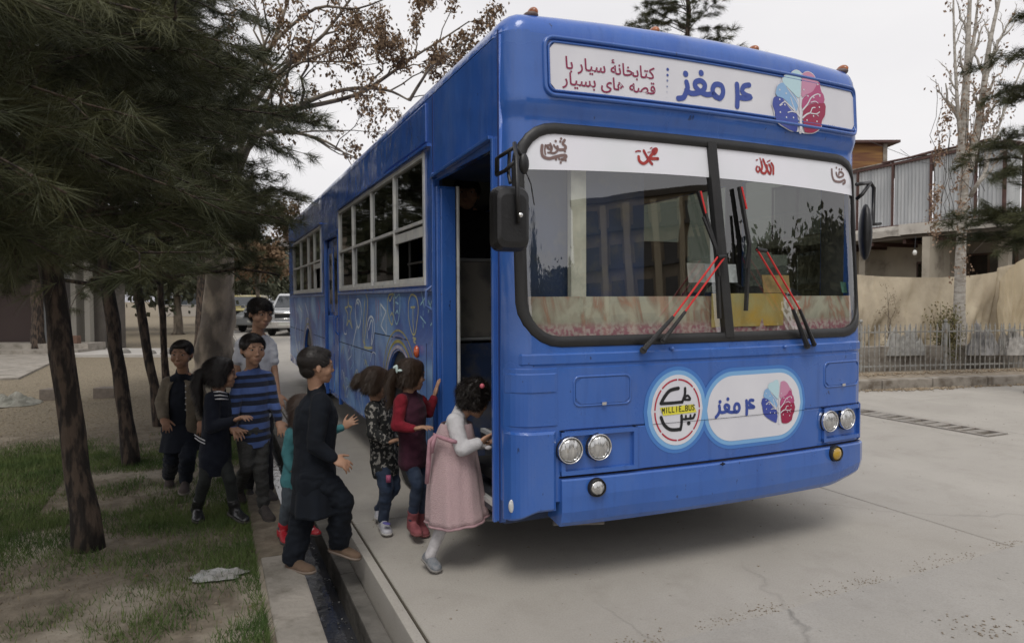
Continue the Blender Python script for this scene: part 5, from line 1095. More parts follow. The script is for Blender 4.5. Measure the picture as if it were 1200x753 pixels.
n_ = broad('plane_tree', 'big old tree with thick pale trunk and brown dead leaf clusters spreading over the bus', bT,
  [([A(256,290,13.6), A(290,175,13.4), A(345,128,13.2), A(400,106,13), A(450,105,12.8), A(480,118,12.6)], 0.075), ([A(256,290,13.6), A(285,180,13.3), A(320,155,12.8), A(372,162,12.4), A(408,182,12)], 0.061),
   ([A(345,128,13.2), A(415,112,13.2), A(455,88,13.1), A(480,70,13), A(520,45,13), A(550,25,13)], 0.048), ([A(480,118,12.6), A(492,98,12.5), A(508,76,12.4), A(535,58,12.3), A(575,30,12.3)], 0.034),
   ([A(258,280,13.6), A(275,130,14), A(320,50,14.2), A(350,-40,14.4)], 0.088), ([A(258,280,13.6), A(300,120,14.4), A(380,40,14.6), A(430,-30,14.8)], 0.075), ([A(320,50,14.2), A(370,10,14), A(420,10,13.8), A(470,-10,13.7)], 0.041),
   ([A(256,285,13.6), A(225,160,13.9), A(190,40,14)], 0.082), ([A(290,175,13.4), A(330,90,13.2), A(390,60,13), A(440,55,12.9)], 0.041), ([A(256,290,13.6), A(300,240,14.2), A(330,250,14.6)], 0.027)],
  .43, bark_l, 4, n_leaf=5, leafsize=.075, spread=.055, leafp=.62, depth=3, child=(3, 5), lenf=.42, minr=.0035, trunk_pts=[bT, A(252,400,Yb), A(257,360,Yb), A(256,285,Yb)])
Yd = 24; bT = gnd(318, 405); bT = Vector((at(302, 350, Yd).x, Yd, 0))
broad('small_tree', 'small rusty leaved tree behind the tallest boy, left of the bus rear', bT, [([bT+Vector((0,0,1.4)), A(306,315,Yd), A(314,290,Yd)], .05), ([bT+Vector((0,0,1.4)), A(298,310,Yd), A(292,285,Yd)], .05)], .11, bark_l, 9, n_leaf=9, leafsize=.16, spread=.16, leafp=1, depth=2, trunk_pts=[bT, bT+Vector((.05,0,.8)), bT+Vector((0,0,1.6))])
# ---- the thin pale tree at the right, with dry bindweed round it
Yp = 13.6; pb_ = at(1124, 440, Yp); pb_.z = 0
lim = [([A(1127,190,Yp), A(1131,120,Yp), A(1134,60,Yp), A(1139,-60,Yp)], .105), ([A(1127,180,Yp), A(1122,120,Yp-.1), A(1118,40,Yp-.1), A(1117,-40,Yp)], .045), ([A(1134,200,Yp), A(1144,160,Yp+.1), A(1152,110,Yp+.1), A(1160,50,Yp), A(1178,-30,Yp)], .10),
       ([A(1137,230,Yp), A(1146,215,Yp-.2), A(1155,200,Yp-.2), A(1163,170,Yp-.2), A(1185,110,Yp-.2), A(1215,40,Yp)], .045), ([A(1134,90,Yp), A(1142,40,Yp), A(1148,-20,Yp)], .05), ([A(1152,110,Yp), A(1165,60,Yp), A(1192,10,Yp)], .04)]
broad('pale_tree', 'slender pale barked tree with nearly bare upright limbs behind the railings', pb_, lim, .128, pale, 12, n_leaf=2, leafsize=.07, spread=.09, leafp=.16, depth=2, child=(4, 6), lenf=.30, gup=1.1, kids_from=.15, minr=.003, trunk_pts=[pb_, A(1124,380,Yp), A(1126,290,Yp), A(1131,190,Yp)], leafmat=mat('dry_bindweed', (.22,.13,.085), .9, col2=(.34,.25,.18), ns=14))
vine = []; 
for i in range(85): t = random.random(); py = 330-t*250; vine.append(A(1126+(260-py)*.03+random.gauss(0, 6), py, Yp-.12+random.gauss(0, .08)))
for i in range(70): s_ = random.random(); vine.append(A(1150+s_*25+random.gauss(0, 9), 150-s_*60+random.gauss(0, 20), Yp-.1))
for i in range(45): s_ = random.random(); vine.append(A(1112-s_*14+random.gauss(0, 2), 125+s_*60+random.gauss(0, 3), Yp-.1)); vine.append(A(1096+random.gauss(0, 2.5), 215+s_*60, Yp-.2))
wm = MB()
for i in range(14): x_ = random.uniform(1095, 1165); y0_ = random.uniform(90, 190); wm.tube([A(x_+j*random.uniform(-3, 3), y0_+j*22, Yp-.1) for j in range(6)], .006, 3)
r_ = empty('dry_creeper', A(1130, 250, Yp-.1)); tag(r_, 'dry brown creeper wound round the pale tree trunk and limbs', 'climbing plant')
V, F_ = leafcloud(vine, 6, .05, .062, r_.location); link('dead_leaves', npmesh('dead_leaves', V, F_), mat('creeper_leaf', (.20,.12,.075), .9, col2=(.36,.26,.18), ns=14), r_, recalc=False)['kind'] = 'stuff'
wm.v = [tuple(Vector(p)-r_.location) for p in wm.v]; wm.build('stems', twigm, r_)['kind'] = 'stuff'
# shrub and a sapling behind the railings
def shrub(px, py, Y, w_, h_, label, n, m_, seed, name='shrub', leafs=.045):
    rnd_ = random.Random(seed); b_ = at(px, py, Y); b_.z = .1; r_ = empty(name, b_); tag(r_, label, 'shrub'); st = MB(); pts = []
    for i in range(n):
        a = rnd_.uniform(0, 2*PI); e = Vector((math.cos(a)*w_*rnd_.random(), math.sin(a)*w_*rnd_.random()*.7, h_*rnd_.uniform(.45, 1))); c = crook(Vector((0, 0, 0)), e, 6, .10, i+seed); st.tube(c, [.012, .010, .008, .006, .004, .003, .002], 4)
        pts += c[2:] + [p+Vector([rnd_.gauss(0, .07) for _ in range(3)]) for p in c[2:]]
    st.build('stems', twigm, r_)['kind'] = 'stuff'; V, F_ = leafcloud([p for p in pts], 7, .05, leafs, Vector()); link('foliage', npmesh('foliage', V, F_), m_, r_, recalc=False)['kind'] = 'stuff'
lg = mat('olive_leaf', (.10,.11,.035), .7, col2=(.22,.17,.07), ns=9)
shrub(1108, 440, 13.2, .36, 1.30, 'olive green bush sticking up through the railings beside the pale tree', 40, lg, 3)
shrub(1040, 440, 13.4, .15, 1.7, 'thin bare sapling behind the railings near the bus', 5, mat('sparse_leaf', (.2,.15,.09), .8), 8, 'sapling', .03)

# ------------------------------------------------------------------ right side: kerb, railings, tarpaulin, building
kb0, kb1 = gnd(1000, 458), gnd(1215, 450)
d = (kb1-kb0).normalized(); nrm_ = Vector((-d.y, d.x, 0)); kr = empty('kerb', kb0); kr.rotation_euler.z = math.atan2(d.y, d.x); tag(kr, kind='structure')
oldk = mat('old_kerb', (.30,.27,.23), .95, col2=(.20,.175,.145), ns=5, bump=.7, bs=14, dirt=((.12,.095,.07), 5, .5, .7))
x = -4.2
while x < 14:
    L_ = random.uniform(.9, 1.3); m = MB(); m.box((x+.008, 0, -.3), (x+L_-.008, .20, .16+random.uniform(-.01, .01))); 
    bmk = m.build('kerb_stone', oldk, kr, bevel=.018); x += L_
m = MB(); m.box((-4.2, .2, -.3), (14, 1.15, .15)); m.build('footpath', mat('footpath_dust', (.30,.25,.19), .95, col2=(.2,.165,.12), ns=6, bump=.4), kr)
m = MB(); m.box((-4.2, 1.15, -.3), (30, 40, .12)); tag(m.build('back_yard', earth, kr), kind='structure')
m = MB()
pts_ = [kb0+d*random.uniform(-2, 6)+nrm_*random.gauss(.75, .1)+Vector((0, 0, .15)) for _ in range(1500)]+[kb0+d*random.gauss(1.1, .5)-nrm_*abs(random.gauss(.05, .08)) for _ in range(240)]+[kb0+d*random.uniform(0, 5)-nrm_*abs(random.gauss(.0, .05)) for _ in range(300)]
scatter('kerb_litter', pts_, .012, .035, mat('kerb_litter', (.20,.14,.08), .95, col2=(.38,.32,.24), ns=9), flat=.8)
# railings: posts, two rails, each picket its own
F0, F1 = at(1008, 440, 12.35), at(1200, 437, 12.95); F0.z = F1.z = .15; fd = (F1-F0).normalized(); fr = empty('railing_fence', F0, math.atan2(fd.y, fd.x)); tag(fr, 'low rusty pale metal railing with pointed bars along the raised kerb', 'fence')
railm = mat('railing_paint', (.33,.33,.31), .6, .2, col2=(.22,.19,.15), ns=14, mixr=(.45,.65)); 
for a, b_ in ((-3.4, 6.0),):
    for z_ in (.08, .70):
        m = MB(); m.box((a, -.012, z_), (b_, .012, z_+.028)); m.build('rail', railm, fr)
pk_ = None; x = -3.4; i = 0
while x < 5.6:
    h_ = .80+random.uniform(-.02, .02)
    if pk_ is None:
        m = MB(); m.box((-.009, -.006, 0), (.009, .006, .76)); m.rings([[Vector(p) for p in ((-.014, -.005, .74), (.014, -.005, .74), (.014, .005, .74), (-.014, .005, .74))], [Vector(p) for p in ((-.014, -.005, .80), (.014, -.005, .80), (.014, .005, .80), (-.014, .005, .80))], [Vector(p) for p in ((-.002, -.005, .86), (.002, -.005, .86), (.002, .005, .86), (-.002, .005, .86))]])
        pk_ = m.build('picket', railm, fr); pk_.location = (x, -.014, 0)
    else: inst('picket', pk_, fr, Matrix.Translation((x, -.014, random.uniform(-.01, .01))) @ Matrix.Rotation(random.gauss(0, .025), 4, 'Y'))
    x += .105
for k_ in range(2, 8):
    m = MB(); m.box((-7+k_*1.75-.022, -.022, -.1), (-7+k_*1.75+.022, .022, .88)); m.rings([[Vector((-7+k_*1.75+.034*math.cos(a)*s, .034*math.sin(a)*s, .88+z_)) for a in (2*PI*j/10 for j in range(10))] for s, z_ in ((.3, 0), (1, .025), (.9, .05), (.1, .08))]); m.build('fence_post', railm, fr)
# rubble wall base and junk behind the railings
m = MB(); m.box((-3.4, .35, -.1), (6, .6, .42)); m.v = [(p[0], p[1], p[2]) for p in m.v]; lw = m.build('low_wall', oldk); lw.matrix_world = fr.matrix_basis.copy(); lw.location = F0; lw.rotation_euler.z = math.atan2(fd.y, fd.x); tag(lw, 'low crumbling plastered wall right behind the railings', 'wall')
for i, (px, w_, lab, c) in enumerate(((1060, .42, 'crumpled whitish sheeting heaped behind the railings left of the bush', (.42,.41,.38)), (1150, .34, 'grey plastic bag stuffed behind the railings right of the pale tree', (.30,.29,.28)), (1185, .30, 'crumpled pale bag behind the railings at the right edge', (.38,.36,.33)))):
    c_ = at(px, 420, 12.95); o = crumple('plastic_sheet', (c_.x, c_.y, .4), w_, .16, .5, mat('old_sheeting', c, .6, col2=tuple(k*.6 for k in c), ns=9), 20+i, .2, 22, .3); tag(o, lab, 'plastic sheet')
# tarpaulin hung behind
def hang(name, top_pts, zb, m_, seed, amp=.10, label=''):
    T = spl([tuple(p) for p in top_pts], 16); rs = []; n = 26
    for j, p in enumerate(T):
        col = []
        for i in range(n+1):
            t = i/n; s = j*.055; f = amp*(noise.noise(Vector((s*1.5+t*1.4, t*1.2, seed)))*1.2+.5*noise.noise(Vector((s*5+t*2.2, t*2, seed+4)))+.25*abs(noise.noise(Vector((s*9-t*5, t*3, seed+8)))))*(.3+t)
            col.append(Vector((p.x+f*.35, p.y-f, p.z+(zb-p.z)*t)))
        rs.append(col)
    m = MB(); m.rings(rs, cap=False, closed=False); m.rings([[q+Vector((.0, .006, 0)) for q in c] for c in rs], cap=False, closed=False)
    o = m.build(name, m_, smooth=True); return o
tarp = mat('tarpaulin', (.60,.52,.38), .7, col2=(.52,.44,.32), ns=2.2, bump=1, bs=7, stretch=(1, 1, .6), dirt=((.36,.30,.22), 1.6, .5, .75))
o = hang('tarpaulin', [A(985,318,15.4), A(1008,322,15.2), A(1040,324,14.9), A(1080,325,14.7), A(1120,324,14.5), A(1165,319,14.3), A(1176,312,14.25), A(1240,300,14.0)], .3, tarp, 2, .22)
tag(o, 'large sagging beige tarpaulin hung below the building behind the railings', 'tarpaulin')
o = hang('tarpaulin', [A(1172,330,14.0), A(1184,314,13.95), A(1205,300,13.9), A(1240,290,13.9)], .4, mat('tarpaulin_pale', (.50,.42,.29), .7, col2=(.42,.34,.22), ns=2), 7, .16); tag(o, 'second folded length of beige tarpaulin falling at the right edge', 'tarpaulin')
# building with corrugated upper wall: a long face and, past the corner post, a second face turning away
P0, P1 = at(985, 349, 22.5), at(1174, 349, 17.8); P0.z = P1.z = 0; P2 = P1+Vector((5.2, 3.4, 0)); Pm = P0+(P0-P1)*.6
bl = empty('building', P0); tag(bl, 'two storey building with corrugated metal upper wall, plaster ledge and open lower front', 'building')
corr = mat('corrugated_metal', (.47,.485,.49), .5, .1, col2=(.37,.385,.395), ns=1.5, stretch=(3, 3, .5), dirt=((.20,.17,.14), 5, .62, .85)); rust = mat('rusty_angle', (.10,.05,.04), .7, col2=(.07,.035,.03), ns=9)
plas = mat('worn_plaster', (.58,.55,.50), .9, col2=(.46,.43,.385), ns=3, bump=.3, bs=18, dirt=((.16,.14,.12), 2.4, .52, .75)); lowp = mat('lower_plaster', (.42,.38,.31), .9, col2=(.34,.305,.25), ns=2, dirt=((.12,.10,.08), 2, .55, .8))
brn = mat('brown_frame', (.12,.075,.05), .6); zc0, zc1 = 3.66, 5.45
def face(O, E_, posts, full=True):
    d_ = (E_-O); LB = d_.length; d_.normalize(); iw = Vector((-d_.y, d_.x, 0)); iw = iw if iw.dot(Vector((0, 1, 0))) > 0 else -iw; O = O-P0
    T = lambda x, y, z: O+d_*x+iw*y+Vector((0, 0, z))
    def bb(x0, x1, y0, y1, z0, z1, nm, m_, bev=0):
        m = MB(); m.rings([[T(x0, y0, z), T(x1, y0, z), T(x1, y1, z), T(x0, y1, z)] for z in (z0, z1)]); return m.build(nm, m_, bl, bevel=bev)
    for a, b_ in zip(posts, posts[1:]):
        m = MB(); n = int((b_-a-.06)/.019); vs_ = []
        for i in range(n+1): x = a+.03+(b_-a-.06)*i/n; y = .03+.018*math.sin(2*PI*x/.115); vs_ += [T(x, y, zc0), T(x, y, zc1)]
        m.add(vs_, [(2*i, 2*i+2, 2*i+3, 2*i+1) for i in range(n)]); m.build('corrugated_panel', corr, bl, smooth=True)
    for a in posts: bb(a-.03, a+.03, -.05, .0, zc0-.05, zc1+.08, 'steel_post', rust)
    for z_ in (zc0-.07, zc1): bb(-.03, LB, -.045, .05, z_, z_+.06, 'steel_rail', rust)
    m = MB(); rs = []; n = 70
    for i in range(n):
        x = -.3+(LB+.6)*i/(n-1); e = .04*noise.noise(Vector((x*1.6, 0, O.x))); 
        rs.append([T(x, -.45, 3.27+e), T(x, -.47, 3.46), T(x, -.45, 3.57+e*.4), T(x, 2.5, 3.57), T(x, 2.5, 3.27)])
    m.rings(rs); m.build('ledge', plas, bl)
    bb(-.2, LB+.2, -.40, 2.5, 3.17, 3.26, 'soffit', mat('old_soffit', (.08,.065,.05), .9))
    x = .3
    while x < LB: bb(x, x+.1, -.35, 2.0, 3.05, 3.165, 'beam', rust); x += 1.1
    bb(-.4, LB+.3, 1.6, 1.8, 0, 3.16, 'wall', lowp)
    x = .6
    while x < LB: bb(x, x+.24, .1, .34, 0, 3.04, 'pillar', lowp, .01); x += 2.6
    return T, bb, LB
T, bb, LB = face(P0, P1, [0, .63, 1.88, 3.1, 4.37, 5.1])
bb(1.5, 2.6, 1.55, 1.59, 1.7, 2.6, 'window_frame', rust); bb(1.56, 2.54, 1.53, 1.545, 1.76, 2.54, 'window_pane', glass_w); bb(3.0, 4.5, 1.55, 1.59, 1.7, 2.75, 'window_frame', brn); bb(3.06, 3.7, 1.53, 1.545, 1.76, 2.69, 'window_pane', glass_w); bb(3.78, 4.44, 1.53, 1.545, 1.76, 2.69, 'window_pane', glass_w)
for i in range(6): m = MB(); x = random.uniform(-.5, 2); m.tube([T(x, random.uniform(.0, .3), zc1+.10+.03*(i % 3)), T(x+random.uniform(2.5, 3.5), random.uniform(.0, .3), zc1+.12+.05*(i % 2)+random.uniform(0, .08))], .025, 6); m.build('pole', rust if i % 2 else oldk, bl)
bb(0, LB, .08, 2.4, zc1+.065, zc1+.10, 'roof_sheet', rust)
T, bb, LB = face(P1, P2, [.0, 1.1, 2.3, 3.5, 4.7, 6.1]); bb(1.2, 2.6, 1.55, 1.59, 1.2, 2.75, 'shutter', mat('brown_shutter', (.16,.11,.075), .7, col2=(.1,.07,.05), ns=3))
T, bb, LB = face(Pm, P0-(P0-P1)*.01, [.0, 1.2, 2.4])
m = MB(); c0, c1 = at(1003, 170, 24.5), at(1036, 200, 24.5); m.box((c0.x-1.5, 24.3, c1.z-.8), (c1.x, 26, c0.z)); hut = m.build('rooftop_shed', mat('shed_boards', (.13,.05,.03), .8, col2=(.30,.16,.05), ns=2.5, stretch=(.3, 1, 4))); tag(hut, 'small brown wooden shed on the roof just right of the bus', 'shed')
m = MB(); m.box((c0.x-1.7, 24.1, c0.z+.002), (c1.x+.35, 26.1, c0.z+.09)); m.build('roof', rust, hut); m = MB(); m.box((c1.x-.16, 24.26, c1.z-.8), (c1.x-.02, 24.3, c0.z)); m.build('corner_post', oldk, hut)
# lamp bulb under the ledge and its wire
c_ = at(1072, 296, 17.6); m = MB(); m.ell((0, 0, 0), (.05, 0, 0), (0, .05, 0), (0, 0, .07)); bu = m.build('light_bulb', mat('opal_glass', (.7,.7,.66), .3), smooth=True); bu.location = c_; m = MB(); m.tube([(0, 0, .06), (.02, 0, .42)], .012, 5); m.build('cable', black, bu); tag(bu, 'white light bulb hanging under the ledge above the tarpaulin', 'lamp')
wr = MB(); 
for a, b_ in (((1018,165,22), (1230,222,17)), ((1055,175,22), (1110,190,18))):
    p, q_ = at(*a), at(*b_); wr.tube([p.lerp(q_, i/8)-Vector((0, 0, .5*math.sin(PI*i/8)*.4)) for i in range(9)], .008, 3)
tag(wr.build('overhead_wire', black), 'thin overhead wires slanting down above the metal wall', 'wire')
# ---- drain grating on the right: frame and bars
G0, G1 = at(1010, 0, 1), None
ga, gb, gc, gd = gnd(1000, 477), gnd(1078, 488.5), gnd(1072, 491.5), gnd(1001, 488)
ga_, gb_, gc_, gd_ = toB(ga), toB(gb), toB(gc), toB(gd)
gr = empty('drain_grate', (BX, BY, 0), TH); tag(gr, 'rusty steel drain grating of cross bars set in the road right of the bus', 'grate'); gs = mat('grate_steel', (.34,.32,.29), .6, .1, col2=(.24,.21,.18), ns=8)
u0, u1 = 6.26, 6.62
for a in (u0, u1-.04): m = MB(); m.box((a, 1.55, -.04), (a+.04, 8, .012)); m.build('frame', gs, gr)
bar = None; v_ = 1.58; 
while v_ < 5:
    if bar is None: m = MB(); m.box((u0+.04, -.026, -.05), (u1-.04, .026, .010)); bar = m.build('bar', gs, gr); bar.location = (0, v_, 0)
    else: inst('bar', bar, gr, Matrix.Translation((0, v_+random.gauss(0, .004), 0)) @ Matrix.Rotation(random.gauss(0, .01), 4, 'Z'))
    v_ += .105 if v_ < 2.7 else .075
# ------------------------------------------------------------------ behind: cars, distant buildings, hills
def car(px, py, Y, heading, bodyc, label, suv=True, w_=1.85, group=None, name='parked_car', rack=False):
    c_ = at(px, 349, Y); R_ = empty(name, (c_.x, c_.y, 0), heading); tag(R_, label, 'car', group); pm = mat('car_paint', bodyc, .25, col2=tuple(k*.9 for k in bodyc), ns=2, coat=.7); gl = mat('car_glass', (.03,.035,.04), .05, spec=1)
    L_ = 4.7; H = 1.75 if suv else 1.45; hw = w_/2
    prof = [(0, .45), (.02, .95), (.25, 1.05), (1.15, 1.12), (1.75, H-.06), (2.0, H), (4.1, H-.02), (4.6, 1.1), (4.65, .45)] if suv else [(0, .4), (.03, .75), (.9, .92), (1.3, .96), (1.95, H-.04), (2.3, H), (3.2, H-.03), (3.9, 1.0), (4.5, .95), (4.55, .4)]
    m = MB(); rs = []
    for y, z in prof: inset = .14 if z > 1.2 else .0; rs.append([Vector((-hw+inset, y, z)), Vector((-hw, y, min(z, .9))), Vector((-hw, y, .32)), Vector((hw, y, .32)), Vector((hw, y, min(z, .9))), Vector((hw-inset, y, z))])
    m.rings(rs); body = m.build('body', pm, R_, bevel=.03)
    a, b_ = (1.2, 1.72) if suv else (1.33, 1.93); za, zb_ = (1.14, H-.09) if suv else (.98, H-.07)
    m = MB(); m.add([Vector(p) for p in ((-hw+.14, a-.03, za+.02), (hw-.14, a-.03, za+.02), (hw-.22, b_-.04, zb_), (-hw+.22, b_-.04, zb_))], [(0, 1, 2, 3)]); m.build('windscreen', gl, R_)
    for s in (-1, 1):
        m = MB(); x_ = s*(hw-.07); m.add([Vector((x_+s*.05, 1.6, 1.08)), Vector((x_+s*.05, 4.2, 1.08)), Vector((x_-s*.055, 4.0, H-.12)), Vector((x_-s*.055, 2.0, H-.12))], [(0, 1, 2, 3)]); m.build('side_window', gl, R_)
        m = MB(); m.ell((s*(hw-.25), -.01 if suv else .01, .83 if suv else .68), (.20, 0, 0), (0, .05, 0), (0, 0, .09)); m.build('headlight', lens, R_, smooth=True)
        m = MB(); m.box((s*(hw+.02)-.08, 1.35, 1.1), (s*(hw+.02)+.08, 1.5, 1.25)); m.build('wing_mirror', pm, R_, bevel=.02)
        for y in (.85, 3.75):
            m = MB(); n = 20; m.rings([[Vector((s*(hw-.12)+x_, y+.36*k_*math.cos(2*PI*i/n), .36+.36*k_*math.sin(2*PI*i/n))) for i in range(n)] for x_, k_ in ((-.1, .95), (-.06, 1), (.1, 1), (.125, .9), (.12, .6))]); wl_ = m.build('wheel', tyre, R_, smooth=True)
            m = MB(); m.rings([[Vector((s*(hw+.015)+x_, y+.2*k_*math.cos(2*PI*i/n), .36+.2*k_*math.sin(2*PI*i/n))) for i in range(n)] for x_, k_ in ((-.02, 1), (0, .9), (.01, .2))]); m.build('rim', chrome, wl_)
    m = MB(); m.box((-hw+.5, -.03, .70), (hw-.5, .0, .92)); gr_ = m.build('grille', black, R_)
    m = MB(); m.box((-hw+.02, -.10, .36), (hw-.02, .05, .62)); m.build('bumper', chrome if suv else pm, R_, bevel=.03)
    m = MB(); m.box((-.26, -.115, .45), (.26, -.102, .56)); m.build('number_plate', mat('plate_white', (.6,.6,.55), .5), R_)
    if rack:
        m = MB(); m.tube([(-.6, -.2, .5), (-.6, -.22, .95), (.6, -.22, .95), (.6, -.2, .5)], .035, 8); m.tube([(-.6, -.21, .72), (.6, -.21, .72)], .025, 8); m.build('bull_bar', chrome, R_, smooth=True)
        m = MB(); m.box((-.55, .02, .93), (.55, .08, .99)); m.build('bonnet_edge', chrome, R_)
car(334, 391, 28.0, .05, (.42,.43,.44), 'silver white off road car with a bull bar, seen beside the rear of the bus', rack=True)
car(297, 388, 31.5, .05, (.34,.35,.35), 'pale car mostly hidden behind the tallest boy', suv=False)
car(281, 380, 36, .2, (.34,.28,.09), 'yellow and white vehicle left of the tallest boy, far down the road', suv=True)
# dark building at the left, steps, posts
bm_d = mat('dim_wall', (.13,.115,.10), .9, col2=(.09,.08,.07), ns=2)
lb = empty('building', (-15.2, 19.8, 0)); tag(lb, 'low brown walled building with dark doorway at the far left under the trees', 'building')
def lbx(a, b_, nm, m_): m = MB(); m.box(a, b_); m.build(nm, m_, lb)
lbx((-9, 0, 0), (-.6, 2, 3.4), 'wall', mat('stone_wall', (.24,.22,.19), .9, col2=(.15,.135,.115), ns=3, bump=.6, bs=6)); lbx((-.6, .6, 0), (1.0, 2, 3.4), 'wall', mat('maroon_wall', (.045,.03,.027), .8)); lbx((1.0, .9, .0), (2.2, 2, 3.4), 'wall', mat('grey_wall', (.26,.265,.27), .8)); lbx((2.2, .4, 0), (2.35, 2, 3.4), 'pillar', mat('cream_pillar', (.28,.265,.23), .8)); lbx((2.6, .4, 0), (2.75, .6, 3.4), 'pillar', mat('cream_pillar', (.28,.265,.23), .8)); lbx((2.35, .8, 0), (2.9, 2, 3.4), 'wall', bm_d); lbx((-9.2, -.6, 3.4), (3.1, 2.2, 3.6), 'roof', bm_d)
lbx((1.2, .88, .0), (2.0, .9, 2.1), 'door', mat('door_dark', (.10,.09,.085), .7)); 
lbx((-.9, -.9, 0), (3.2, .4, .14), 'step', concrete_b); lbx((-.9, -.45, .14), (3.2, .4, .28), 'step', concrete_b)
c_ = gnd(82, 414); m = MB(); m.box((-.2, 0, 0), (.2, .2, .5)); o = m.build('brick_pier', mat('brick_red', (.17,.10,.07), .9, col2=(.12,.07,.05), ns=9)); o.location = c_; tag(o, 'short brick pier right of the nearest trunk by the pale path', 'pier')
# far walls and trees across the left background
def farb(x0, x1, y, h_, c, label, nw=4):
    r_ = empty('building', ((x0+x1)/2, y, 0)); tag(r_, label, 'building'); hw = (x1-x0)/2; m = MB(); m.box((-hw, 0, 0), (hw, 10, h_)); m.build('wall', mat('far_wall', c, .9, col2=tuple(k*.85 for k in c), ns=.5), r_)
    m = MB(); m.box((-hw-.15, -.15, h_), (hw+.15, 10.1, h_+.25)); m.build('parapet', mat('far_parapet', tuple(k*.8 for k in c), .9), r_); st = max(1, int(h_//3)); wm_ = None
    for s in range(st):
        for i in range(nw):
            xx = -hw+(i+.5)*2*hw/nw
            if wm_ is None:
                m = MB(); m.box((-.7, -.05, 0), (.7, .02, 1.4)); wm_ = m.build('window', mat('far_frame', (.3,.3,.3), .7), r_); wm_.location = (xx, 0, 1+s*3); m = MB(); m.box((-.62, -.06, .08), (.62, -.051, 1.32)); wp_ = m.build('pane', mat('far_glass', (.04,.05,.06), .1), wm_)
            else: o = inst('window', wm_, r_, Matrix.Translation((xx, 0, 1+s*3))); inst('pane', wp_, o, Matrix.Identity(4))
farb(-32, -26.5, 62, 4.2, (.36,.33,.29), 'far pale building behind the parked cars'); farb(-31, -27, 90, 9.5, (.50,.47,.46), 'pale tall block far down the road', 2)
farb(-26, -16, 120, 6.5, (.48,.45,.42), 'distant pale block straight down the road', 3)
hill = MB(); n = 60; rs = []
for i in range(n+1):
    a = -1.35+2.9*i/n; R0 = 700; h_ = 40+26*noise.noise(Vector((i*.13, 0, 2)))+12*noise.noise(Vector((i*.5, 3, 2))); rs.append([Vector((math.sin(a)*R0, math.cos(a)*R0, -5)), Vector((math.sin(a)*(R0+60), math.cos(a)*(R0+60), h_*.6)), Vector((math.sin(a)*(R0+140), math.cos(a)*(R0+140), h_))])
hill.rings(rs, cap=False, closed=False); tag(hill.build('hills', mat('pale_hills', (.42,.42,.44), 1, col2=(.36,.36,.39), ns=.01), smooth=True), kind='structure')
for i, (px, Y, s, lab) in enumerate(((322, 52, 1, 'hazy grey green tree far down the road beside the bus rear'), (208, 30, 1.1, 'dim bushy tree behind the fourth pine'), (130, 33, 1.2, 'dim bushy tree in the far yard between the first and second pines'), (60, 34, 1.2, 'dim bushy tree above the low building at the far left'), (285, 45, 1.1, 'grey green tree behind the yellow vehicle'), (236, 40, 1.3, 'dark dim tree beyond the big pale trunk'))):
    b_ = at(px, 349, Y); b_.z = 0; broad('broadleaf_tree', lab, b_, [([b_+Vector((0, 0, 1.8)), b_+Vector((random.uniform(-1.5, 1.5), 0, 4*s))], .1), ([b_+Vector((0, 0, 1.8)), b_+Vector((1.2, .4, 3.6*s))], .1), ([b_+Vector((0, 0, 1.8)), b_+Vector((-1.3, -.3, 3.4*s))], .1)], .2, bark_l, 30+i, n_leaf=26, leafsize=.30, spread=.42, leafp=1, depth=2, trunk_pts=[b_, b_+Vector((0, 0, 1)), b_+Vector((0, 0, 2))], leafmat=mat('far_leaves', (.06,.07,.045), .9, col2=(.12,.125,.08), ns=3))
# apartment block across the road behind the camera: what the windscreen mirrors
c_ = Vector((38, -23.5, 0)); ab = empty('apartment_block', c_, math.radians(-34.5)); tag(ab, 'beige five storey apartment block across the road, mirrored in the windscreen', 'building')
m = MB(); m.box((-4, -7.6, 0), (0, 7.6, 12.4)); 
m.build('wall', mat('block_wall', (.46,.38,.27), .9, col2=(.38,.31,.22), ns=.6), ab)
m = MB(); m.box((-4.3, -7.9, 12.4), (.3, 7.9, 12.8)); m.build('parapet', mat('block_parapet', (.14,.12,.10), .9), ab)
wm_ = None
for s in range(5):
    for i in range(5):
        y = -6.0+i*3.0
        if wm_ is None: m = MB(); m.box((-4.5, -1.1, 0), (-4.0, 1.1, .25)); m.box((-4.06, -.9, .25), (-3.99, .9, 1.6)); wm_ = m.build('window', mat('block_window', (.10,.09,.08), .4), ab); wm_.location = (0, y, .7+s*2.4)
        else: inst('window', wm_, ab, Matrix.Translation((0, y, .7+s*2.4)))
for i in range(4): m = MB(); y = -4.5+i*3.0; m.box((-4.6, y-.3, 0), (-4.0, y+.3, 12.1)); m.build('pier', mat('block_pier', (.6,.5,.34), .9), ab)
for i, (az, R0, h_, lab) in enumerate(((-60, 20, 6, 'leafy tree across the road, mirrored at the left of the windscreen'), (-17, 34, 7.5, 'tree across the road, mirrored at the middle of the windscreen'), (-5, 30, 7, 'tree across the road, mirrored at the right of the windscreen'), (-48, 44, 9, 'tall tree beside the apartment block across the road'))):
    b_ = Vector((R0*math.cos(math.radians(az)), 3+R0*math.sin(math.radians(az)), 0)); broad('broadleaf_tree', lab, b_, [([b_+Vector((0, 0, 1.8)), b_+Vector((q_, w_, h_*.75))], .1) for q_, w_ in ((.3, .2), (1.6, .5), (-1.5, -.4), (.2, 1.6), (0, -1.6))], .2, bark_l, 60+i, n_leaf=30, leafsize=.42, spread=.50, leafp=1, depth=2, trunk_pts=[b_, b_+Vector((0, 0, 1)), b_+Vector((0, 0, 2))], leafmat=mat('street_tree_leaf', (.05,.055,.03), .9, col2=(.10,.095,.05), ns=5))
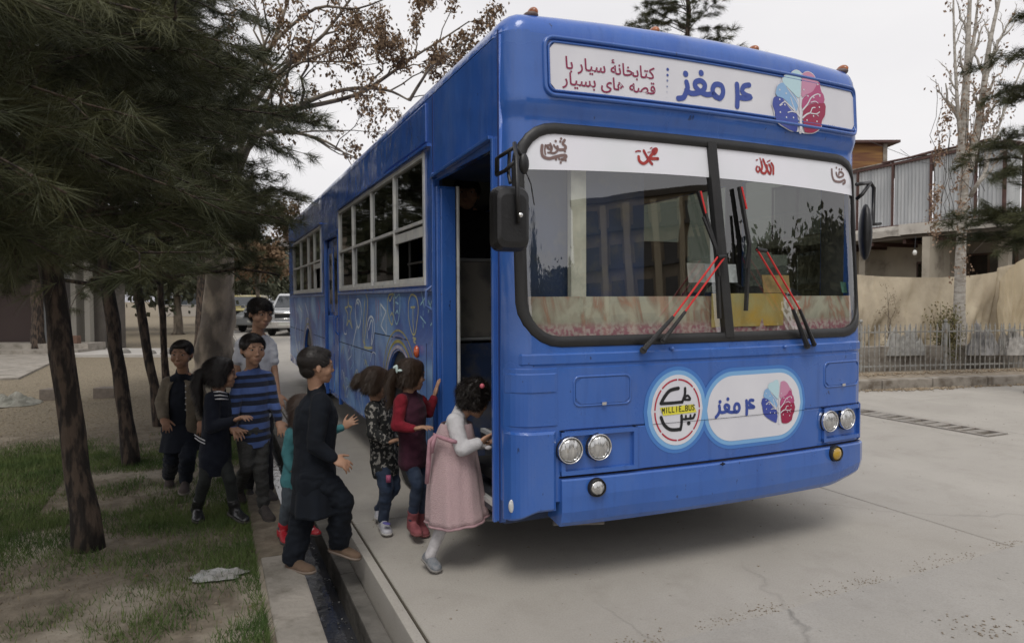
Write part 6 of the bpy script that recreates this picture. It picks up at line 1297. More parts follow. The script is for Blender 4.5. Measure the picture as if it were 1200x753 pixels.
# ------------------------------------------------------------------ people
def voxel(mb, vs, smooth=2, disp=None):
    me = bpy.data.meshes.new('t'); me.from_pydata(mb.v, [], mb.f)
    o = bpy.data.objects.new('t', me); COL.objects.link(o)
    r = o.modifiers.new('r', 'REMESH'); r.mode = 'VOXEL'; r.voxel_size = vs; r.adaptivity = 0
    if smooth: s = o.modifiers.new('s', 'SMOOTH'); s.factor = .5; s.iterations = smooth
    dg = bpy.context.evaluated_depsgraph_get(); out = bpy.data.meshes.new_from_object(o.evaluated_get(dg)); bpy.data.objects.remove(o); bpy.data.meshes.remove(me)
    if disp:                                  # (amount, scale, seed) fold noise along the normals
        n = len(out.vertices); co = np.empty(n*3, np.float32); no = np.empty(n*3, np.float32); out.vertices.foreach_get('co', co); out.vertices.foreach_get('normal', no)
        co = co.reshape(-1, 3); no = no.reshape(-1, 3); am, sc_, sd_ = disp[:3]; zs = disp[3] if len(disp) > 3 else 1.8; c2 = co*sc_+sd_
        nz = noise.noise
        d = np.array([ 1.3*nz((p[0]*.8, p[1]*.8, p[2]*zs+1.2*nz((p[0]*.5, p[1]*.5, p[2]*.5)))) + .55*nz((p[0]*1.9, p[1]*1.9, p[2]*zs*1.7)) for p in c2.tolist()], np.float32)
        co += no*d[:, None]*am; out.vertices.foreach_set('co', co.ravel()); out.update()
    return out
def clothm(name, c, rough=.85, c2=None, ns=25, weave=.25, sheen=.05, **k):
    return mat(name, c, rough, col2=c2 or tuple(x*.72 for x in c), ns=ns, bump=weave, bs=180, sheen=sheen, spec=.2, **k)
def skinm(name, c): return mat(name, c, .5, col2=tuple(x*.85 for x in c), ns=12, bump=.06, bs=90, spec=.35)
SKIN = skinm('skin', (.43,.25,.165)); SKIN_D = skinm('skin_dark', (.30,.165,.105))
HAIR = mat('black_hair', (.010,.008,.008), .45, col2=(.02,.015,.012), ns=60, stretch=(6, 6, 1), spec=.4); HAIRB = mat('dark_brown_hair', (.03,.017,.010), .5, col2=(.05,.03,.018), ns=60, stretch=(6, 6, 1), spec=.4)
EYEW = mat('eye_white', (.30,.26,.23), .35); IRIS = mat('iris', (.012,.008,.006), .15); LIP = mat('lips', (.30,.135,.10), .55)
def ringpts(c, s, f, a, b_, n=20, fold=None, z0=0):
    out = []
    for i in range(n):
        t = 2*PI*i/n; k_ = 1+(fold(t) if fold else 0); out.append(c + s*(a*k_*math.cos(t)) + f*(b_*k_*math.sin(t)))
    return out
def head_parts(mb, c, fw, up, k, ears=True):
    fw = fw.normalized(); up = (up-fw*up.dot(fw)).normalized(); r = fw.cross(up)
    E_ = lambda x, y, z, a, b_, d: mb.ell(c+r*(x*k)+fw*(y*k)+up*(z*k), r*(a*k), fw*(b_*k), up*(d*k), 18, 12)
    E_(0, -.012, .028, .074, .090, .078)        # cranium
    E_(0, .020, .0, .067, .063, .078)           # face
    E_(0, .032, -.050, .048, .048, .042)        # jaw
    E_(0, .056, -.078, .022, .020, .016)        # chin
    for s in (-1, 1):
        E_(s*.036, .044, -.022, .028, .028, .032)    # cheek
        E_(s*.026, .066, .026, .026, .012, .009)     # brow
        if ears: E_(s*.071, -.008, -.006, .008, .014, .024)
        E_(s*.009, .082, -.030, .007, .009, .006)    # nostril
    E_(0, .081, -.004, .009, .011, .026); E_(0, .089, -.024, .010, .011, .009)    # nose
    E_(0, .0745, -.052, .020, .010, .007); E_(0, .072, -.063, .018, .010, .008)    # lips
    return r, fw, up
def hand(mb, w_, t, k, spread=1, curl=.5, pn=None, thumb=1):
    d = (t-w_); L_ = d.length; d = d.normalized(); pn = pn or Vector((0, 0, 1)); sd_ = d.cross(pn); 
    sd_ = sd_.normalized() if sd_.length > .1 else Vector((1, 0, 0)); pn = sd_.cross(d).normalized()
    pl = .075*k; mb.ell(w_+d*pl*.5, sd_*.034*k, pn*.015*k, d*pl*.62, 14, 8)
    for i, ln in enumerate((.050, .060, .056, .044)):
        b0 = w_+d*pl*.92+sd_*((i-1.5)*.0165*k*1.0); dd = (d+sd_*(i-1.5)*.10*spread).normalized(); p = b0; c_ = curl*(.8+.25*i)*.55
        for j, fr in enumerate((.45, .32, .26)):
            dd = (dd-pn*c_*.9).normalized(); q_ = p+dd*(ln*k*fr); mb.cap(p, q_, (.0078-.0008*j)*k, (.0072-.0010*j)*k, 8, 2); p = q_
    b0 = w_+d*pl*.28-sd_*.028*k*thumb; dd = (d*.75-sd_*.75*thumb-pn*.25).normalized(); p = b0
    for j, ln in enumerate((.026, .022, .018)): q_ = p+dd*ln*k; mb.cap(p, q_, (.0105-.0012*j)*k, (.0095-.0015*j)*k, 8, 2); p = q_; dd = (dd+d*.3).normalized()
def torso(mb, P, k, a=1, b_=1, top=True, down=0, lo=None):
    nk, ch = P['neck'], (P['shL']+P['shR'])/2; hp = (P['hipL']+P['hipR'])/2
    s0 = (P['shR']-P['shL']).normalized(); s1 = (P['hipR']-P['hipL']).normalized(); ax = (ch-hp).normalized(); W_ = max((P['shR']-P['shL']).length, .20*k)
    if W_ > .30*k: W_ = .30*k
    rs = []
    for t, ka, kb in ((-.16-down, .50, .36), (-.05, .56, .42), (.12, .53, .40), (.35, .48, .38), (.55, .49, .40), (.75, .53, .42), (.92, .53, .38), (1.02, .42, .30), (1.10, .24, .22)):
        if lo is not None and t < lo: continue
        s = s1.lerp(s0, max(0, min(1, t))); s = (s-ax*s.dot(ax)).normalized(); f = ax.cross(s)
        c_ = hp.lerp(ch, t); rs.append(ringpts(c_, s, f, W_*ka*a, W_*kb*b_*.95))
    mb.rings(rs)
def person(label, J, fw, up, k, hk=1.02, skin=None, hair='short', hairm=None, outfit=(), hands=None, ears=True, eyes=True, group=None, root_at=None, name='person'):
    skin = skin or SKIN; hairm = hairm or HAIR
    P = {n_: (p if isinstance(p, Vector) else at(*p)) for n_, p in J.items()}
    fw, up = Vector(fw), Vector(up)
    rt = Vector(root_at) if root_at else Vector(((P['ankL'].x+P['ankR'].x)/2, (P['ankL'].y+P['ankR'].y)/2, 0))
    R_ = empty(name, rt); tag(R_, label, 'person', group)
    mb = MB(); hd = P['head']-up.normalized()*.010*k; k0 = k; k = k*hk; r_, fw, up = head_parts(mb, hd, fw, up, k, ears); k = k0
    mb.cap(P['neck']-up*.02, hd-up*.04*k-fw*.014*k, .043*k, .040*k, 16); torso(mb, P, k, .80, .78)
    for s in 'LR': mb.cap(P['neck']+up*.012*k, P['sh'+s].lerp(P['neck'], .2), .036*k, .032*k)
    for s in 'LR':
        sh, el, wr, hp, kn, an = (P[n_+s] for n_ in ('sh', 'el', 'wr', 'hip', 'knee', 'ank'))
        mb.cap(sh, el, .030*k, .025*k); mb.cap(el, wr, .025*k, .018*k); mb.cap(hp, kn, .044*k, .031*k); mb.cap(kn, an, .031*k, .022*k)
        h_ = (hands or {}).get(s, {}); hand(mb, wr, P['hand'+s] if 'hand'+s in P else wr+(wr-el).normalized()*.1*k, k, **h_)
        to = P['toe'+s]; mb.cap(an+Vector((0, 0, .01)), to.lerp(an, .6), .020*k, .013*k)
    def add(name, mb_, m, vs=.0065, sm_=3, disp=None, mesh=None, flat=False):
        me = mesh or voxel(mb_, vs, sm_, disp); me.transform(Matrix.Translation(-rt)); o = link(name, me, m, R_, smooth=not flat, recalc=False); return o
    body = add('body', mb, skin, .0048, 2)
    kb = k; k = k*hk
    if eyes:
        for s in (-1, 1):
            m = MB(); c_ = hd+r_*(s*.029*k)+fw*(.0705*k)+up*(.008*k); m.ell(c_, r_*.0125*k, fw*.0085*k, up*.0058*k, 12, 8); e_ = add('eye', None, EYEW, mesh=_mesh(m))
            m = MB(); m.ell(c_+fw*.0046*k, r_*.0068*k, fw*.0050*k, up*.0056*k, 10, 6); 
            o = link('iris', _mesh(m, -rt), IRIS, e_, smooth=True, recalc=False)
            m = MB(); m.tube([hd+r_*(s*(.012+.011*i)*k)+fw*((.083-.0035*i*i)*k)+up*((.027+.003*(1 if i in (1, 2) else 0))*k) for i in range(4)], [.0018*k, .0028*k, .0026*k, .0012*k], 6); add('eyebrow', None, hairm, mesh=_mesh(m))
        m = MB(); m.ell(hd+fw*.0795*k-up*.0535*k, r_*.0165*k, fw*.0052*k, up*.0036*k, 12, 6); m.ell(hd+fw*.078*k-up*.0615*k, r_*.013*k, fw*.0056*k, up*.0042*k, 12, 6); add('lips', None, LIP, mesh=_mesh(m))
    # hair: cap over the cranium, shaped by style, with combed strands
    m = MB(); E_ = lambda x, y, z, a, b_, d: m.ell(hd+r_*(x*k)+fw*(y*k)+up*(z*k), r_*(a*k), fw*(b_*k), up*(d*k), 18, 12)
    st0 = hair.split('+')[0]; th_ = {'short': .003, 'crop': .0, 'long': .004, 'curly': .010}[st0]
    E_(0, -.017, .036, .0785+th_, .092+th_, .0775+th_); E_(0, -.046, -.008, .060+th_, .048+th_, .056+th_)
    for s in (-1, 1): E_(s*.052, .006, .034, .0265, .050, .044)       # hair over the temples
    E_(0, .026, .070, .060, .050, .030 if st0 == 'crop' else .036)
    if st0 in ('long', 'curly'):
        for s in (-1, 1): E_(s*.064, -.014, -.008, .016, .046, .056)
    tail = None
    if '+pony' in hair:
        b0 = hd-fw*.095*k+up*.02*k; pts = [b0+fw*.02*k, b0-fw*.03*k-up*.01*k, b0-fw*.05*k-up*.07*k, b0-fw*.04*k-up*.15*k, b0-fw*.035*k-up*.21*k]
        if '+ponylong' in hair: pts.append(b0-fw*.03*k-up*.28*k)
        for i in range(len(pts)-1): m.cap(pts[i], pts[i+1], (.024, .034, .034, .028, .018)[i]*k, (.034, .034, .028, .016, .008)[i]*k)
    if '+bun' in hair: m.ell(hd-fw*.115*k+up*.012*k, r_*.036*k, fw*.040*k, up*.040*k); m.ell(hd-fw*.135*k-up*.02*k, r_*.024*k, fw*.028*k, up*.034*k)
    if '+down' in hair:
        for x_ in (-.05, -.02, .02, .05): m.cap(hd+r_*x_*k-fw*.05*k, hd+r_*x_*1.1*k-fw*.075*k-up*.16*k, .040*k, .022*k)
    amp = {'curly': .012, 'short': .0016, 'crop': .0006}.get(st0, .0026)
    hm_ = add('hair', m, hairm, .006, 2, (amp, 38 if 'curly' not in hair else 26, 3, 1.0))
    # strands growing out of the cap
    me = hm_.data; n = len(me.polygons); rg = np.random.default_rng(int(abs(hd.x*991)) + 3); ns_ = {'crop': 9000, 'short': 9000}.get(st0, 12000)
    pick = rg.integers(0, n, ns_); V = []; 
    cen = np.empty(n*3, np.float32); nor = np.empty(n*3, np.float32); me.polygons.foreach_get('center', cen); me.polygons.foreach_get('normal', nor); cen = cen.reshape(-1, 3)[pick]; nor = nor.reshape(-1, 3)[pick]
    L_ = {'crop': .009, 'short': .022, 'curly': .032}.get(st0, .044)*k
    flow = (-np.array(up)*.9-np.array(fw)*.35) if 'short' not in hair and 'crop' not in hair else (np.array(fw)*.55-np.array(up)*.35)
    dv = nor*(.35 if 'curly' not in hair else .8) + flow + rg.normal(0, .24 if 'curly' not in hair else .7, cen.shape); dv -= nor*np.minimum(0, (dv*nor).sum(1))[:, None]*.9; dv /= np.linalg.norm(dv, axis=1)[:, None]
    sd_ = np.cross(dv, nor); sd_ /= np.linalg.norm(sd_, axis=1)[:, None]+1e-6; ln = rg.uniform(.5, 1.2, ns_)[:, None]*L_
    V = np.stack([cen-sd_*.0008, cen+sd_*.0008, cen+dv*ln+nor*.001], 1).reshape(-1, 3)
    o = link('hair_strands', npmesh('hair_strands', V, np.arange(ns_*3).reshape(-1, 3)), hairm, hm_, recalc=False); tag(o, kind='stuff')
    # clothes
    k = kb
    ctx = dict(P=P, k=k, add=add, r=r_, fw=fw, up=up, rt=rt, R=R_, hd=hd)
    for fn, kw in outfit: fn(ctx, **kw)
    return R_
def _mesh(m, off=None):
    me = bpy.data.meshes.new('t'); v_ = [Vector(p)+off for p in m.v] if off else m.v; me.from_pydata([tuple(p) for p in v_], [], m.f); me.shade_smooth(); return me
def top(c, m, name='sweater', loose=1.0, sleeve=1.0, arms='LR', down=0, fold=.004, cuff=None, collar=True, short=False, sl_m=None, seed=1):
    P, k = c['P'], c['k']; mb = MB(); torso(mb, P, k, 1.02*loose, 1.04*loose, down=down)
    sv = mb if sl_m is None else MB()
    for s in 'LR':
        sh, el, wr = P['sh'+s], P['el'+s], P['wr'+s]
        if s in arms:
            if short: e_ = sh.lerp(el, .66); sv.cap(sh, e_, .044*k*sleeve, .043*k*sleeve, 14, 1)
            else:
                e_ = el.lerp(wr, .88); sv.cap(sh, el, .046*k*sleeve, .037*k*sleeve); sv.cap(el, e_, .037*k*sleeve, .028*k*sleeve)
    for s in 'LR': mb.cap(P['neck']-c['up']*.004*k, P['sh'+s].lerp(P['neck'], .15), .042*k, .042*k)
    if collar: mb.cap(P['neck']-c['up']*.02*k, P['neck']+c['up']*.022*k, .052*k, .049*k, 16, 2)
    if sl_m: c['add']('sleeve', sv, sl_m, .0065, 7, (fold, 20, seed+4, 1.3))
    o = c['add'](name, mb, m, .0065, 7, (fold, 13, seed, 1.5)); return o
def trousers(c, m, loose=1.0, fold=.005, end=.96, ank=1.0, seed=2, name='trousers'):
    P, k = c['P'], c['k']; mb = MB(); hp = (P['hipL']+P['hipR'])/2; s = (P['hipR']-P['hipL']).normalized(); W_ = .13*k
    mb.ell(hp+Vector((0, 0, .02)), s*W_*.95*min(loose, 1.25), s.cross(Vector((0, 0, 1)))*.085*k*min(1.2, loose), Vector((0, 0, .085*k)))
    for q_ in 'LR':
        h_, kn, an = P['hip'+q_], P['knee'+q_], P['ank'+q_]; e_ = kn.lerp(an, end)
        mb.cap(h_, kn, .068*k*loose, .051*k*loose); mb.cap(kn, e_, .051*k*loose, .040*k*loose*ank, 14, 2)
    return c['add'](name, mb, m, .0065, 3, (fold, 15, seed, 1.6))
def skirt(c, m, t0, hem, a0, a1, b0, b1, folds=9, amp=.06, name='skirt', tilt=None, seed=0, thick=.006, aux=None, mid=None, split=0):
    # loft from the waist down to a hem centred at `hem`
    P, k = c['P'], c['k']; ch = (P['shL']+P['shR'])/2; hp = (P['hipL']+P['hipR'])/2; w0 = hp.lerp(ch, t0); s = (P['hipR']-P['hipL']); s.z = 0; s.normalize()
    if s.length < .5: s = Vector((1, 0, 0))
    f = Vector((0, 0, 1)).cross(s); n = 72; rs = []; N_ = 22
    for i in range(N_+1):
        t = i/N_; cen = w0.lerp(hem, t) if mid is None else (w0*(1-t)**2+mid*2*t*(1-t)+hem*t*t); a = a0+(a1-a0)*t**.8; b_ = b0+(b1-b0)*t**.8
        fo = lambda th: amp*t*(math.sin(th*folds+1.3*math.sin(th*2+seed)+seed)+.5*math.sin(th*folds*1.7+2*seed+t*2)) + .02*noise.noise(Vector((math.cos(th)*2, math.sin(th)*2, t*4+seed)))
        rr = ringpts(cen, s, f, a, b_, n, fo)
        if tilt is not None: rr = [p+Vector((0, 0, t*tilt.dot(p-cen))) for p in rr]
        rs.append(rr)
    inner_ = [[p.lerp(sum(r0, Vector())/n, thick/(.12)) for p in r0] for r0 in rs[::-1]]
    mb = MB(); mb.rings(rs+inner_, cap=False); 
    return c['add'](name, None, m, mesh=_mesh(mb))
def shoe(c, m, sole=None, kind='shoe', sides='LR', h=1.0, name=None):
    P, k = c['P'], c['k']
    for s in sides:
        an, to, kn = P['ank'+s], P['toe'+s], P['knee'+s]; d = to-an; fd = Vector((d.x, d.y, 0)); fl = fd.length; fd.normalize(); 
        dd = d.normalized(); sd_ = dd.cross(Vector((0, 0, 1))).normalized(); upn = sd_.cross(dd)
        L_ = max(d.length, .12*k)
        # sole line runs under heel and toe
        he = an - upn*.045*k - dd*.035*k; tp = he+dd*(L_+.045*k); 
        # flatten towards the line heel..toe
        ax = (to-upn*0 - he).normalized(); sd2 = ax.cross(Vector((0, 0, 1))).normalized(); u2 = sd2.cross(ax)
        L2 = (to-he).length; mb = MB(); rs = []
        for t, w_, hh in ((-.02, .018, .022), (.06, .028, .045), (.25, .030, .060), (.42, .031, .052), (.6, .036, .038), (.8, .038, .030), (.93, .030, .024), (1.01, .014, .014)):
            cc = he+ax*L2*t; rr = []
            for i in range(16):
                a = 2*PI*i/16; y_ = math.sin(a); rr.append(cc+sd2*(w_*k*math.cos(a))+u2*(hh*k*h*(max(0, y_)**.8) if y_ > 0 else y_*.006*k))
            rs.append(rr)
        mb.rings(rs); nm = name or ('boot' if kind == 'boot' else 'shoe')
        if kind == 'boot':
            sh_ = an.lerp(kn, .30); mb.cap(an-(kn-an).normalized()*.03*k, sh_, .036*k, .040*k, 14, 1)
            me = voxel(mb, .006, 3, (.003, 24, 2)); o = c['add'](nm, None, m, mesh=me)
        else: o = c['add'](nm, None, m, mesh=_mesh(mb))
        mb = MB(); rs = []
        for t, w_ in ((-.03, .020), (.06, .030), (.25, .032), (.42, .032), (.6, .038), (.8, .040), (.93, .033), (1.03, .016)):
            cc = he+ax*L2*t; rs.append([cc+sd2*(w_*k*x_)+u2*(y_*k) for x_, y_ in ((-1, -.012), (1, -.012), (1.02, .002), (-1.02, .002))])
        mb.rings(rs); o2 = MB(); me = _mesh(mb, -c['rt']); link('sole', me, sole or RUBS, o, recalc=True)
RUBS = mat('shoe_sole', (.05,.045,.04), .8)
def V3(x, y, z): return Vector((x, y, z))
def ax_stripes(name, c1, c2, c3, freq, off=0):
    m = bpy.data.materials.new(name); m.use_nodes = True; t = m.node_tree; b = t.nodes['Principled BSDF']; N, L = t.nodes.new, t.links.new; b.inputs['Roughness'].default_value = .9; b.inputs['Sheen Weight'].default_value = .2
    tc = N('ShaderNodeTexCoord'); sx = N('ShaderNodeSeparateXYZ'); L(tc.outputs['Object'], sx.inputs[0]); mu = N('ShaderNodeMath'); mu.operation = 'MULTIPLY_ADD'; mu.inputs[1].default_value = freq; mu.inputs[2].default_value = off; L(sx.outputs[2], mu.inputs[0])
    fr = N('ShaderNodeMath'); fr.operation = 'FRACT'; L(mu.outputs[0], fr.inputs[0]); r = N('ShaderNodeValToRGB'); r.color_ramp.interpolation = 'CONSTANT'; e = r.color_ramp.elements; e[0].position = 0; e[0].color = (*c1, 1); e[1].position = .34; e[1].color = (*c2, 1); k = e.new(.62); k.color = (*c3, 1); k = e.new(.80); k.color = (*c2, 1)
    L(fr.outputs[0], r.inputs[0]); L(r.outputs[0], b.inputs['Base Color']); n = N('ShaderNodeTexNoise'); n.inputs['Scale'].default_value = 160; L(tc.outputs['Object'], n.inputs['Vector']); u = N('ShaderNodeBump'); u.inputs['Strength'].default_value = .4; u.inputs['Distance'].default_value = .01; L(n.outputs[0], u.inputs['Height']); L(u.outputs[0], b.inputs['Normal']); return m
RIGHT = V3(.9, .4, 0)
# --- boy in dark shalwar kameez stepping over the drain (nearest)
navyk = clothm('dark_kameez', (.008,.011,.017), .85, (.006,.008,.012), ns=9, weave=.15, sheen=.02)
J = dict(head=(371, 427, 3.82), neck=(371, 458, 3.84), shL=(366, 472, 3.98), shR=(376, 471, 3.74), elR=(369, 522, 3.66), wrR=(391, 537, 3.68), handR=(406, 544, 3.70), elL=(362, 520, 4.06), wrL=(374, 545, 4.10), handL=(382, 552, 4.1),
         hipL=(366, 556, 3.90), hipR=(369, 556, 3.76), kneeL=(353, 612, 3.84), ankL=(343, 656, 3.80), toeL=(367, 669, 3.70), kneeR=(399, 586, 3.80), ankR=(397, 638, 3.88), toeR=(422, 653, 3.86))
suede = clothm('tan_suede', (.15,.10,.07), .9, (.11,.075,.05))
pb = person('boy in plain dark blue shalwar kameez and tan shoes stepping across the drain', J, RIGHT+V3(0, .15, -.02), (0.02, 0, 1), 1.0, hair='crop',
  outfit=[(top, dict(m=navyk, name='kameez', loose=1.10, sleeve=1.22, fold=.005, down=.1)), (trousers, dict(m=navyk, loose=1.38, fold=.009, end=.90, ank=1.15)),
          (skirt, dict(m=navyk, t0=.25, hem=at(368, 598, 3.82), a0=.125, a1=.185, b0=.10, b1=.125, folds=6, amp=.06, seed=1, name='kameez_skirt')), (shoe, dict(m=suede, sole=mat('tan_sole', (.19,.15,.12), .9)))],
  hands=dict(R=dict(curl=.7, pn=V3(.2, -.6, .7)), L=dict(curl=.6)))
# --- girl in pink pinafore leaning into the front door
pinkm = bpy.data.materials.new('pink_knit'); 
pinkm = clothm('pink_knit', (.50,.36,.37), .95, (.46,.325,.335), ns=120, weave=.6, sheen=.2); whitek = clothm('white_knit', (.56,.55,.56), .9, (.48,.47,.48), ns=30, weave=.4); sashm = clothm('pink_sash', (.45,.25,.29), .9)
J = dict(head=(556, 466, 3.83), neck=(540, 483, 3.83), shR=(533, 494, 3.72), shL=(537, 493, 3.92), elR=(541, 526, 3.66), wrR=(562, 518, 3.66), handR=(578, 508, 3.70), elL=(552, 520, 3.98), wrL=(570, 520, 3.9), handL=(580, 515, 3.9),
         hipR=(531, 562, 3.76), hipL=(533, 562, 3.88), kneeR=(521, 609, 3.76), ankR=(504, 651, 3.76), toeR=(514, 668, 3.70), kneeL=(560, 590, 3.92), ankL=(566, 600, 3.97), toeL=(583, 606, 3.93))
pg = person('small curly haired girl in a pink knitted pinafore and white tights climbing into the bus', J, RIGHT+V3(0, .3, -.55), (-.05, 0, 1), .93, hair='curly', eyes=True,
  outfit=[(top, dict(m=whitek, name='cardigan', loose=.94, sleeve=1.2, fold=.004)), (trousers, dict(m=clothm('white_tights', (.55,.53,.54), .8), loose=.80, fold=.002, end=1.0, name='tights')),
          (skirt, dict(m=pinkm, t0=.98, hem=at(536, 606, 3.82), a0=.086, a1=.205, b0=.086, b1=.17, folds=8, amp=.05, seed=2, name='pinafore', tilt=V3(.08, 0, 0), mid=at(529, 530, 3.82))), (shoe, dict(m=clothm('grey_canvas', (.13,.15,.17), .8, (.24,.24,.25), ns=40), sides='LR', sole=mat('grey_sole', (.22,.21,.20), .8)))],
  hands=dict(R=dict(curl=.45, pn=V3(-.8, .2, .5))))
def child_mb(root, name, m, mat_, smooth=True): me = _mesh(m, -root.location); return link(name, me, mat_, root, smooth=smooth, recalc=True)
m = MB(); 
m.tube([at(508, 508, 3.70), at(516, 512, 3.66), at(528, 516, 3.62), at(541, 519, 3.66)], [.006, .011, .012, .010], 10); m.tube([at(511, 509, 3.68), at(504, 516, 3.68), at(502, 545, 3.69), at(500, 566, 3.70)], [.009, .013, .014, .011], 8); m.tube([at(511, 509, 3.68), at(508, 518, 3.66), at(506, 530, 3.67)], [.009, .012, .010], 8); child_mb(pg, 'sash', m, sashm)
hb = [v for v in pg.children if v.name.startswith('pinafore')][0]; zz = np.array([tuple(v.co) for v in hb.data.vertices]); n_ = 72; hemr = zz[22*n_:23*n_]
m = MB(); m.tube([Vector(p)+pg.location for p in np.vstack([hemr, hemr[:1]])], .007, 6, cap=False); child_mb(pg, 'hem_trim', m, clothm('pink_trim', (.40,.26,.28), .9))
m = MB(); m.ell(at(565, 452, 3.74), (.014, 0, 0), (0, .012, 0), (0, 0, .014)); child_mb(pg, 'hair_bobble', m, mat('pink_plastic', (.55,.12,.16), .3))
m = MB(); m.ell(at(572, 524, 3.68), (.020, 0, 0), (0, .016, 0), (0, 0, .012)); child_mb(pg, 'fur_trim', m, whitek)
# --- girl in red sweater and pink boots, hand raised to the bus
redk = clothm('red_knit', (.20,.014,.026), .9, (.14,.010,.018), ns=30); vest = clothm('burgundy_vest', (.055,.016,.030), .85, (.035,.010,.02)); denim = clothm('blue_denim', (.022,.035,.065), .85, (.04,.055,.09), ns=14); bootm = mat('pink_suede', (.26,.075,.085), .8, col2=(.19,.05,.06), ns=20, bump=.2)
J = dict(head=(482, 438, 4.22), neck=(480, 461, 4.24), shR=(470, 470, 4.14), shL=(492, 470, 4.32), elR=(465, 499, 4.10), wrR=(486, 502, 4.06), handR=(497, 500, 4.04), elL=(502, 483, 4.38), wrL=(509, 464, 4.40), handL=(513, 449, 4.42),
         hipR=(480, 537, 4.20), hipL=(489, 537, 4.30), kneeR=(489, 567, 4.17), ankR=(483, 611, 4.28), toeR=(491, 626, 4.14), kneeL=(496, 567, 4.27), ankL=(492, 611, 4.38), toeL=(499, 627, 4.26))
pr = person('girl in a red sweater, burgundy vest and pink boots reaching up to the bus side', J, RIGHT+V3(0, .1, -.12), (-.05, 0, 1), .92, hair='long+pony', hairm=HAIRB,
  outfit=[(top, dict(m=vest, name='vest', loose=1.04, sl_m=redk, sleeve=1.08, down=-.02)), (trousers, dict(m=denim, loose=.86, fold=.004)), (shoe, dict(m=bootm, kind='boot', sole=mat('boot_sole', (.18,.06,.06), .8)))],
  hands=dict(L=dict(curl=.12, pn=V3(-.9, -.3, .2), spread=1.6), R=dict(curl=.5)))
m = MB(); c_ = at(465, 432, 4.12); m.ell(c_, (.008, 0, 0), (0, .006, 0), (0, 0, .026)); m.ell(c_+V3(.018, 0, -.01), (.016, 0, 0), (0, .006, 0), (0, 0, .008)); m.ell(c_+V3(-.01, 0, .012), (.014, 0, .008), (0, .006, 0), (-.004, 0, .008)); child_mb(pr, 'hair_clip', m, mat('pale_clip', (.5,.62,.6), .3))
# --- girl with hair bun in dark speckled top
spk = bpy.data.materials.new('x'); spk = mat('speckled_fleece', (.012,.013,.013), .9, col2=(.24,.23,.21), ns=42, mixr=(.54,.60), bump=.3, bs=90, det=2)
J = dict(head=(441, 447, 4.42), neck=(443, 471, 4.46), shR=(436, 479, 4.36), shL=(452, 479, 4.54), elR=(437, 508, 4.30), wrR=(456, 518, 4.28), handR=(468, 514, 4.26), elL=(458, 506, 4.58), wrL=(468, 520, 4.54), handL=(476, 522, 4.5),
         hipR=(446, 540, 4.40), hipL=(456, 540, 4.50), kneeR=(453, 573, 4.35), ankR=(449, 610, 4.42), toeR=(455, 625, 4.28), kneeL=(462, 570, 4.46), ankL=(444, 596, 4.62), toeL=(446, 607, 4.52))
wsh = mat('white_leather', (.50,.50,.53), .4, col2=(.4,.4,.44), ns=20)
pq = person('girl with a brown hair bun, black and white speckled top and white shoes', J, RIGHT+V3(0, -.12, -.2), (-.05, 0, 1), .93, hair='long+bun', hairm=HAIRB,
  outfit=[(top, dict(m=spk, name='fleece_top', loose=1.10, sleeve=1.15, down=.12)), (trousers, dict(m=denim, loose=.95, fold=.006)), (shoe, dict(m=wsh, sole=mat('white_sole', (.45,.44,.42), .7)))])
m = MB(); c_ = at(455, 561, 4.29); m.box((c_.x-.014, c_.y-.002, c_.z-.022), (c_.x+.014, c_.y+.02, c_.z+.022)); child_mb(pq, 'pink_patch', m, mat('patch_pink', (.35,.08,.16), .7), False)
m = MB(); c_ = at(453, 615, 4.29); m.ell(c_+V3(0,0,.012), (.026, 0, -.005), (0, .02, 0), (0, 0, .007)); child_mb(pq, 'shoe_strap', m, mat('strap_purple', (.10,.09,.30), .5))
# --- small child in turquoise behind the boy
turq = clothm('turquoise_fleece', (.07,.22,.24), .9, (.05,.17,.19)); 
J = dict(head=(356, 478, 4.36), neck=(350, 499, 4.36), shR=(342, 508, 4.28), shL=(362, 507, 4.44), elR=(336, 532, 4.26), wrR=(342, 550, 4.24), handR=(350, 556, 4.24), elL=(382, 508, 4.46), wrL=(402, 500, 4.46), handL=(415, 492, 4.46),
         hipR=(341, 558, 4.30), hipL=(352, 558, 4.38), kneeR=(337, 590, 4.26), ankR=(331, 622, 4.28), toeR=(337, 636, 4.14), kneeL=(362, 584, 4.34), ankL=(362, 616, 4.40), toeL=(374, 626, 4.34))
redb = mat('red_boot', (.36,.015,.025), .45, col2=(.5,.3,.3), ns=22, mixr=(.66,.7))
pt = person('small long haired child in turquoise top reaching out behind the stepping boy', J, RIGHT+V3(0, .1, 0), (-.1, 0, 1), .88, hair='long+down', hairm=mat('brown_hair', (.045,.028,.02), .5, col2=(.08,.05,.035), ns=50, stretch=(6,6,1)),
  outfit=[(top, dict(m=turq, name='fleece_top', loose=1.08, sleeve=1.1, down=.1)), (trousers, dict(m=clothm('grey_denim', (.07,.085,.10), .9), loose=.9)), (shoe, dict(m=redb, kind='boot', sole=RUBS))], hands=dict(L=dict(curl=.15, pn=V3(.1, -.9, .4), spread=1.5)))
